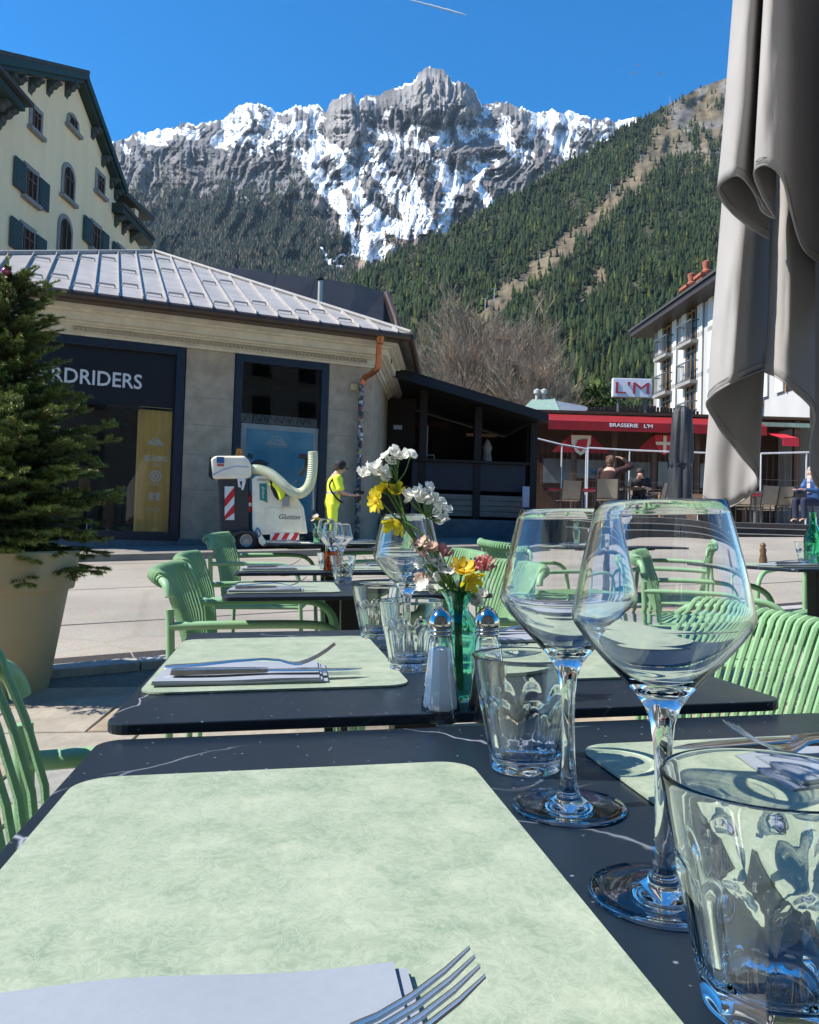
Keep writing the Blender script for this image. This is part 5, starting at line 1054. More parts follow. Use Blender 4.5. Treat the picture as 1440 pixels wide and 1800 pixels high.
ex = GF.hit(438, 884, -.22); e_o = MB().lathe([(0, -.17), (.055, -.165), (.06, -.1), (.06, .08), (.04, .13), (.018, .15), (.018, .19), (0, .19)], 14, Matrix.Translation(ex)).build('fire_extinguisher', pm('extinguisher_red', (.42, .01, .015), .35), vm, smooth=True); MB().lathe([(.061, -.06), (.0615, -.06), (.0615, .0), (.061, .0)], 14, Matrix.Translation(ex)).build('label_band', M_STW, e_o)
gpoly('front_body', [(443, 842), (450, 836), (469, 836), (474, 842), (476, 852), (500, 872), (522, 874), (534, 892), (541, 938), (460, 940), (444, 940)], -.34, .36, M_MW, .025)
gpoly('front_door', [(481, 893), (530, 893), (534, 936), (466, 938), (466, 893)], -.352, -.341, pm('door_white', (.86, .82, .62), .4), .004)
gpoly('control_box', [(495, 876), (509, 874), (509, 890), (495, 891)], -.42, -.345, pm('box_grey', (.30, .33, .31), .5), .008)
gpoly('battery_panel', [(447, 845), (466, 845), (466, 938), (447, 938)], -.350, -.341, M_MW, .004)
gpoly('teal_label', [(456, 850), (469, 850), (470, 884), (463, 880), (457, 879)], -.362, -.353, pm('teal_print', (.01, .22, .20), .5), 0)
word('label_print', 'glutton', 463, 865, 6.5, 24, -.366, vm, M_STW, .01, GF) if False else None
t_ = text('label_print', 'glutton', 1.0, M_STW, vm, Matrix.Identity(4), extrude=.001); a_ = GF.hit(463, 866, -.366); t_.matrix_local = Matrix.Translation(a_) @ Matrix.Rotation(PI/2, 4, 'X') @ Matrix.Rotation(-PI/2, 4, 'Z') @ Matrix.Scale(.075, 4)
t_ = text('body_lettering', 'Glutton', 1.0, pm('script_ink', (.03, .05, .07), .5), vm, Matrix.Identity(4), extrude=.001, shear=.35); a_ = GF.hit(508, 909, -.356); t_.matrix_local = Matrix.Translation(a_) @ Matrix.Rotation(PI/2, 4, 'X') @ Matrix.Diagonal((.125, .13, 1, 1))
t_ = text('body_lettering', 'Glutton', 1.0, MATS['script_ink'], vm, Matrix.Identity(4), extrude=.001, shear=.35); a_ = GF.hit(461, 843, -.358); t_.matrix_local = Matrix.Translation(a_) @ Matrix.Rotation(PI/2, 4, 'X') @ Matrix.Diagonal((.060, .06, 1, 1))
a_ = GF.hit(388, 809, -.37); bx('lid_emblem', (a_.x-.07, -.372, a_.z-.05), (a_.x+.06, -.3615, a_.z+.06), pm('emblem_blue', (.03, .10, .28), .5), vm); bx('lid_emblem', (a_.x-.06, -.372, a_.z-.11), (a_.x+.06, -.3615, a_.z-.065), pm('emblem_red', (.5, .1, .12), .5), vm)
# hi-vis jacket hung on the handle
jk = catmull([GF.hit(478, 842, -.2), GF.hit(484, 850, -.36), GF.hit(492, 862, -.38), GF.hit(495, 880, -.37)], 5)
jo = MB(); 
for i, q_ in enumerate(jk): wd = .05+.07*math.sin(PI*min(1, .15+i/len(jk))); jo.v += [tuple(q_+Vector((-wd, 0, -.01))), tuple(q_+Vector((-wd*.3, -.05, .02))), tuple(q_+Vector((wd*.4, -.045, .0))), tuple(q_+Vector((wd, 0, -.02)))]
jo.f = [(4*i+j, 4*i+j+1, 4*i+5+j, 4*i+4+j) for i in range(len(jk)-1) for j in range(3)]
jt = jo.build('hung_jacket', M_HIVIS, vm, smooth=True); jt.modifiers.new('t', 'SOLIDIFY').thickness = .02
gpoly('jacket_lining', [(474, 842), (480, 846), (488, 864), (489, 880), (482, 872), (476, 858)], -.40, -.36, M_DARK, .01)
stripes(475, 526, 937, 950, 2.5 if False else 3, -.36, 'h')
gpoly('bumper', [(452, 932), (460, 940), (468, 952), (545, 953), (546, 959), (500, 958), (462, 960), (455, 954)], -.40, .40, M_MW, .012)
gpoly('suction_tray', [(500, 952.5), (546, 953.5), (552, 957), (546, 960.5), (500, 959)], -.62, -.41, M_MW, .01)
gpoly('chassis', [(386, 936), (445, 936), (470, 956), (470, 962), (420, 962), (390, 955)], -.28, .32, M_BIN, .01)
def wheel(px, py, r, ly, w_):
    c = GF.hit(px, py, ly); M_ = Matrix.Translation(c) @ Matrix.Rotation(PI/2, 4, 'X'); wh_ = empty('wheel'); wh_.parent = vm
    MB().lathe([(r*.6, -w_/2), (r*.93, -w_/2), (r, -w_*.3), (r, w_*.3), (r*.93, w_/2), (r*.6, w_/2)], 28, M_, closed=True).build('tyre', M_RUB, wh_, smooth=True); MB().lathe([(0, .02), (r*.16, .02), (r*.18, .0), (r*.45, -.01), (r*.52, .03), (r*.62, .035), (r*.62, -.04), (0, -.04)], 28, M_).build('rim', M_RIM, wh_, smooth=True)
zgw = (GF.I @ Vector((*(GF.M @ Vector((0, 0, 0)))[:2], gz(14.7)))).z
for px in (433,):
    for ly in (-.34, .36): c = GF.hit(px, 950, ly); wheel(px, 950, .19, ly, .13)
wheel(530, 955, .10, -.2, .07); wheel(392, 955, .08, -.2, .06)
gpoly('wheel_guard', [(405, 950), (408, 936), (425, 932), (445, 934), (456, 944), (448, 944), (440, 938), (424, 937), (414, 943), (411, 952)], -.42, -.22, M_BIN, .006)
bc = GF.hit(420, 801, 0); MB().lathe([(.0, .0), (.075, .0), (.075, .03), (.062, .035), (.055, .12), (.03, .14), (0, .142)], 16, Matrix.Translation(bc)).build('orange_beacon', pm('beacon_orange', (.70, .22, .01), .25), vm, smooth=True)
hp = catmull([GF.hit(436, 826, -.1), GF.hit(456, 826, -.25), GF.hit(474, 832, -.38), GF.hit(492, 846, -.46), GF.hit(507, 860, -.48), GF.hit(524, 868, -.46), GF.hit(539, 860, -.42), GF.hit(547, 842, -.40), GF.hit(550, 815, -.40), GF.hit(550, 794, -.40)], 16)
MB().tube(hp, [.084+.013*(i % 2) for i in range(len(hp))], 16).build('ribbed_hose', pm('hose_plastic', (.62, .66, .48), .35, var=.08), vm, smooth=True, ang=25)
MB().tube(catmull([GF.hit(438, 822, .1), GF.hit(455, 812, .1), GF.hit(470, 818, .1)], 5), .05, 10).build('hose_arm', M_BIN, vm, smooth=True)
MB().tube(catmull([GF.hit(528, 801, -.35), GF.hit(538, 802, -.35), GF.hit(539, 816, -.35), GF.hit(533, 828, -.35), GF.hit(526, 835, -.35)], 4), .035, 8).build('hose_handle', M_BLACK, vm, smooth=True); MB().tube([GF.hit(525, 801, -.35), GF.hit(541, 803, -.35)], .045, 8).build('hose_handle', M_BLACK, vm, smooth=True)
MB().tube([GF.hit(551, 850, -.38), GF.hit(551, 896, -.38)], .012, 6).build('hose_rod', M_RIM, vm); MB().tube([GF.hit(438, 805, 0), GF.hit(441, 798, 0)], .05, 8).build('mirror', M_BLACK, vm)
MB().tube(catmull([GF.hit(449, 940, -.38), GF.hit(452, 928, -.42), GF.hit(458, 938, -.42), GF.hit(452, 946, -.4)], 5), .016, 6).build('blue_strap', pm('strap_blue', (.03, .12, .32), .7), vm, smooth=True)
gpoly('tray_board', [(556, 955), (655, 957), (655, 959.5), (556, 957.5)], -.6, .2, M_MW, .004)

# ---- brasserie terrace: fence, folded parasol, chairs, guests
DZ = zfl+.013
def B(px, py, ly): return BF.hit(px, py, ly)
def fence(pts, posts, ly, label):
    r = empty('mesh_fence', BF.M, label, 'fence', 'white framed mesh fences of the brasserie')
    rail = [B(px, py, ly) for px, py in pts]; m_ = pm('white_tube', (.62, .62, .62), .4, metal=.2)
    MB().tube(rail, .024, 8).build('top_rail', m_, r, smooth=True)
    for px, py in posts: a = B(px, py, ly); MB().tube([a, (a.x, a.y, DZ)], .021, 8).build('post', m_, r, smooth=True)
    x0, x1 = rail[0].x, rail[-1].x; wr = MB(); n = int((x1-x0)/.16)
    def zt_(x):
        for a, b in zip(rail[:-1], rail[1:]):
            if a.x <= x <= b.x: return a.z+(b.z-a.z)*(x-a.x)/max(1e-6, b.x-a.x)
        return rail[-1].z
    for k in range(n+1): xx = x0+(x1-x0)*k/max(n, 1); wr.tube([(xx, ly, DZ), (xx, ly, zt_(xx))], .0022, 3, cap=False)
    for k in range(6): wr.tube([(x0, ly, DZ+.3+.2*k), (x1, ly, DZ+.3+.2*k)], .0022, 3, cap=False)
    wr.build('wire_mesh', pm('dull_wire', (.2, .2, .2), .5), r, fix=False)
fence([(943, 776), (945, 771), (985, 781), (1031, 789)], [(943, 776), (988, 782), (1031, 789)], -8.5, 'white mesh fence panel nearest the kiosk, its rail sloping down')
fence([(1034, 787), (1107, 791), (1180, 794), (1248, 796)], [(1034, 787), (1107, 791), (1180, 794), (1248, 796)], -6.2, 'long white mesh fence panel behind the seated guests')
fence([(1338, 797), (1418, 795), (1500, 795)], [(1338, 797), (1418, 795), (1496, 795)], -8.5, 'white mesh fence panel right of the taupe parasol folds')
cu = B(1196, 880, -8.8); cp0 = empty('folded_parasol', BF.M @ Matrix.Translation((cu.x, cu.y, DZ)), 'tall folded dark grey parasol on the brasserie terrace', 'parasol')
ht = B(1196, 713, -8.8).z-DZ; prf = [(.10, .0), (.31, .05), (.30, .4), (.28, ht*.45), (.25, ht*.50), (.28, ht*.56), (.26, ht*.8), (.23, ht*.94), (.15, ht*.99), (0, ht)]
MB().lathe(prf, 48, rad=lambda a, z: 1+.16*math.sin(a*5+z*.9)+.07*math.sin(a*11-z*1.7)).build('canopy_cover', pm('charcoal_cover', (.022, .025, .030), .6, var=.3, scale=3), cp0, smooth=True, ang=180)
MB().tube([(0, 0, 0), (0, 0, ht*.5)], .05, 8).build('pole', M_IRON, cp0); MB().lathe([(.265, -.04), (.285, -.03), (.285, .03), (.265, .04)], 30, Matrix.Translation((0, 0, ht*.5))).build('strap', M_BLACK, cp0)
def sling_chair():
    r = empty('sling_chair'); m_ = pm('dark_tube', (.03, .028, .026), .45, metal=.3); c_ = pm('beige_sling', (.30, .25, .18), .8, var=.1)
    for s in (-1, 1):
        MB().tube([(-.24, s*.24, 0), (-.20, s*.24, .44), (-.30, s*.24, .90)], .016, 6).build('rear_leg', m_, r); MB().tube([(.24, s*.24, 0), (.22, s*.24, .62), (-.22, s*.24, .64)], .016, 6).build('front_leg', m_, r)
    MB().grid(lambda u, v: (-.205-.095*v+.03*math.sin(u*PI), (u-.5)*.47, .46+.43*v), 7, 5).build('back_sling', c_, r, smooth=True); MB().grid(lambda u, v: (-.20+.43*v, (u-.5)*.47, .44-.02*math.sin(v*PI)), 5, 5).build('seat_sling', c_, r, smooth=True)
    return r
SC0 = sling_chair(); scn = [0]
def schair(px, ly, yaw, label):
    p = B(px, 880, ly); M_ = BF.M @ Matrix.Translation((p.x, ly, DZ)) @ Matrix.Rotation(yaw, 4, 'Z')
    if scn[0] == 0: SC0.matrix_world = M_; o_ = SC0
    else: o_ = copy_tree(SC0, M_)
    scn[0] += 1; tag(o_, label, 'chair', 'beige sling chairs of the brasserie')
schair(998, -11.2, R(100), 'beige sling chair between the kiosk and the guest in brown'); schair(1066, -12.0, R(80), 'beige sling chair the guest in brown sits on')
schair(1128, -10.8, R(-90), 'beige sling chair under the guest in black'); schair(1148, -11.6, R(150), 'empty beige sling chair left of the folded parasol')
for k, (px, ly, yw, w_) in enumerate(((1300, -11.2, 70, 'just right of the taupe parasol hem'), (1318, -9.6, 100, 'in the rear row right of the parasol hem'), (1340, -11.4, 110, 'second right of the parasol hem, front row'), (1352, -9.2, 60, 'rear row, third right of the parasol hem'), (1378, -11.3, 80, 'before the guest in blue, front row'), (1390, -9.4, 120, 'rear row, before the guest in blue'), (1402, -11.6, 95, 'nearest the guest in blue'))): schair(px, ly, R(yw), 'beige sling chair '+w_)
def btable(px, ly, cl, label, red=False):
    p = B(px, 880, ly); r = empty('cafe_table', BF.M @ Matrix.Translation((p.x, ly, DZ)), label, 'table', 'tables of the brasserie')
    MB().poly([(x_, y_, .72) for x_, y_ in rounded(-.38, -.38, .38, .38, .05, 3)], (0, 0, .04)).build('table_top', pm('red_top', (.40, .02, .03), .5) if red else pm('brown_top', (.10, .06, .035), .5), r); MB().tube([(0, 0, 0), (0, 0, .72)], .04, 8).build('column', M_IRON, r); MB().lathe([(0, 0), (.25, 0), (.22, .03), (0, .05)], 16).build('base_plate', M_IRON, r)
btable(985, -10.2, 0, 'red topped table near the kiosk end of the brasserie', True); btable(1098, -11.5, 0, 'brown table between the two seated guests'); btable(1328, -10.4, 0, 'red topped table right of the parasol hem', True); btable(1388, -10.6, 0, 'brown table beside the guest in blue'); btable(1022, -10.4, 0, 'red topped table behind the guest in brown', True)
bw = bx('wooden_planter', (B(1160, 880, -3).x, -3.2, DZ), (B(1240, 880, -3).x, -2.8, B(1200, 868, -3).z), pm('planter_wood', (.24, .13, .06), .7, var=.25, stretch=(.4, 1, 4)), None); bw.matrix_world = BF.M; tag(bw, 'low wooden planter box behind the folded parasol', 'planter')
SJ = dict(pelvis=(0, 0, .52), chest=(.06, 0, .92), neck=(.09, 0, 1.07), head=(.12, 0, 1.19), face=(1, 0, 0), sho_l=(.05, .185, .98), elb_l=(.20, .24, .74), wri_l=(.42, .12, .76), han_l=(.50, .08, .77), sho_r=(.05, -.185, .98), elb_r=(.20, -.24, .74), wri_r=(.42, -.12, .76), han_r=(.50, -.08, .77),
          hip_l=(.03, .09, .50), kne_l=(.44, .12, .52), ank_l=(.42, .12, .10), toe_l=(.56, .12, .05), hip_r=(.03, -.09, .50), kne_r=(.44, -.12, .52), ank_r=(.42, -.12, .10), toe_r=(.56, -.12, .05))
p = B(1070, 880, -12.0); J1 = dict(SJ); J1.update(elb_r=(.16, -.42, 1.08), wri_r=(.12, -.24, 1.24), han_r=(.10, -.16, 1.27))
person(BF.M @ Matrix.Translation((p.x, -12.0, DZ+.02)) @ Matrix.Rotation(R(62), 4, 'Z') @ Matrix.Scale(1.1, 4), 'seated guest in a dark brown sweater seen from behind, hand raised to the head', J1, pm('brown_sweater', (.035, .014, .013), .9, var=.2), M_DARK, pm('brown_hair', (.10, .045, .02), .6, var=.3), short=False)
p = B(1124, 880, -10.9); J2 = dict(SJ); J2.update(chest=(.14, 0, .88), neck=(.24, 0, 1.02), head=(.32, 0, 1.10), face=(1, 0, -.7), sho_l=(.16, .185, .95), sho_r=(.16, -.185, .95))
person(BF.M @ Matrix.Translation((p.x, -10.9, DZ+.02)) @ Matrix.Rotation(R(-105), 4, 'Z'), 'guest in a black shirt bent forward over the table, facing the terrace', J2, M_DARK, pm('navy_trousers', (.015, .02, .05), .8), pm('dark_hair', (.03, .02, .015), .7))
p = B(1432, 880, -12.0); pb_ = person(BF.M @ Matrix.Translation((p.x, -12.0, DZ+.02)) @ Matrix.Rotation(R(200), 4, 'Z'), 'guest in a blue jacket with pale scarf at the right photo edge', SJ, pm('blue_jacket', (.02, .07, .20), .6, var=.2), pm('navy_trousers', (.015, .02, .05), .8), pm('grey_hair', (.35, .30, .24), .7), short=False)
MB().lathe([(.07, -.05), (.10, -.02), (.10, .05), (.07, .08)], 16, Matrix.Translation((.09, 0, 1.05))).build('scarf', pm('pale_scarf', (.55, .42, .36), .9), pb_, smooth=True); MB().box((.13, -.05, .70), (.19, .05, 1.03)).build('scarf_end', MATS['pale_scarf'], pb_, bevel=.02)
# =================================================================== TERRACE: tables, chairs, table ware
from mathutils import noise as mnoise
TM = Matrix.Rotation(R(9), 4, 'Z')            # the row of tables runs 9 degrees off the view
def T(u, w, z=0.0): return TM @ Vector((u, w, z))
def Tm(u, w, z, yaw=0.0): return Matrix.Translation(T(u, w, z)) @ Matrix.Rotation(R(9)+yaw, 4, 'Z')

def marble_mat():
    m, t, b = principled('black_marble'); N = t.nodes; L = t.links
    tc = N.new('ShaderNodeTexCoord')
    oi = N.new('ShaderNodeObjectInfo'); ofs = N.new('ShaderNodeVectorMath'); ofs.operation = 'MULTIPLY_ADD'
    L.new(oi.outputs['Location'], ofs.inputs[0]); ofs.inputs[1].default_value = (1.7, 1.7, 0); L.new(tc.outputs['Object'], ofs.inputs[2])
    nz = N.new('ShaderNodeTexNoise'); nz.inputs['Scale'].default_value = 3.5; nz.inputs['Detail'].default_value = 5; L.new(ofs.outputs[0], nz.inputs['Vector'])
    mixv = N.new('ShaderNodeVectorMath'); mixv.operation = 'MULTIPLY_ADD'; L.new(nz.outputs['Color'], mixv.inputs[0]); mixv.inputs[1].default_value = (0.28, 0.28, 0.28); L.new(ofs.outputs[0], mixv.inputs[2])
    vo = N.new('ShaderNodeTexVoronoi'); vo.feature = 'DISTANCE_TO_EDGE'; vo.inputs['Scale'].default_value = 4.2; L.new(mixv.outputs[0], vo.inputs['Vector'])
    r1 = N.new('ShaderNodeValToRGB'); r1.color_ramp.elements[0].color = (1, 1, 1, 1); r1.color_ramp.elements[1].color = (0, 0, 0, 1); r1.color_ramp.elements[0].position = 0.0; r1.color_ramp.elements[1].position = 0.009
    L.new(vo.outputs['Distance'], r1.inputs[0])
    n2 = N.new('ShaderNodeTexNoise'); n2.inputs['Scale'].default_value = 5.0; L.new(ofs.outputs[0], n2.inputs['Vector'])
    r2 = N.new('ShaderNodeValToRGB'); r2.color_ramp.elements[0].position = 0.47; r2.color_ramp.elements[1].position = 0.62; L.new(n2.outputs[0], r2.inputs[0])
    mu = N.new('ShaderNodeMath'); mu.operation = 'MULTIPLY'; L.new(r1.outputs[0], mu.inputs[0]); L.new(r2.outputs[0], mu.inputs[1])
    # dust specks
    v2 = N.new('ShaderNodeTexVoronoi'); v2.inputs['Scale'].default_value = 75; v2.inputs['Randomness'].default_value = 1; L.new(tc.outputs['Object'], v2.inputs['Vector'])
    r3 = N.new('ShaderNodeValToRGB'); r3.color_ramp.elements[0].color = (0.5, 0.5, 0.5, 1); r3.color_ramp.elements[1].color = (0, 0, 0, 1); r3.color_ramp.elements[0].position = 0.05; r3.color_ramp.elements[1].position = 0.11
    L.new(v2.outputs['Distance'], r3.inputs[0])
    mxm = N.new('ShaderNodeMath'); mxm.operation = 'MAXIMUM'; L.new(mu.outputs[0], mxm.inputs[0]); L.new(r3.outputs[0], mxm.inputs[1])
    mc = N.new('ShaderNodeMix'); mc.data_type = 'RGBA'; mc.inputs[6].default_value = (0.008, 0.015, 0.024, 1); mc.inputs[7].default_value = (0.33, 0.36, 0.42, 1)
    L.new(mxm.outputs[0], mc.inputs[0]); L.new(mc.outputs[2], b.inputs['Base Color'])
    sm = N.new('ShaderNodeTexNoise'); sm.inputs['Scale'].default_value = 9; sm.inputs['Detail'].default_value = 5; L.new(tc.outputs['Object'], sm.inputs['Vector'])
    rr = N.new('ShaderNodeMapRange'); rr.inputs['To Min'].default_value = 0.24; rr.inputs['To Max'].default_value = 0.44; L.new(sm.outputs[0], rr.inputs[0]); L.new(rr.outputs[0], b.inputs['Roughness'])
    return m
def placemat_mat():
    m, t, b = principled('sage_leatherette'); N = t.nodes; L = t.links
    tc = N.new('ShaderNodeTexCoord')
    oi = N.new('ShaderNodeObjectInfo'); of = N.new('ShaderNodeVectorMath'); of.operation = 'MULTIPLY_ADD'
    L.new(oi.outputs['Location'], of.inputs[0]); of.inputs[1].default_value = (3.1, 2.3, 0); L.new(tc.outputs['Object'], of.inputs[2])
    a = N.new('ShaderNodeTexNoise'); a.inputs['Scale'].default_value = 21; a.inputs['Detail'].default_value = 8; a.inputs['Roughness'].default_value = 0.74; a.inputs['Distortion'].default_value = 0.25; L.new(of.outputs[0], a.inputs['Vector'])
    c = N.new('ShaderNodeTexNoise'); c.inputs['Scale'].default_value = 105; c.inputs['Detail'].default_value = 5; c.inputs['Roughness'].default_value = 0.7; c.inputs['Distortion'].default_value = 1.3; L.new(of.outputs[0], c.inputs['Vector'])
    c.inputs['Scale'].default_value = 95; c.inputs['Detail'].default_value = 4; c.inputs['Distortion'].default_value = 0.9; c.inputs['Roughness'].default_value = 0.7
    def mth(op, x, y=None):
        m_ = N.new('ShaderNodeMath'); m_.operation = op
        for q, v in enumerate((x, y)):
            if v is None: continue
            if isinstance(v, (int, float)): m_.inputs[q].default_value = v
            else: L.new(v, m_.inputs[q])
        return m_.outputs[0]
    vein = mth('POWER', mth('SUBTRACT', 1.0, mth('ABSOLUTE', mth('MULTIPLY', mth('SUBTRACT', c.outputs[0], 0.5), 4.5))), 5.0)   # fine pale crackle of the hide
    r = N.new('ShaderNodeValToRGB'); e = r.color_ramp.elements
    e[0].position = 0.36; e[0].color = (0.200, 0.262, 0.180, 1); e[1].position = 0.66; e[1].color = (0.350, 0.392, 0.292, 1)
    L.new(a.outputs[0], r.inputs[0])
    mc = N.new('ShaderNodeMix'); mc.data_type = 'RGBA'; mc.inputs[7].default_value = (0.47, 0.51, 0.40, 1); L.new(mth('MULTIPLY', mth('MAXIMUM', vein, 0.0), 0.32), mc.inputs[0]); L.new(r.outputs[0], mc.inputs[6]); L.new(mc.outputs[2], b.inputs['Base Color'])
    b.inputs['Roughness'].default_value = 0.5
    bp = N.new('ShaderNodeBump'); bp.inputs['Strength'].default_value = 0.3; bp.inputs['Distance'].default_value = 0.002; L.new(c.outputs[0], bp.inputs['Height']); L.new(bp.outputs[0], b.inputs['Normal'])
    return m
M_MARBLE = marble_mat(); M_PLACE = placemat_mat()
M_BLACKMETAL = pm('black_powdercoat', (0.012, 0.012, 0.014), 0.45, var=0.1)
M_CHAIR = pm('green_powdercoat', (0.235, 0.42, 0.225), 0.42, var=0.06, scale=9, bump=0.02, bscale=250)
M_CORD = pm('green_cord', (0.225, 0.41, 0.215), 0.6, var=0.14, scale=25, bump=0.15, bscale=400)
M_STEEL = pm('cutlery_steel', (0.80, 0.72, 0.63), 0.22, metal=1.0, var=0.08, scale=40)
M_NAPKIN = pm('pale_napkin', (0.245, 0.275, 0.32), 0.9, var=0.03, scale=150, bump=0.05, bscale=1500)
M_GLASS = glass('clear_glass', (1.0, 1.0, 1.0)); M_TEAL = glass('teal_glass', (0.45, 0.92, 0.80))
M_TUMBLER = glass('tumbler_glass', (0.985, 1.0, 0.995), ior=1.5)

TOP_T = 0.0105
def make_table(label, u0, u1, w0, w1, z, group, M=None):
    uc, wc = (u0+u1)/2, (w0+w1)/2; ctr = T(uc, wc) if M is None else M.translation
    g = gz(ctr.y); root = empty('bistro_table', (Tm(uc, wc, g) if M is None else M), label, 'table', group)
    hu, hw = (u1-u0)/2, (w1-w0)/2
    MB().poly([(x, y, z-g-TOP_T) for x, y in rounded(-hu, -hw, hu, hw, 0.022)], (0, 0, TOP_T)).build('table_top', M_MARBLE, root, bevel=0.0012)
    MB().box((-0.03, -0.03, 0.016), (0.03, 0.03, z-g-TOP_T-0.006)).build('column', M_BLACKMETAL, root, bevel=0.003)
    MB().poly([(x, y, 0) for x, y in rounded(-0.21, -0.21, 0.21, 0.21, 0.03)], (0, 0, 0.014)).build('base_plate', M_BLACKMETAL, root)
    sp = MB()
    for a in (0.785, -0.785): sp.box((-0.28, -0.02, z-g-TOP_T-0.008), (0.28, 0.02, z-g-TOP_T-0.001), Matrix.Rotation(a, 4, 'Z'))
    sp.build('top_bracket', M_BLACKMETAL, root)
    return root
ZT = [0.739, 0.751, 0.772, 0.800, 0.880]
ROW = 'marble topped tables set end to end in the row'
make_table('nearest black marble table with the large pale green placemats at the photo bottom', -0.165, 0.565, 0.03, 0.762, ZT[0], ROW)
make_table('second black marble table from the camera, carrying the teal vase of flowers', -0.164, 0.526, 0.768, 1.468, ZT[1], ROW)
make_table('third black marble table, just past the gap after the teal vase', -0.154, 0.546, 2.02, 2.715, ZT[2], ROW)
make_table('fourth black marble table, pushed against the far edge of the third', -0.165, 0.535, 2.722, 3.42, ZT[3], ROW)
make_table('farthest black marble table of the row, in front of the street cleaning machine', -0.11, 0.59, 4.27, 4.97, ZT[4], ROW)
SIDE = 'tables of the neighbouring row'
MK = Matrix.Translation((1.60, 3.10, gz(3.1))) @ Matrix.Rotation(R(9), 4, 'Z')
MLt = Matrix.Translation((1.03, 4.25, gz(4.25))) @ Matrix.Rotation(R(9), 4, 'Z')
make_table('black table cut by the right photo edge, holding a green bottle', -0.35, 0.35, -0.35, 0.35, gz(3.1)+0.745, SIDE, MK)
make_table('black table seen through the front wine glass between two green chairs', -0.35, 0.35, -0.35, 0.35, gz(4.25)+0.745, SIDE, MLt)

# ---- chairs
def make_chair():
    root = empty('cord_armchair')
    fr = MB()
    half = [(-0.262, 0.262, 0.0), (-0.238, 0.262, 0.42), (-0.236, 0.262, 0.60), (-0.238, 0.262, 0.705), (-0.241, 0.257, 0.742), (-0.250, 0.243, 0.765), (-0.266, 0.215, 0.775), (-0.290, 0.15, 0.779), (-0.301, 0.07, 0.780)]
    pts = catmull(half+[(-0.304, 0, 0.780)]+[(x, -y, z) for x, y, z in half[::-1]], 3)
    i0, i1 = 4*3, len(pts)-1-4*3
    fr.tube(pts[i0-1:i1+2], 0.0118, 10); fr.build('back_frame', M_CHAIR, root, smooth=True)
    for s in (-1, 1):
        MB().tube(catmull([(-0.262, s*0.262, 0.0), (-0.238, s*0.262, 0.42), (-0.236, s*0.262, 0.64), (-0.238, s*0.262, 0.700)], 4), 0.0116, 10).build('rear_leg', M_CHAIR, root, smooth=True)
        arm = catmull([(-0.236, s*0.263, 0.655), (-0.10, s*0.272, 0.657), (0.10, s*0.277, 0.655), (0.175, s*0.278, 0.645), (0.222, s*0.278, 0.61), (0.238, s*0.277, 0.55), (0.243, s*0.275, 0.44)], 5)
        MB().tube(arm, 0.0118, 10).build('armrest', M_CHAIR, root, smooth=True)
        MB().tube([(0.243, s*0.275, 0.445), (0.252, s*0.272, 0.0)], 0.0116, 10).build('front_leg', M_CHAIR, root, smooth=True)
        MB().tube([(0.243, s*0.262, 0.425), (-0.238, s*0.258, 0.425)], 0.0115, 8).build('seat_rail', M_CHAIR, root, smooth=True)
    MB().tube([(0.243, -0.262, 0.425), (0.243, 0.262, 0.425)], 0.0115, 8).build('seat_rail', M_CHAIR, root, smooth=True)
    MB().tube([(-0.175, -0.255, 0.425), (-0.175, 0.255, 0.425)], 0.0115, 8).build('seat_rail', M_CHAIR, root, smooth=True)
    n = 23
    for i in range(n):
        y = -0.225+0.45*i/(n-1); k = abs(y)/0.262
        xr = -0.304+0.055*max(0, (k-0.15)/0.85)**2.0; zr = 0.780-0.006*max(0, k-0.6)
        y2 = y*0.93
        p = [(xr+0.004, y, zr-0.022), (xr-0.0165, y, zr-0.004), (xr-0.009, y, zr+0.0165), (xr+0.010, y, zr+0.014), (xr+0.022, y*0.995, zr-0.012), (xr+0.065, y*0.97, 0.64), (-0.187, y2, 0.45), (-0.165, y2, 0.433)]
        MB().tube(catmull(p, 2), 0.0048, 6).build('back_cord', M_CORD, root, smooth=True, fix=False)
    st = MB()
    for i in range(22):
        y = -0.235+0.47*i/21
        st.tube([(-0.176, y, 0.4385), (0.0, y, 0.430), (0.243, y, 0.4385)], 0.0078, 5)
    st.build('seat', M_CORD, root, smooth=True, fix=False)
    return root
CH0 = make_chair(); CHN = [0]
def place_chair(x, y, yaw, label):
    g = gz(y); sl = math.atan((gz(y+.3)-gz(y-.3))/0.6)
    M = Matrix.Translation((x, y, g)) @ Matrix.Rotation(sl, 4, 'X') @ Matrix.Rotation(yaw, 4, 'Z')
    if CHN[0] == 0: CH0.matrix_world = M; o = CH0
    else: o = copy_tree(CH0, M)
    CHN[0] += 1
    return tag(o, label, 'chair', 'green cord armchairs of the terrace')
def tchair(u, w, yaw, label):
    p = T(u, w); return place_chair(p.x, p.y, R(9)+yaw, label)
tchair(-0.062, 0.735, 0, 'green cord armchair cut by the left photo edge, beside the nearest table')
tchair(-0.058, 2.46, 0, 'green cord armchair pushed under the chair side of the third table, left of its column')
tchair(-0.07, 3.06, 0.02, 'green cord armchair half hidden behind another, at the fourth table')
tchair(-0.10, 4.56, -0.18, 'small green cord armchair on the chair side of the farthest table, before the black bin')
tchair(0.44, 1.06, PI-0.04, 'large bright green cord armchair behind the front wine glass, at the second table')
tchair(0.45, 2.40, PI, 'green cord armchair behind the pepper shaker, across the third table')
tchair(0.45, 3.05, PI+0.03, 'green cord armchair just showing over the flowers, across the fourth table')
tchair(0.50, 4.62, PI, 'green cord armchair across the farthest table of the row')
place_chair(1.14, 3.02, R(9)-0.5, 'green cord armchair between the front wine glass and the table with green bottle')
place_chair(0.68, 3.95, R(14), 'green cord armchair seen through the rear wine glass, left of the small far table')
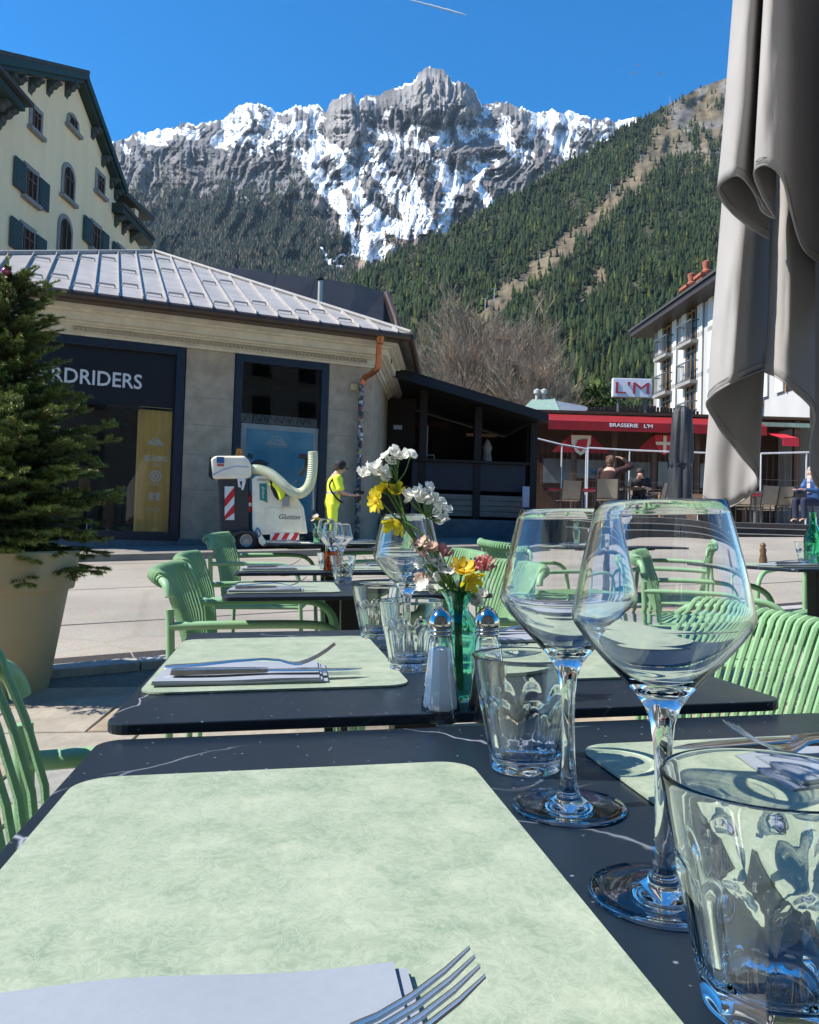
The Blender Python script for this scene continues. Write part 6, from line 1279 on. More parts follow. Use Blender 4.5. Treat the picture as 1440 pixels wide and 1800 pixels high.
place_chair(1.36, 4.15, R(180-25), 'green cord armchair seen through the front wine glass rim, right of the small far table')
place_chair(2.02, 3.75, R(220), 'green cord armchair at the right photo edge, behind the table with green bottle')

# ---- place settings
MATW, MATD = 0.302, 0.455
def mat_mesh():
    mb = MB().poly([(x, y, 0) for x, y in rounded(-MATW/2, -MATD/2, MATW/2, MATD/2, 0.028, 8)], (0, 0, 0.0022))
    return mb.mesh('placemat')
ME_MAT = mat_mesh(); ME_MAT.materials.append(M_PLACE)
def fork_meshes():
    prof = [(-0.100, 0.0095, 0.006, 0.0028), (-0.096, 0.0112, 0.0062, 0.0030), (-0.06, 0.0098, 0.0075, 0.0030), (-0.02, 0.0068, 0.0105, 0.0028), (0.015, 0.0048, 0.0120, 0.0027), (0.035, 0.0052, 0.0100, 0.0025), (0.046, 0.0085, 0.0066, 0.0022), (0.054, 0.0118, 0.0052, 0.0020), (0.062, 0.0126, 0.0058, 0.0019)]
    def strip(P):
        mb = MB(); vs = []; fs = []
        for x, y0, hw, z, t in P:
            for cy_, cz in ((-1, -.35), (-.8, .3), (0, .5), (.8, .3), (1, -.35), (0, -.5)): vs.append((x, y0+hw*cy_, z+t*cz))
        for i in range(len(P)-1):
            for k in range(6): fs.append((i*6+k, i*6+(k+1) % 6, (i+1)*6+(k+1) % 6, (i+1)*6+k))
        fs += [tuple(range(6)), tuple((len(P)-1)*6+k for k in range(6))[::-1]]
        return mb.add(vs, fs)
    h = strip([(x, 0, hw, z, t) for x, hw, z, t in prof])
    tn = strip([(0.0605, 0, 0.0022, 0.0057, 0.0019), (0.070, 0, 0.0019, 0.0085, 0.0019), (0.082, 0, 0.0017, 0.0140, 0.0018), (0.094, 0, 0.0014, 0.0215, 0.0016), (0.103, 0, 0.0008, 0.0285, 0.0012)])
    kh = strip([(-0.105, 0, 0.007, 0.005, 0.007), (-0.10, 0, 0.009, 0.0052, 0.009), (-0.06, 0, 0.0085, 0.0052, 0.0085), (-0.01, 0, 0.0072, 0.0050, 0.0070), (0.004, 0, 0.0066, 0.0048, 0.0060), (0.008, 0, 0.0045, 0.0048, 0.0035)])
    kb = strip([(0.006, 0, 0.0062, 0.0048, 0.0022), (0.03, -0.001, 0.0085, 0.0046, 0.0017), (0.07, -0.001, 0.0088, 0.0040, 0.0014), (0.10, 0.001, 0.0068, 0.0034, 0.0012), (0.118, 0.004, 0.0015, 0.0031, 0.0010)])
    out = []
    for mb, nm in ((h, 'fork'), (tn, 'tine'), (kh, 'knife'), (kb, 'blade')):
        me = mb.mesh(nm, smooth=True, ang=50); bm = bmesh.new(); bm.from_mesh(me); bmesh.ops.recalc_face_normals(bm, faces=bm.faces); bm.to_mesh(me); bm.free(); me.materials.append(M_STEEL); out.append(me)
    return out
ME_FORK, ME_TINE, ME_KNIFE, ME_BLADE = fork_meshes()
def napkin_mesh(seed):
    rnd = random.Random(seed); mb = MB(); z = 0.0
    for k in range(3):
        dx, dy = rnd.uniform(-.003, .003), rnd.uniform(-.002, .002); t = 0.0022
        x0, x1, y0, y1 = -0.098+dx, 0.098-0.004*k+dx, -0.043+dy, 0.083+dy
        nx, ny = 15, 8
        def f(u, v, z=z, x0=x0, x1=x1, y0=y0, y1=y1, ph=k): return (x0+(x1-x0)*u, y0+(y1-y0)*v, z+0.0022+(0.0009+0.0014*(v > .8))*math.sin(u*7+ph+v*3)*(0.3+u*(1-u)*2))
        mb.grid(f, nx, ny)
        b = len(mb.v)-nx*ny; m = len(mb.v)
        mb.v += [(p[0], p[1], p[2]-0.0020) for p in mb.v[b:b+nx*ny]]
        ring = [i for i in range(nx)]+[nx*j+nx-1 for j in range(1, ny)]+[nx*(ny-1)+i for i in range(nx-2, -1, -1)]+[nx*j for j in range(ny-2, 0, -1)]
        for a, c in zip(ring, ring[1:]+ring[:1]): mb.f.append((b+a, m+a, m+c, b+c))
        z += 0.0022
    me = mb.mesh('napkin', smooth=True, ang=35); me.materials.append(M_NAPKIN); return me
ME_NAPS = [napkin_mesh(i) for i in range(3)]
SETN = [0]
def setting(u, w, z, yaw, where, cut=True, M=None):
    B = (Tm(u, w, z, yaw) if M is None else M)
    G = 'place settings of the terrace tables'
    o = inst('placemat', ME_MAT, None); o.matrix_world = B @ Matrix.Translation((0, 0, 0.0008)); tag(o, 'mottled sage green placemat '+where, 'placemat', 'sage green placemats')
    if not cut: return
    rnd = random.Random(SETN[0]); SETN[0] += 1
    C = B @ Matrix.Translation((-0.035+rnd.uniform(-.006, .006), -0.163+rnd.uniform(-.006, .006), 0.0032)) @ Matrix.Rotation(rnd.uniform(-.03, .03), 4, 'Z')
    n = inst('napkin', ME_NAPS[SETN[0] % 3], None); n.matrix_world = C @ Matrix.Translation((-0.012, 0, 0)); tag(n, 'folded pale grey napkin under the cutlery '+where, 'napkin', 'folded napkins')
    f = inst('fork', ME_FORK, None); f.matrix_world = C @ Matrix.Translation((-0.004, 0.016, 0.0085)) @ Matrix.Rotation(0.05, 4, 'Z'); tag(f, 'steel fork with raised tines '+where, 'fork', 'steel forks')
    for k in range(4): inst('tine', ME_TINE, f, Matrix.Translation((0, -0.0093+0.0062*k, 0)))
    kn = inst('knife', ME_KNIFE, None); kn.matrix_world = C @ Matrix.Translation((0.012, -0.014, 0.0072)); tag(kn, 'steel table knife '+where, 'knife', 'steel knives')
    inst('blade', ME_BLADE, kn)
setting(-0.002, 0.408, ZT[0], 0, 'on the nearest table, in the photo foreground')
setting(0.404, 0.44, ZT[0], PI, 'on the nearest table, behind the front tumbler')
setting(-0.008, 1.130, ZT[1], 0.01, 'on the second table, left of the salt shaker')
setting(0.370, 1.14, ZT[1], PI, 'on the second table, behind the rear wine glass')
setting(0.004, 2.36, ZT[2], -0.015, 'on the third table, chair side')
setting(0.39, 2.36, ZT[2], PI, 'on the third table, far side behind the flowers')
setting(-0.008, 3.07, ZT[3], 0.01, 'on the fourth table, chair side')
setting(0.38, 3.07, ZT[3], PI, 'on the fourth table, far side behind the flowers')
setting(0.045, 4.62, ZT[4], 0, 'on the farthest table, before the cleaning machine')
setting(0.43, 4.62, ZT[4], PI, 'on the farthest table, beside the dark kiosk wall')
setting(0, 0, 0, 0, 'beside the green bottle at the right photo edge', M=MK @ Matrix.Translation((-0.16, 0.02, 0.745)))
setting(0, 0, 0, 0, 'on the small far table beyond the wine glass', M=MLt @ Matrix.Translation((-0.16, 0, 0.745)))

# ---- glass ware
def lathe_mesh(name, prof, n, mat, rad=None, ang=60):
    mb = MB().lathe(prof, n, rad=rad); me = mb.mesh(name, smooth=True, ang=ang)
    bm = bmesh.new(); bm.from_mesh(me); bmesh.ops.remove_doubles(bm, verts=bm.verts, dist=1e-6); bmesh.ops.recalc_face_normals(bm, faces=bm.faces); bm.to_mesh(me); bm.free()
    me.materials.append(mat); return me
WG = [(0, 0.0004), (0.030, 0.0004), (0.0380, 0.0004), (0.0386, 0.0011), (0.0380, 0.0019), (0.030, 0.0023), (0.020, 0.0030), (0.0125, 0.0048), (0.0085, 0.0080), (0.0062, 0.014), (0.0050, 0.026), (0.0044, 0.042), (0.0043, 0.060), (0.0048, 0.076), (0.0062, 0.088), (0.0090, 0.0965), (0.0140, 0.1040),
      (0.0220, 0.1125), (0.0310, 0.1220), (0.0400, 0.1325), (0.0448, 0.1395), (0.0460, 0.1425), (0.0460, 0.1450), (0.0452, 0.1485), (0.0432, 0.1590), (0.0405, 0.1720), (0.0375, 0.1850), (0.0345, 0.1970), (0.0330, 0.2030),
      (0.0326, 0.2036), (0.0321, 0.2030), (0.0336, 0.1968), (0.0366, 0.1848), (0.0396, 0.1718), (0.0423, 0.1588), (0.0442, 0.1484), (0.0449, 0.1450), (0.0448, 0.1427), (0.0437, 0.1402), (0.0388, 0.1335), (0.0297, 0.1232), (0.0205, 0.1142), (0.0120, 0.1072), (0.0060, 0.1048), (0, 0.1042)]
ME_WINE = lathe_mesh('wine_glass', WG, 96, M_GLASS)
def tumbler_mesh():
    H = 0.090; n = 108; k9 = 9
    def ro(z): return 0.0265+0.0160*(z/H)**0.85
    outer = []
    zs = [0.0006, 0.0016, 0.004, 0.008, 0.012, 0.016, 0.022, 0.028, 0.034, 0.040, 0.044, 0.047, 0.050, 0.053, 0.056, 0.059, 0.062, 0.066, 0.072, 0.080, 0.087, 0.0895]
    prof = [(0, 0.0016), (0.018, 0.0012), (0.0245, 0.0004)]+[(ro(z)-(0.0008 if z < .001 else 0), z) for z in zs]+[(ro(H)-0.0011+0.0011*math.cos(R(q)), 0.0897+0.0011*math.sin(R(q))) for q in (25, 55, 90, 125, 155, 180)]
    prof += [(ro(z)-0.0023-0.0015*(1-z/H), z) for z in (0.080, 0.066, 0.05, 0.035, 0.022, 0.0145)]+[(0.0235, 0.0115), (0.016, 0.0098), (0, 0.0094)]
    def rad(a, z):
        if z < 0.002: return 1
        t = ((a*k9/(2*PI)) % 1)*2-1
        arch = 0.0605-0.016*abs(t)**2.2
        f = min(1, max(0, (arch-z)/0.004)); f = f*f*(3-2*f)
        low = min(1, max(0, (z-0.002)/0.006))
        flat = math.cos(PI/k9)/math.cos(t*PI/k9)
        return 1+f*low*(flat*1.0-1.0-0.012)
    mb = MB(); inner0 = 3+len(zs)
    vs = []; fs = []
    for i, (r, z) in enumerate(prof):
        for k in range(n):
            a = 2*PI*k/n; rr = r*(rad(a, z) if 3 <= i < inner0 else 1); vs.append((rr*math.cos(a), rr*math.sin(a), z))
    for i in range(len(prof)-1):
        for k in range(n): fs.append((i*n+k, i*n+(k+1) % n, (i+1)*n+(k+1) % n, (i+1)*n+k))
    me = mb.add(vs, fs).mesh('tumbler', smooth=True, ang=70)
    bm = bmesh.new(); bm.from_mesh(me); bmesh.ops.remove_doubles(bm, verts=bm.verts, dist=1e-6); bmesh.ops.recalc_face_normals(bm, faces=bm.faces); bm.to_mesh(me); bm.free()
    me.materials.append(M_TUMBLER); return me
ME_TUMB = tumbler_mesh()
def put(name, me, p, label, cat, group, yaw=0.0):
    o = inst(name, me, None); o.matrix_world = Matrix.Translation(p) @ Matrix.Rotation(yaw, 4, 'Z'); return tag(o, label, cat, group)
def wine(px, py, z, label): return put('wine_glass', ME_WINE, onz(px, py, z)+Vector((0, 0, 0.0005)), label, 'wine glass', 'angular wine glasses')
def tumb(px, py, z, label, yaw=0.2): return put('tumbler', ME_TUMB, onz(px, py, z)+Vector((0, 0, 0.0005)), label, 'tumbler', 'faceted tumblers', yaw)
wine(1168, 1576, ZT[0], 'nearest large wine glass, rising over the green armchair')
wine(1000, 1421, ZT[0], 'wine glass just behind the nearest one, beside the tumbler')
wine(716, 1164, ZT[1], 'wine glass behind the flower stems on the second table')
wine(708, 1139, ZT[1], 'wine glass hidden behind another on the second table, beyond the flowers')
wine(601, 1008, ZT[2], 'wine glass on the third table, in front of the yellow vested worker')
wine(585, 1014, ZT[2], 'wine glass beside another on the third table, nearer the vase')
wine(574, 990, ZT[3], 'wine glass on the fourth table, behind the third table glasses')
tumb(924, 1352, ZT[0], 'tumbler right of the salt shaker on the nearest table')
tumb(1362, 1775, ZT[0], 'large tumbler cut by the lower right photo corner', 0.05)
tumb(663, 1123, ZT[1], 'tumbler standing left of the wine glass on the second table', 0.5)
tumb(722, 1178, ZT[1], 'tumbler between the salt shaker and the placemat on the second table', 0.1)
tumb(603, 1026, ZT[2], 'small tumbler at the placemat edge of the third table', 0.3)
tumb(577, 1014, ZT[2], 'small tumbler behind the knife tip on the third table', 0.6)
def on_m(M, x, y, z=0.7455): return M @ Vector((x, y, z))
put('tumbler', ME_TUMB, on_m(MK, 0.02, 0.10), 'tumbler on the table with the green bottle', 'tumbler', 'faceted tumblers')
put('tumbler', ME_TUMB, on_m(MK, 0.06, -0.10), 'tumbler nearest the table edge by the green bottle', 'tumbler', 'faceted tumblers')
put('wine_glass', ME_WINE, on_m(MK, 0.10, 0.02), 'wine glass beside the green bottle', 'wine glass', 'angular wine glasses')
put('tumbler', ME_TUMB, on_m(MLt, 0.02, 0.05), 'tumbler on the small far table beyond the front wine glass', 'tumbler', 'faceted tumblers')
put('wine_glass', ME_WINE, on_m(MLt, 0.06, -0.06), 'wine glass on the small far table beyond the front wine glass', 'wine glass', 'angular wine glasses')

# green bottle and pepper grinder at the right photo edge
gb = empty('water_bottle', Matrix.Translation(on_m(MK, -0.02, 0.0)), 'green glass bottle on the table at the right photo edge', 'bottle')
o = inst('bottle_body', lathe_mesh('bottle_body', [(0, 0.001), (0.030, 0.001), (0.034, 0.006), (0.034, 0.10), (0.028, 0.125), (0.014, 0.16), (0.012, 0.20), (0.0135, 0.205), (0.011, 0.206), (0.009, 0.20), (0.011, 0.158), (0.025, 0.122), (0.031, 0.10), (0.031, 0.008), (0, 0.006)], 32, glass('green_bottle_glass', (0.25, 0.75, 0.5))), gb)
pg = empty('pepper_mill', Matrix.Translation(on_m(MK, -0.13, 0.16)), 'small brown pepper mill on the table at the right photo edge', 'pepper mill')
inst('mill_body', lathe_mesh('mill_body', [(0, 0), (0.016, 0), (0.016, 0.015), (0.011, 0.04), (0.014, 0.055), (0.009, 0.065), (0.012, 0.075), (0.006, 0.085), (0, 0.086)], 24, pm('turned_wood', (0.12, 0.06, 0.03), 0.4, var=0.3, stretch=(1, 1, 8))), pg)

# ---- salt and pepper
def shaker(p, label, fill, fm, cat, lvl):
    root = empty('glass_shaker', Matrix.Translation(p) @ Matrix.Rotation(0.2, 4, 'Z'), label, cat)
    n = 60; fac = lambda a, z: math.cos(PI/10)/math.cos((((a*10/(2*PI)) % 1)-.5)*2*PI/10)
    out = [(0, 0.0005), (0.019, 0.0005), (0.0225, 0.002), (0.0228, 0.005), (0.0212, 0.010), (0.0200, 0.016), (0.0168, 0.042), (0.0136, 0.070), (0.0122, 0.082), (0.0105, 0.0845), (0.0105, 0.090), (0.0088, 0.090), (0.0088, 0.083), (0.0104, 0.078), (0.0146, 0.045), (0.0178, 0.020), (0.0178, 0.012), (0.015, 0.0085), (0, 0.008)]
    b = inst('glass_body', lathe_mesh('glass_body', out, n, M_GLASS, rad=fac, ang=75), root)
    zt = 0.0095+(0.078-0.0095)*lvl; rt = 0.0172-(0.0172-0.0098)*lvl
    inst(fill, lathe_mesh(fill, [(0, 0.0095), (0.0140, 0.0095), (0.0170, 0.0125), (0.0172, 0.019), (rt+0.0002, zt-0.001), (rt-0.001, zt), (0, zt+0.001)], n, fm, rad=lambda a, z: fac(a, z)*.985, ang=25), root)
    cap = [(0.0112, 0.0848), (0.0122, 0.0855), (0.0124, 0.0875), (0.0112, 0.0885), (0.0124, 0.0900), (0.0124, 0.0915), (0.0112, 0.0925), (0.0126, 0.0940), (0.0130, 0.0970), (0.0128, 0.1000), (0.0112, 0.1055), (0.0080, 0.1100), (0.0045, 0.1130), (0.0020, 0.1145), (0, 0.1148)]
    c = inst('metal_cap', lathe_mesh('metal_cap', cap, 32, pm('chrome_cap', (0.62, 0.57, 0.52), 0.09, metal=1, var=0.05)), root)
    h = MB()
    for k in range(6):
        a = k*PI/3; h.lathe([(0, 0), (0.0009, 0), (0.0009, 0.0004), (0, 0.0004)], 8, Matrix.Translation((0.0062*math.cos(a), 0.0062*math.sin(a), 0.1117)) @ Matrix.Rotation(0.6, 4, Vector((-math.sin(a), math.cos(a), 0))))
    ho = h.build('pour_holes', pm('dark_hole', (0.01, 0.01, 0.01), 0.8), c); return root
shaker(onz(775, 1268, ZT[0])+Vector((0, 0, 0.0003)), 'glass shaker filled with white salt, chrome cap', 'salt', pm('salt_grains', (0.88, 0.88, 0.87), 0.9, var=0.03, scale=400, bump=0.05, bscale=2500), 'salt shaker', 0.93)
shaker(onz(857, 1266, ZT[0])+Vector((0, 0, 0.0003)), 'glass shaker with brown ground pepper, right of the teal vase', 'pepper', pm('ground_pepper', (0.16, 0.085, 0.045), 0.95, var=0.7, scale=500, bump=0.5, bscale=900), 'pepper shaker', 0.72)

# ---- teal vase and its flowers
VP = onz(806, 1232, ZT[1])+Vector((0, 0, 0.0004))
def vase(p, label, mat):
    root = empty('flower_vase', Matrix.Translation(p), label, 'vase')
    prof = [(0, 0.0006), (0.0165, 0.0006), (0.0185, 0.003), (0.0180, 0.010), (0.0190, 0.035), (0.0215, 0.060), (0.0235, 0.072), (0.0225, 0.080), (0.0165, 0.088), (0.0115, 0.094), (0.0108, 0.100), (0.0140, 0.108), (0.0195, 0.1155), (0.0190, 0.1162), (0.0130, 0.108), (0.0096, 0.100), (0.0102, 0.0935), (0.0150, 0.0868), (0.0210, 0.079), (0.0220, 0.072), (0.0200, 0.060), (0.0174, 0.035), (0.0164, 0.010), (0.0150, 0.006), (0, 0.0055)]
    rib = lambda a, z: 1+(0.018*math.cos(a*14) if 0.02 < z < 0.09 else 0.006*math.cos(a*14))
    inst('glass_body', lathe_mesh('glass_body', prof, 112, mat, rad=rib), root)
    return root
vase(VP, 'small ribbed teal glass vase holding the mixed flowers', M_TEAL)
M_STEM = pm('flower_stem', (0.10, 0.22, 0.04), 0.5, var=0.25, scale=60); M_LEAF = pm('flower_leaf', (0.09, 0.20, 0.04), 0.5, var=0.3, scale=80)
M_WHITE = pm('white_petal', (0.90, 0.90, 0.84), 0.6, var=0.06, scale=200); M_YELLOW = pm('yellow_petal', (0.80, 0.66, 0.03), 0.55, var=0.12, scale=150)
M_GOLD = pm('golden_petal', (0.78, 0.56, 0.03), 0.55, var=0.15, scale=150); M_PINK = pm('pink_petal', (0.78, 0.36, 0.36), 0.55, var=0.25, scale=200); M_CREAM = pm('blush_petal', (0.80, 0.60, 0.50), 0.6, var=0.12, scale=200)
for m_ in (M_WHITE, M_YELLOW, M_GOLD, M_PINK, M_CREAM, M_LEAF):     # petals let light through
    t_ = m_.node_tree; b_ = t_.nodes['Principled BSDF']; tl_ = t_.nodes.new('ShaderNodeBsdfTranslucent'); mx_ = t_.nodes.new('ShaderNodeMixShader'); mx_.inputs[0].default_value = 0.42
    t_.links.new(b_.inputs['Base Color'].links[0].from_socket, tl_.inputs['Color']); t_.links.new(b_.outputs[0], mx_.inputs[1]); t_.links.new(tl_.outputs[0], mx_.inputs[2]); t_.links.new(mx_.outputs[0], t_.nodes['Material Output'].inputs['Surface'])
def basis(n, roll=0.0):
    n = Vector(n).normalized(); a = n.orthogonal().normalized(); b = n.cross(a); c, s = math.cos(roll), math.sin(roll)
    return a*c+b*s, b*c-a*s, n
def petals(mb, ctr, nrm, n, length, width, cup=0.3, rnd=random, jit=0.15, tip=0.5):
    ax, ay, az = basis(nrm, rnd.uniform(0, 6)); ctr = Vector(ctr)
    for k in range(n):
        a = 2*PI*k/n+rnd.uniform(-jit, jit); d = ax*math.cos(a)+ay*math.sin(a); s = az.cross(d)
        l = length*rnd.uniform(0.85, 1.1); c = cup+rnd.uniform(-jit, jit); vs = []
        for i, (t, wv) in enumerate(((0.05, 0.25), (0.35, 0.8), (0.7, 1.0), (0.92, tip+0.25), (1.0, tip*0.45))):
            p = ctr+d*(l*t)+az*(l*c*t*t*1.1)
            for q, lift in ((-1, 0.10), (0, 0.0), (1, 0.10)): vs.append(p+s*(q*wv*width*0.5)+az*(lift*width*wv))
        mb.add(vs, [(i*3+j, i*3+j+1, i*3+j+4, i*3+j+3) for i in range(4) for j in range(2)])
NECK = VP+Vector((0, 0, 0.104))
def vpt(px, py, dy=0.0): return at(px, py, VP.y+dy)
def stem_path(tip, bend=(0, 0, 0), base_off=(0, 0)):
    b = VP+Vector((base_off[0], base_off[1], 0.010)); k = NECK+Vector((-base_off[0]*0.5, -base_off[1]*0.5, 0)); mid = (k+Vector(tip))/2+Vector(bend)
    return catmull([b, k, mid, tip], 6)
def flower_root(label, cat='flower', group='cut flowers in the teal vase'): return empty('cut_flower', Matrix.Translation(NECK), label, cat, group)
def local(mb):  # express a world-space builder in the root frame at the neck
    mb.v = [tuple(Vector(p)-NECK) for p in mb.v]; return mb
FR = random.Random(11)
def white_spray(label, florets, join, bend=(0, 0, 0), base=(0, 0), size=0.0075, mat=None, n=5):
    root = flower_root(label); st = MB(); J = vpt(*join)
    st.tube(stem_path(J, bend, base), 0.0011, 6); cents = MB()
    for fx in florets:
        p = vpt(*fx); st.tube(catmull([J, (J+p)/2+Vector((FR.uniform(-.003, .003), 0, -0.003)), p], 4), 0.0006, 5)
        pt = MB(); nr = Vector((FR.uniform(-.9, .7), -FR.uniform(.2, 1), FR.uniform(.1, 1)))
        petals(pt, p, nr, n, size*FR.uniform(.85, 1.2), size*0.95, FR.uniform(.15, .8), FR, 0.25, 0.9)
        if FR.random() < .6: petals(pt, p+nr.normalized()*size*.12, nr, 4, size*.6, size*0.7, 0.9, FR, 0.3, 0.9)
        local(pt).build('blossom', mat or M_WHITE, root, smooth=True, fix=False)
    local(st).build('stem', M_STEM, root, smooth=True, fix=False); return root
def jitter(pts, n, r, dz=0.012):
    out = []
    for k in range(n):
        b = pts[k % len(pts)]; out.append((b[0]+FR.uniform(-r, r), b[1]+FR.uniform(-r, r), FR.uniform(-dz, dz)))
    return out
white_spray('tall white blossom spray topping the bouquet, its flowers spread in an arc', [(641, 832), (655, 822), (664, 818), (672, 828), (680, 803), (690, 800), (697, 806), (686, 812), (676, 836), (660, 836), (703, 803), (722, 800), (690, 796), (648, 826)], (696, 850, 0), (-0.012, 0, 0.0), (0.004, 0.003), 0.0072)
white_spray('white blossom cluster right of the yellow daisy, above the vase', [(714, 872), (728, 868), (740, 863), (752, 858), (733, 878), (744, 874), (756, 876), (766, 880), (775, 886), (781, 896), (772, 900), (760, 884), (721, 880), (780, 912), (786, 914), (778, 918)], (748, 905, 0.004), (-0.004, 0, 0.004), (-0.003, 0.004), 0.0070)
white_spray('pale pinkish white blossom cluster low in the bouquet, over the wine glass', jitter([(732, 960), (745, 955), (757, 965), (740, 972), (752, 950), (768, 962)], 16, 8), (768, 1010, 0.0), (-0.003, 0, 0), (0.002, -0.003), 0.0058, M_CREAM)
white_spray('white blossom cluster just above the vase mouth', jitter([(742, 990), (757, 985), (770, 995), (760, 1008), (781, 1015), (745, 1030), (751, 1034), (795, 1008), (806, 1025), (778, 1002)], 18, 7), (785, 1035, -0.006), (-0.003, -.004, 0), (0.003, -0.002), 0.0066)
white_spray('small white blossom hanging over the vase mouth, right side', [(835, 1050), (842, 1056), (848, 1047), (838, 1062)], (822, 1040, -0.004), (0.004, 0, 0.004), (-0.004, -0.002), 0.006)
def daisy(label, p, nrm, n=11, L=0.0145, W=0.0050, mat=None, bend=(0, 0, 0), base=(0, 0), cup=0.1, ctr=True):
    root = flower_root(label); st = MB(); P = vpt(*p); nv = Vector(nrm).normalized()
    st.tube(stem_path(P-nv*0.004, bend, base), 0.0012, 6); local(st).build('stem', M_STEM, root, smooth=True, fix=False)
    pt = MB(); petals(pt, P, nrm, n, L, W, cup, FR, 0.1, 0.7); petals(pt, P+nv*0.001, nrm, n-2, L*.8, W*.9, cup+.2, FR, 0.15, 0.7)
    local(pt).build('petals', mat or M_YELLOW, root, smooth=True, fix=False)
    if ctr:
        c = MB(); q = nv.to_track_quat('Z', 'Y').to_matrix().to_4x4()
        c.lathe([(0, 0), (0.0042, 0), (0.0040, 0.0018), (0.0025, 0.0030), (0, 0.0034)], 12, Matrix.Translation(P) @ q); local(c).build('flower_centre', M_GOLD, root, smooth=True)
        cl = MB(); cl.lathe([(0, -0.006), (0.0022, -0.005), (0.0038, -0.001), (0.0030, 0)], 10, Matrix.Translation(P) @ q); local(cl).build('calyx', M_LEAF, root, smooth=True)
    return root
daisy('large open yellow daisy facing left, high in the bouquet', (662, 880, -0.004), (-0.75, -0.5, -0.12), 12, bend=(-0.004, 0, 0.012), base=(0.005, 0))
daisy('half open yellow daisy behind the large one', (677, 862, 0.008), (-0.6, 0.2, 0.6), 9, 0.012, 0.005, bend=(-0.006, 0, 0.006), base=(0.004, 0.004), cup=.5)
daisy('small yellow flower beside the stems under the tall white spray', (693, 866, 0.004), (0.2, -0.6, 0.7), 6, 0.010, 0.007, bend=(-0.004, 0, 0), base=(0, 0.005), cup=.7)
daisy('drooping yellow flower in front of the wine glass bowl', (700, 918, -0.006), (-0.55, -0.5, -0.62), 7, 0.0155, 0.0075, bend=(-0.002, -.004, 0.022), base=(0.002, -0.004), cup=.55)
daisy('golden yellow flower at the vase mouth', (812, 1004, -0.012), (0.1, -0.6, 0.75), 8, 0.0135, 0.0068, M_GOLD, bend=(0, 0, 0), base=(0, -0.004), cup=.5)
daisy('yellow flower hanging down beside the vase mouth', (826, 1018, -0.014), (0.45, -0.75, -0.45), 7, 0.0135, 0.0064, M_YELLOW, bend=(0.002, -.004, 0.012), base=(-0.004, -0.003), cup=.4)
def spiky(label, p, n, r, mat, bend=(0, 0, 0), base=(0, 0), up=(0, 0, 1), spread=1.0):
    root = flower_root(label); P = vpt(*p); st = MB(); st.tube(stem_path(P, bend, base), 0.0010, 6); local(st).build('stem', M_STEM, root, smooth=True, fix=False)
    pt = MB(); ax, ay, az = basis(up)
    for k in range(n):
        a = FR.uniform(0, 2*PI); e = FR.uniform(0.05, 1.0)*spread; d = (az*math.cos(e*1.4)+(ax*math.cos(a)+ay*math.sin(a))*math.sin(e*1.4)).normalized()
        L_ = r*FR.uniform(.8, 1.15); q = P+d*L_; m = P+d*L_*.55+Vector((0, 0, -0.0012))
        pt.tube([P, m, q+Vector((0, 0, 0.0012))], [0.0005, 0.0008, 0.0011], 5)
    local(pt).build('petals', mat, root, smooth=True, fix=False); return root
spiky('spiky pink blossom standing out right of the bouquet', (852, 1002, -0.004), 44, 0.0150, M_PINK, bend=(0.006, 0, 0.004), base=(-0.005, 0), up=(0.1, -0.2, 1))
spiky('pink blossom behind the golden flower', (832, 1003, 0.006), 30, 0.0125, M_PINK, bend=(0.004, 0, 0.002), base=(-0.004, 0.003))
spiky('pink blossom behind the pale cluster', (779, 978, 0.010), 34, 0.0125, M_PINK, base=(0.001, 0.005))
spiky('pink bud cluster at the left of the bouquet base', (742, 1024, 0.004), 26, 0.0100, M_CREAM, bend=(-0.004, 0, 0.0), base=(0.005, 0.001))
lv = flower_root('long green leaves inside the teal vase', 'leaf'); lm = MB()
for k in range(9):
    a = FR.uniform(0, 6.28); p0 = VP+Vector((0.004*math.cos(a), 0.004*math.sin(a), 0.03)); p1 = NECK+Vector((0.004*math.cos(a), 0.004*math.sin(a), 0)); p2 = NECK+Vector((0.018*math.cos(a), 0.018*math.sin(a), FR.uniform(.012, .03)))
    P = catmull([p0, p1, p2], 5); s = Vector((-math.sin(a), math.cos(a), 0)); k0 = len(lm.v)
    for i, p in enumerate(P):
        wd = 0.0034*math.sin(PI*min(1, 0.08+i/len(P))); lm.v += [tuple(p-s*wd), tuple(p+s*wd)]
    lm.f += [(k0+2*i, k0+2*i+1, k0+2*i+3, k0+2*i+2) for i in range(len(P)-1)]
local(lm).build('leaf_blades', M_LEAF, lv, smooth=True, fix=False)
# the posies on the farther tables
def posy(p, label, label2):
    vs = vase(p, label, glass('pale_green_glass', (0.55, 0.85, 0.70)))
    r = empty('posy', Matrix.Translation(p+Vector((0, 0, 0.10))), label2, 'flowers')
    for k in range(7):
        a = FR.uniform(0, 6.28); d = Vector((0.022*math.cos(a), 0.022*math.sin(a), FR.uniform(.03, .06)))
        s = MB(); s.tube([(0, 0, -0.08), (0, 0, 0), d*0.9], 0.001, 5); s.build('stem', M_STEM, r, smooth=True, fix=False)
        b = MB(); petals(b, d, (d.x*20, d.y*20-.4, 0.7), 9, 0.013, 0.006, 0.3, FR); b.build('blossom', (M_YELLOW, M_YELLOW, M_CREAM, M_WHITE)[k % 4], r, smooth=True, fix=False)
posy(T(0.18, 4.45, ZT[4]), 'pale green glass vase on the farthest table, in front of the white machine', 'yellow and blush posy in front of the cleaning machine')
posy(on_m(MLt, -0.08, 0.12), 'small vase on the far table seen through the front wine glass', 'yellow posy seen through the front wine glass')
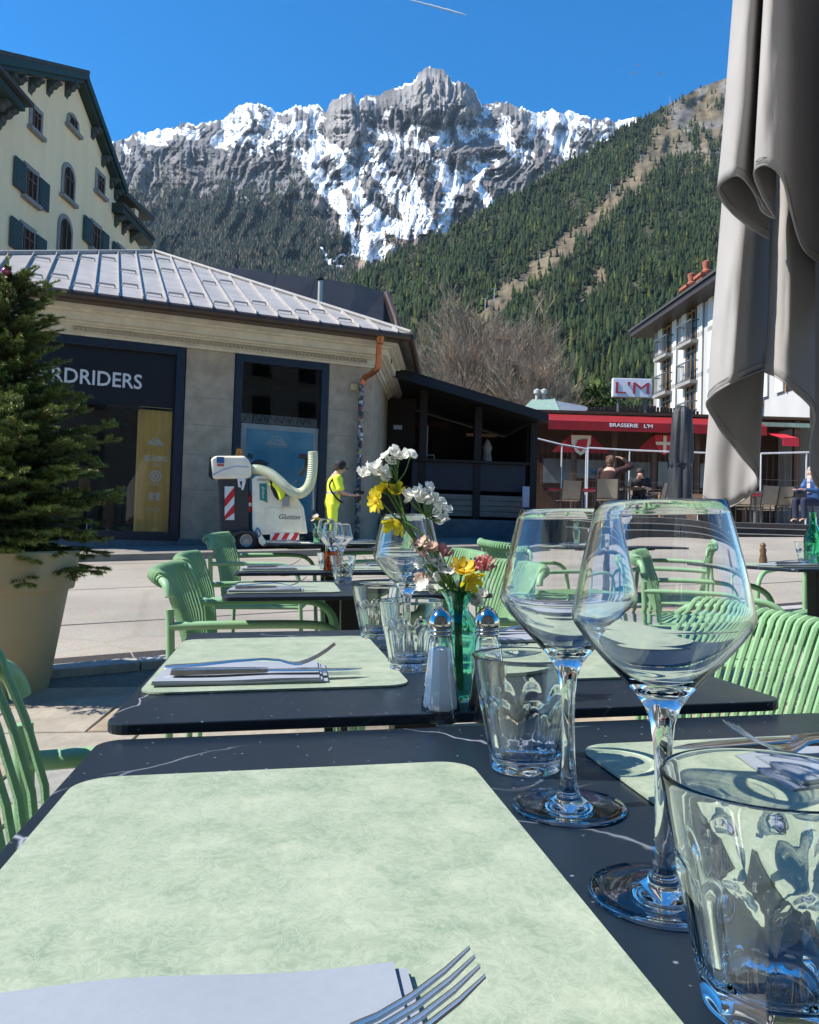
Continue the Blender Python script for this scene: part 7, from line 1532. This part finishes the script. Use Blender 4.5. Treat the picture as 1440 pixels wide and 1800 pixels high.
# amber candle jar on the fourth table
cj = empty('candle_jar', Matrix.Translation(T(0.165, 2.83, ZT[3]+0.0005)), 'small amber candle jar among the wine glasses on the fourth table', 'candle jar')
inst('jar', lathe_mesh('jar', [(0, 0.0005), (0.024, 0.0005), (0.027, 0.004), (0.027, 0.07), (0.025, 0.07), (0.025, 0.006), (0, 0.005)], 28, glass('amber_glass', (0.8, 0.28, 0.06))), cj)

# =================================================================== parasol hanging closed at the right
M_CANVAS = pm('taupe_canvas', (0.345, 0.332, 0.322), 0.85, var=0.07, scale=5, bump=0.06, bscale=500, spec=0.2)
def fold_strip(pts, rows, thick, ytop=-900):
    P = [Vector(p) for p in pts]; C = catmull(P, 7)      # (px, depth, hem py)
    mb = MB(); n = len(C)
    for j in range(rows+1):
        v = j/rows
        for c in C:
            px0, Y, hem = c; yy = hem+(ytop-hem)*v
            lean = 0.078*max(0, min(1, (1405-px0)/110)); dpx = lean*(hem-yy)
            flare = 8*math.exp(-((hem-yy)/45)**2)*math.sin(px0*0.05+hem*0.03)
            cr_ = mnoise.noise((px0*.045, yy*.009, Y*3))*.006+mnoise.noise((px0*.16, yy*.035, 7.0))*.0016
            mb.v.append(tuple(at(px0+dpx+flare*0.3, yy, Y+0.012*math.sin(yy*0.011+px0*0.02)*v+cr_)))
    mb.f = [(j*n+i, j*n+i+1, (j+1)*n+i+1, (j+1)*n+i) for j in range(rows) for i in range(n-1)]
    return mb
UB = at(1400, 400, 1.85); UB.z = gz(1.85)
par = empty('closed_parasol', Matrix.Translation(UB), 'taupe canvas parasol hanging closed in long folds at the right', 'parasol')
def pl(mb, name, th):
    mb.v = [tuple(Vector(p)-UB) for p in mb.v]; o = mb.build(name, M_CANVAS, par, smooth=True, ang=80, fix=False)
    m = o.modifiers.new('cloth', 'SOLIDIFY'); m.thickness = th; m.offset = 0; return o
S1 = [(1640, 1.58, 640), (1570, 1.70, 600), (1500, 1.86, 520), (1450, 1.84, 470), (1408, 1.69, 430), (1378, 1.585, 322), (1350, 1.565, 292), (1326, 1.585, 302), (1336, 1.64, 338), (1362, 1.67, 385)]
S2 = [(1362, 1.67, 385), (1340, 1.665, 372), (1327, 1.67, 342), (1302, 1.60, 311), (1277, 1.615, 316), (1263, 1.66, 336), (1284, 1.72, 372), (1320, 1.755, 402), (1352, 1.775, 420)]
S3 = [(1360, 2.06, 643), (1340, 1.97, 651), (1316, 1.86, 661), (1293, 1.79, 671), (1270, 1.80, 683), (1252, 1.835, 696), (1242, 1.88, 714), (1262, 1.93, 748), (1300, 1.965, 800), (1333, 1.985, 842), (1322, 2.03, 868), (1290, 2.05, 890), (1256, 2.06, 898), (1234, 2.08, 886)]
S4 = [(1346, 1.83, 655), (1372, 1.785, 668), (1398, 1.79, 690), (1432, 1.86, 726), (1424, 1.90, 790), (1432, 1.92, 850), (1470, 1.93, 880)]
BLOCK_FRONT = [(1462, 1.52, 560), (1468, 1.36, 600), (1490, 1.16, 680), (1560, 1.04, 760), (1680, 1.20, 820), (1760, 1.26, 860), (1820, 1.40, 880), (1900, 1.60, 860)]; BLOCK_REAR = [(1480, 1.98, 900), (1540, 1.90, 860), (1620, 1.95, 840), (1720, 1.90, 860), (1840, 1.95, 880)]
pl(fold_strip(BLOCK_FRONT, 20, .0015), 'canopy_fold', .0015); pl(fold_strip(BLOCK_REAR, 20, .0015), 'canopy_fold', .0015)
pl(fold_strip(S1, 70, .0015), 'canopy_fold', .0015); pl(fold_strip(S2, 70, .0015), 'canopy_fold', .0015)
pl(fold_strip(S3, 80, .0015), 'canopy_fold', .0015); pl(fold_strip(S4, 80, .0015), 'canopy_fold', .0015)
def hem(pts):
    C = catmull([Vector(p) for p in pts], 7); out = []
    for px0, Y, h in C: out.append(at(px0+0.2, h-1.5, Y)-UB)
    return out
for S in (S1, S2, S3, S4): MB().tube(hem(S), 0.0022, 6).build('hem', M_CANVAS, par, smooth=True, fix=False)
M_STITCH = pm('canvas_stitch', (.16, .15, .14), .9)
for S in (S1, S2, S3, S4):
    P_ = [(px0+.8, Y_-.0012, h_-15) for px0, Y_, h_ in S]; MB().tube([at(px0+.078*15*max(0, min(1, (1405-px0)/110)), h_, Y_)-UB for px0, Y_, h_ in [tuple(q_) for q_ in catmull([Vector(p_) for p_ in P_], 7)]], 0.0007, 4).build('stitching', M_STITCH, par, fix=False)
MB().tube([(0.30, 0.15, 0), (0.30, 0.15, 3.1)], 0.022, 14).build('pole', pm('grey_pole', (0.2, 0.2, 0.2), 0.4, metal=0.6), par, smooth=True)
MB().box((0.05, -0.10, 0), (0.55, 0.40, 0.06)).build('foot_slab', pm('cast_concrete', (0.3, 0.3, 0.29), 0.9, var=0.2, bump=0.3), par, bevel=0.01)

# sunlight focused by the glass ware onto the cloth and table
for o in bpy.data.objects:
    st = o.name.split('.')[0]
    if st in ('wine_glass', 'tumbler', 'glass_body'): o.cycles.is_caustics_caster = True
    elif st in ('placemat', 'table_top', 'napkin', 'salt', 'pepper'): o.cycles.is_caustics_receiver = True
# =================================================================== thin valley haze
hz = MB().box((-2600, -60, -2), (3600, 4300, 2300)).build('haze', None, None, fix=False); tag(hz, kind='stuff')
hm = bpy.data.materials.new('valley_haze'); hm.use_nodes = True; t = hm.node_tree; t.nodes.remove(t.nodes['Principled BSDF'])
v = t.nodes.new('ShaderNodeVolumePrincipled'); v.inputs['Color'].default_value = (.55, .76, 1.0, 1); v.inputs['Density'].default_value = 0.000028; v.inputs['Anisotropy'].default_value = 0.2
t.links.new(v.outputs[0], t.nodes['Material Output'].inputs['Volume']); hz.data.materials.append(hm); tag(hz, 'thin bluish air over the valley', 'haze')
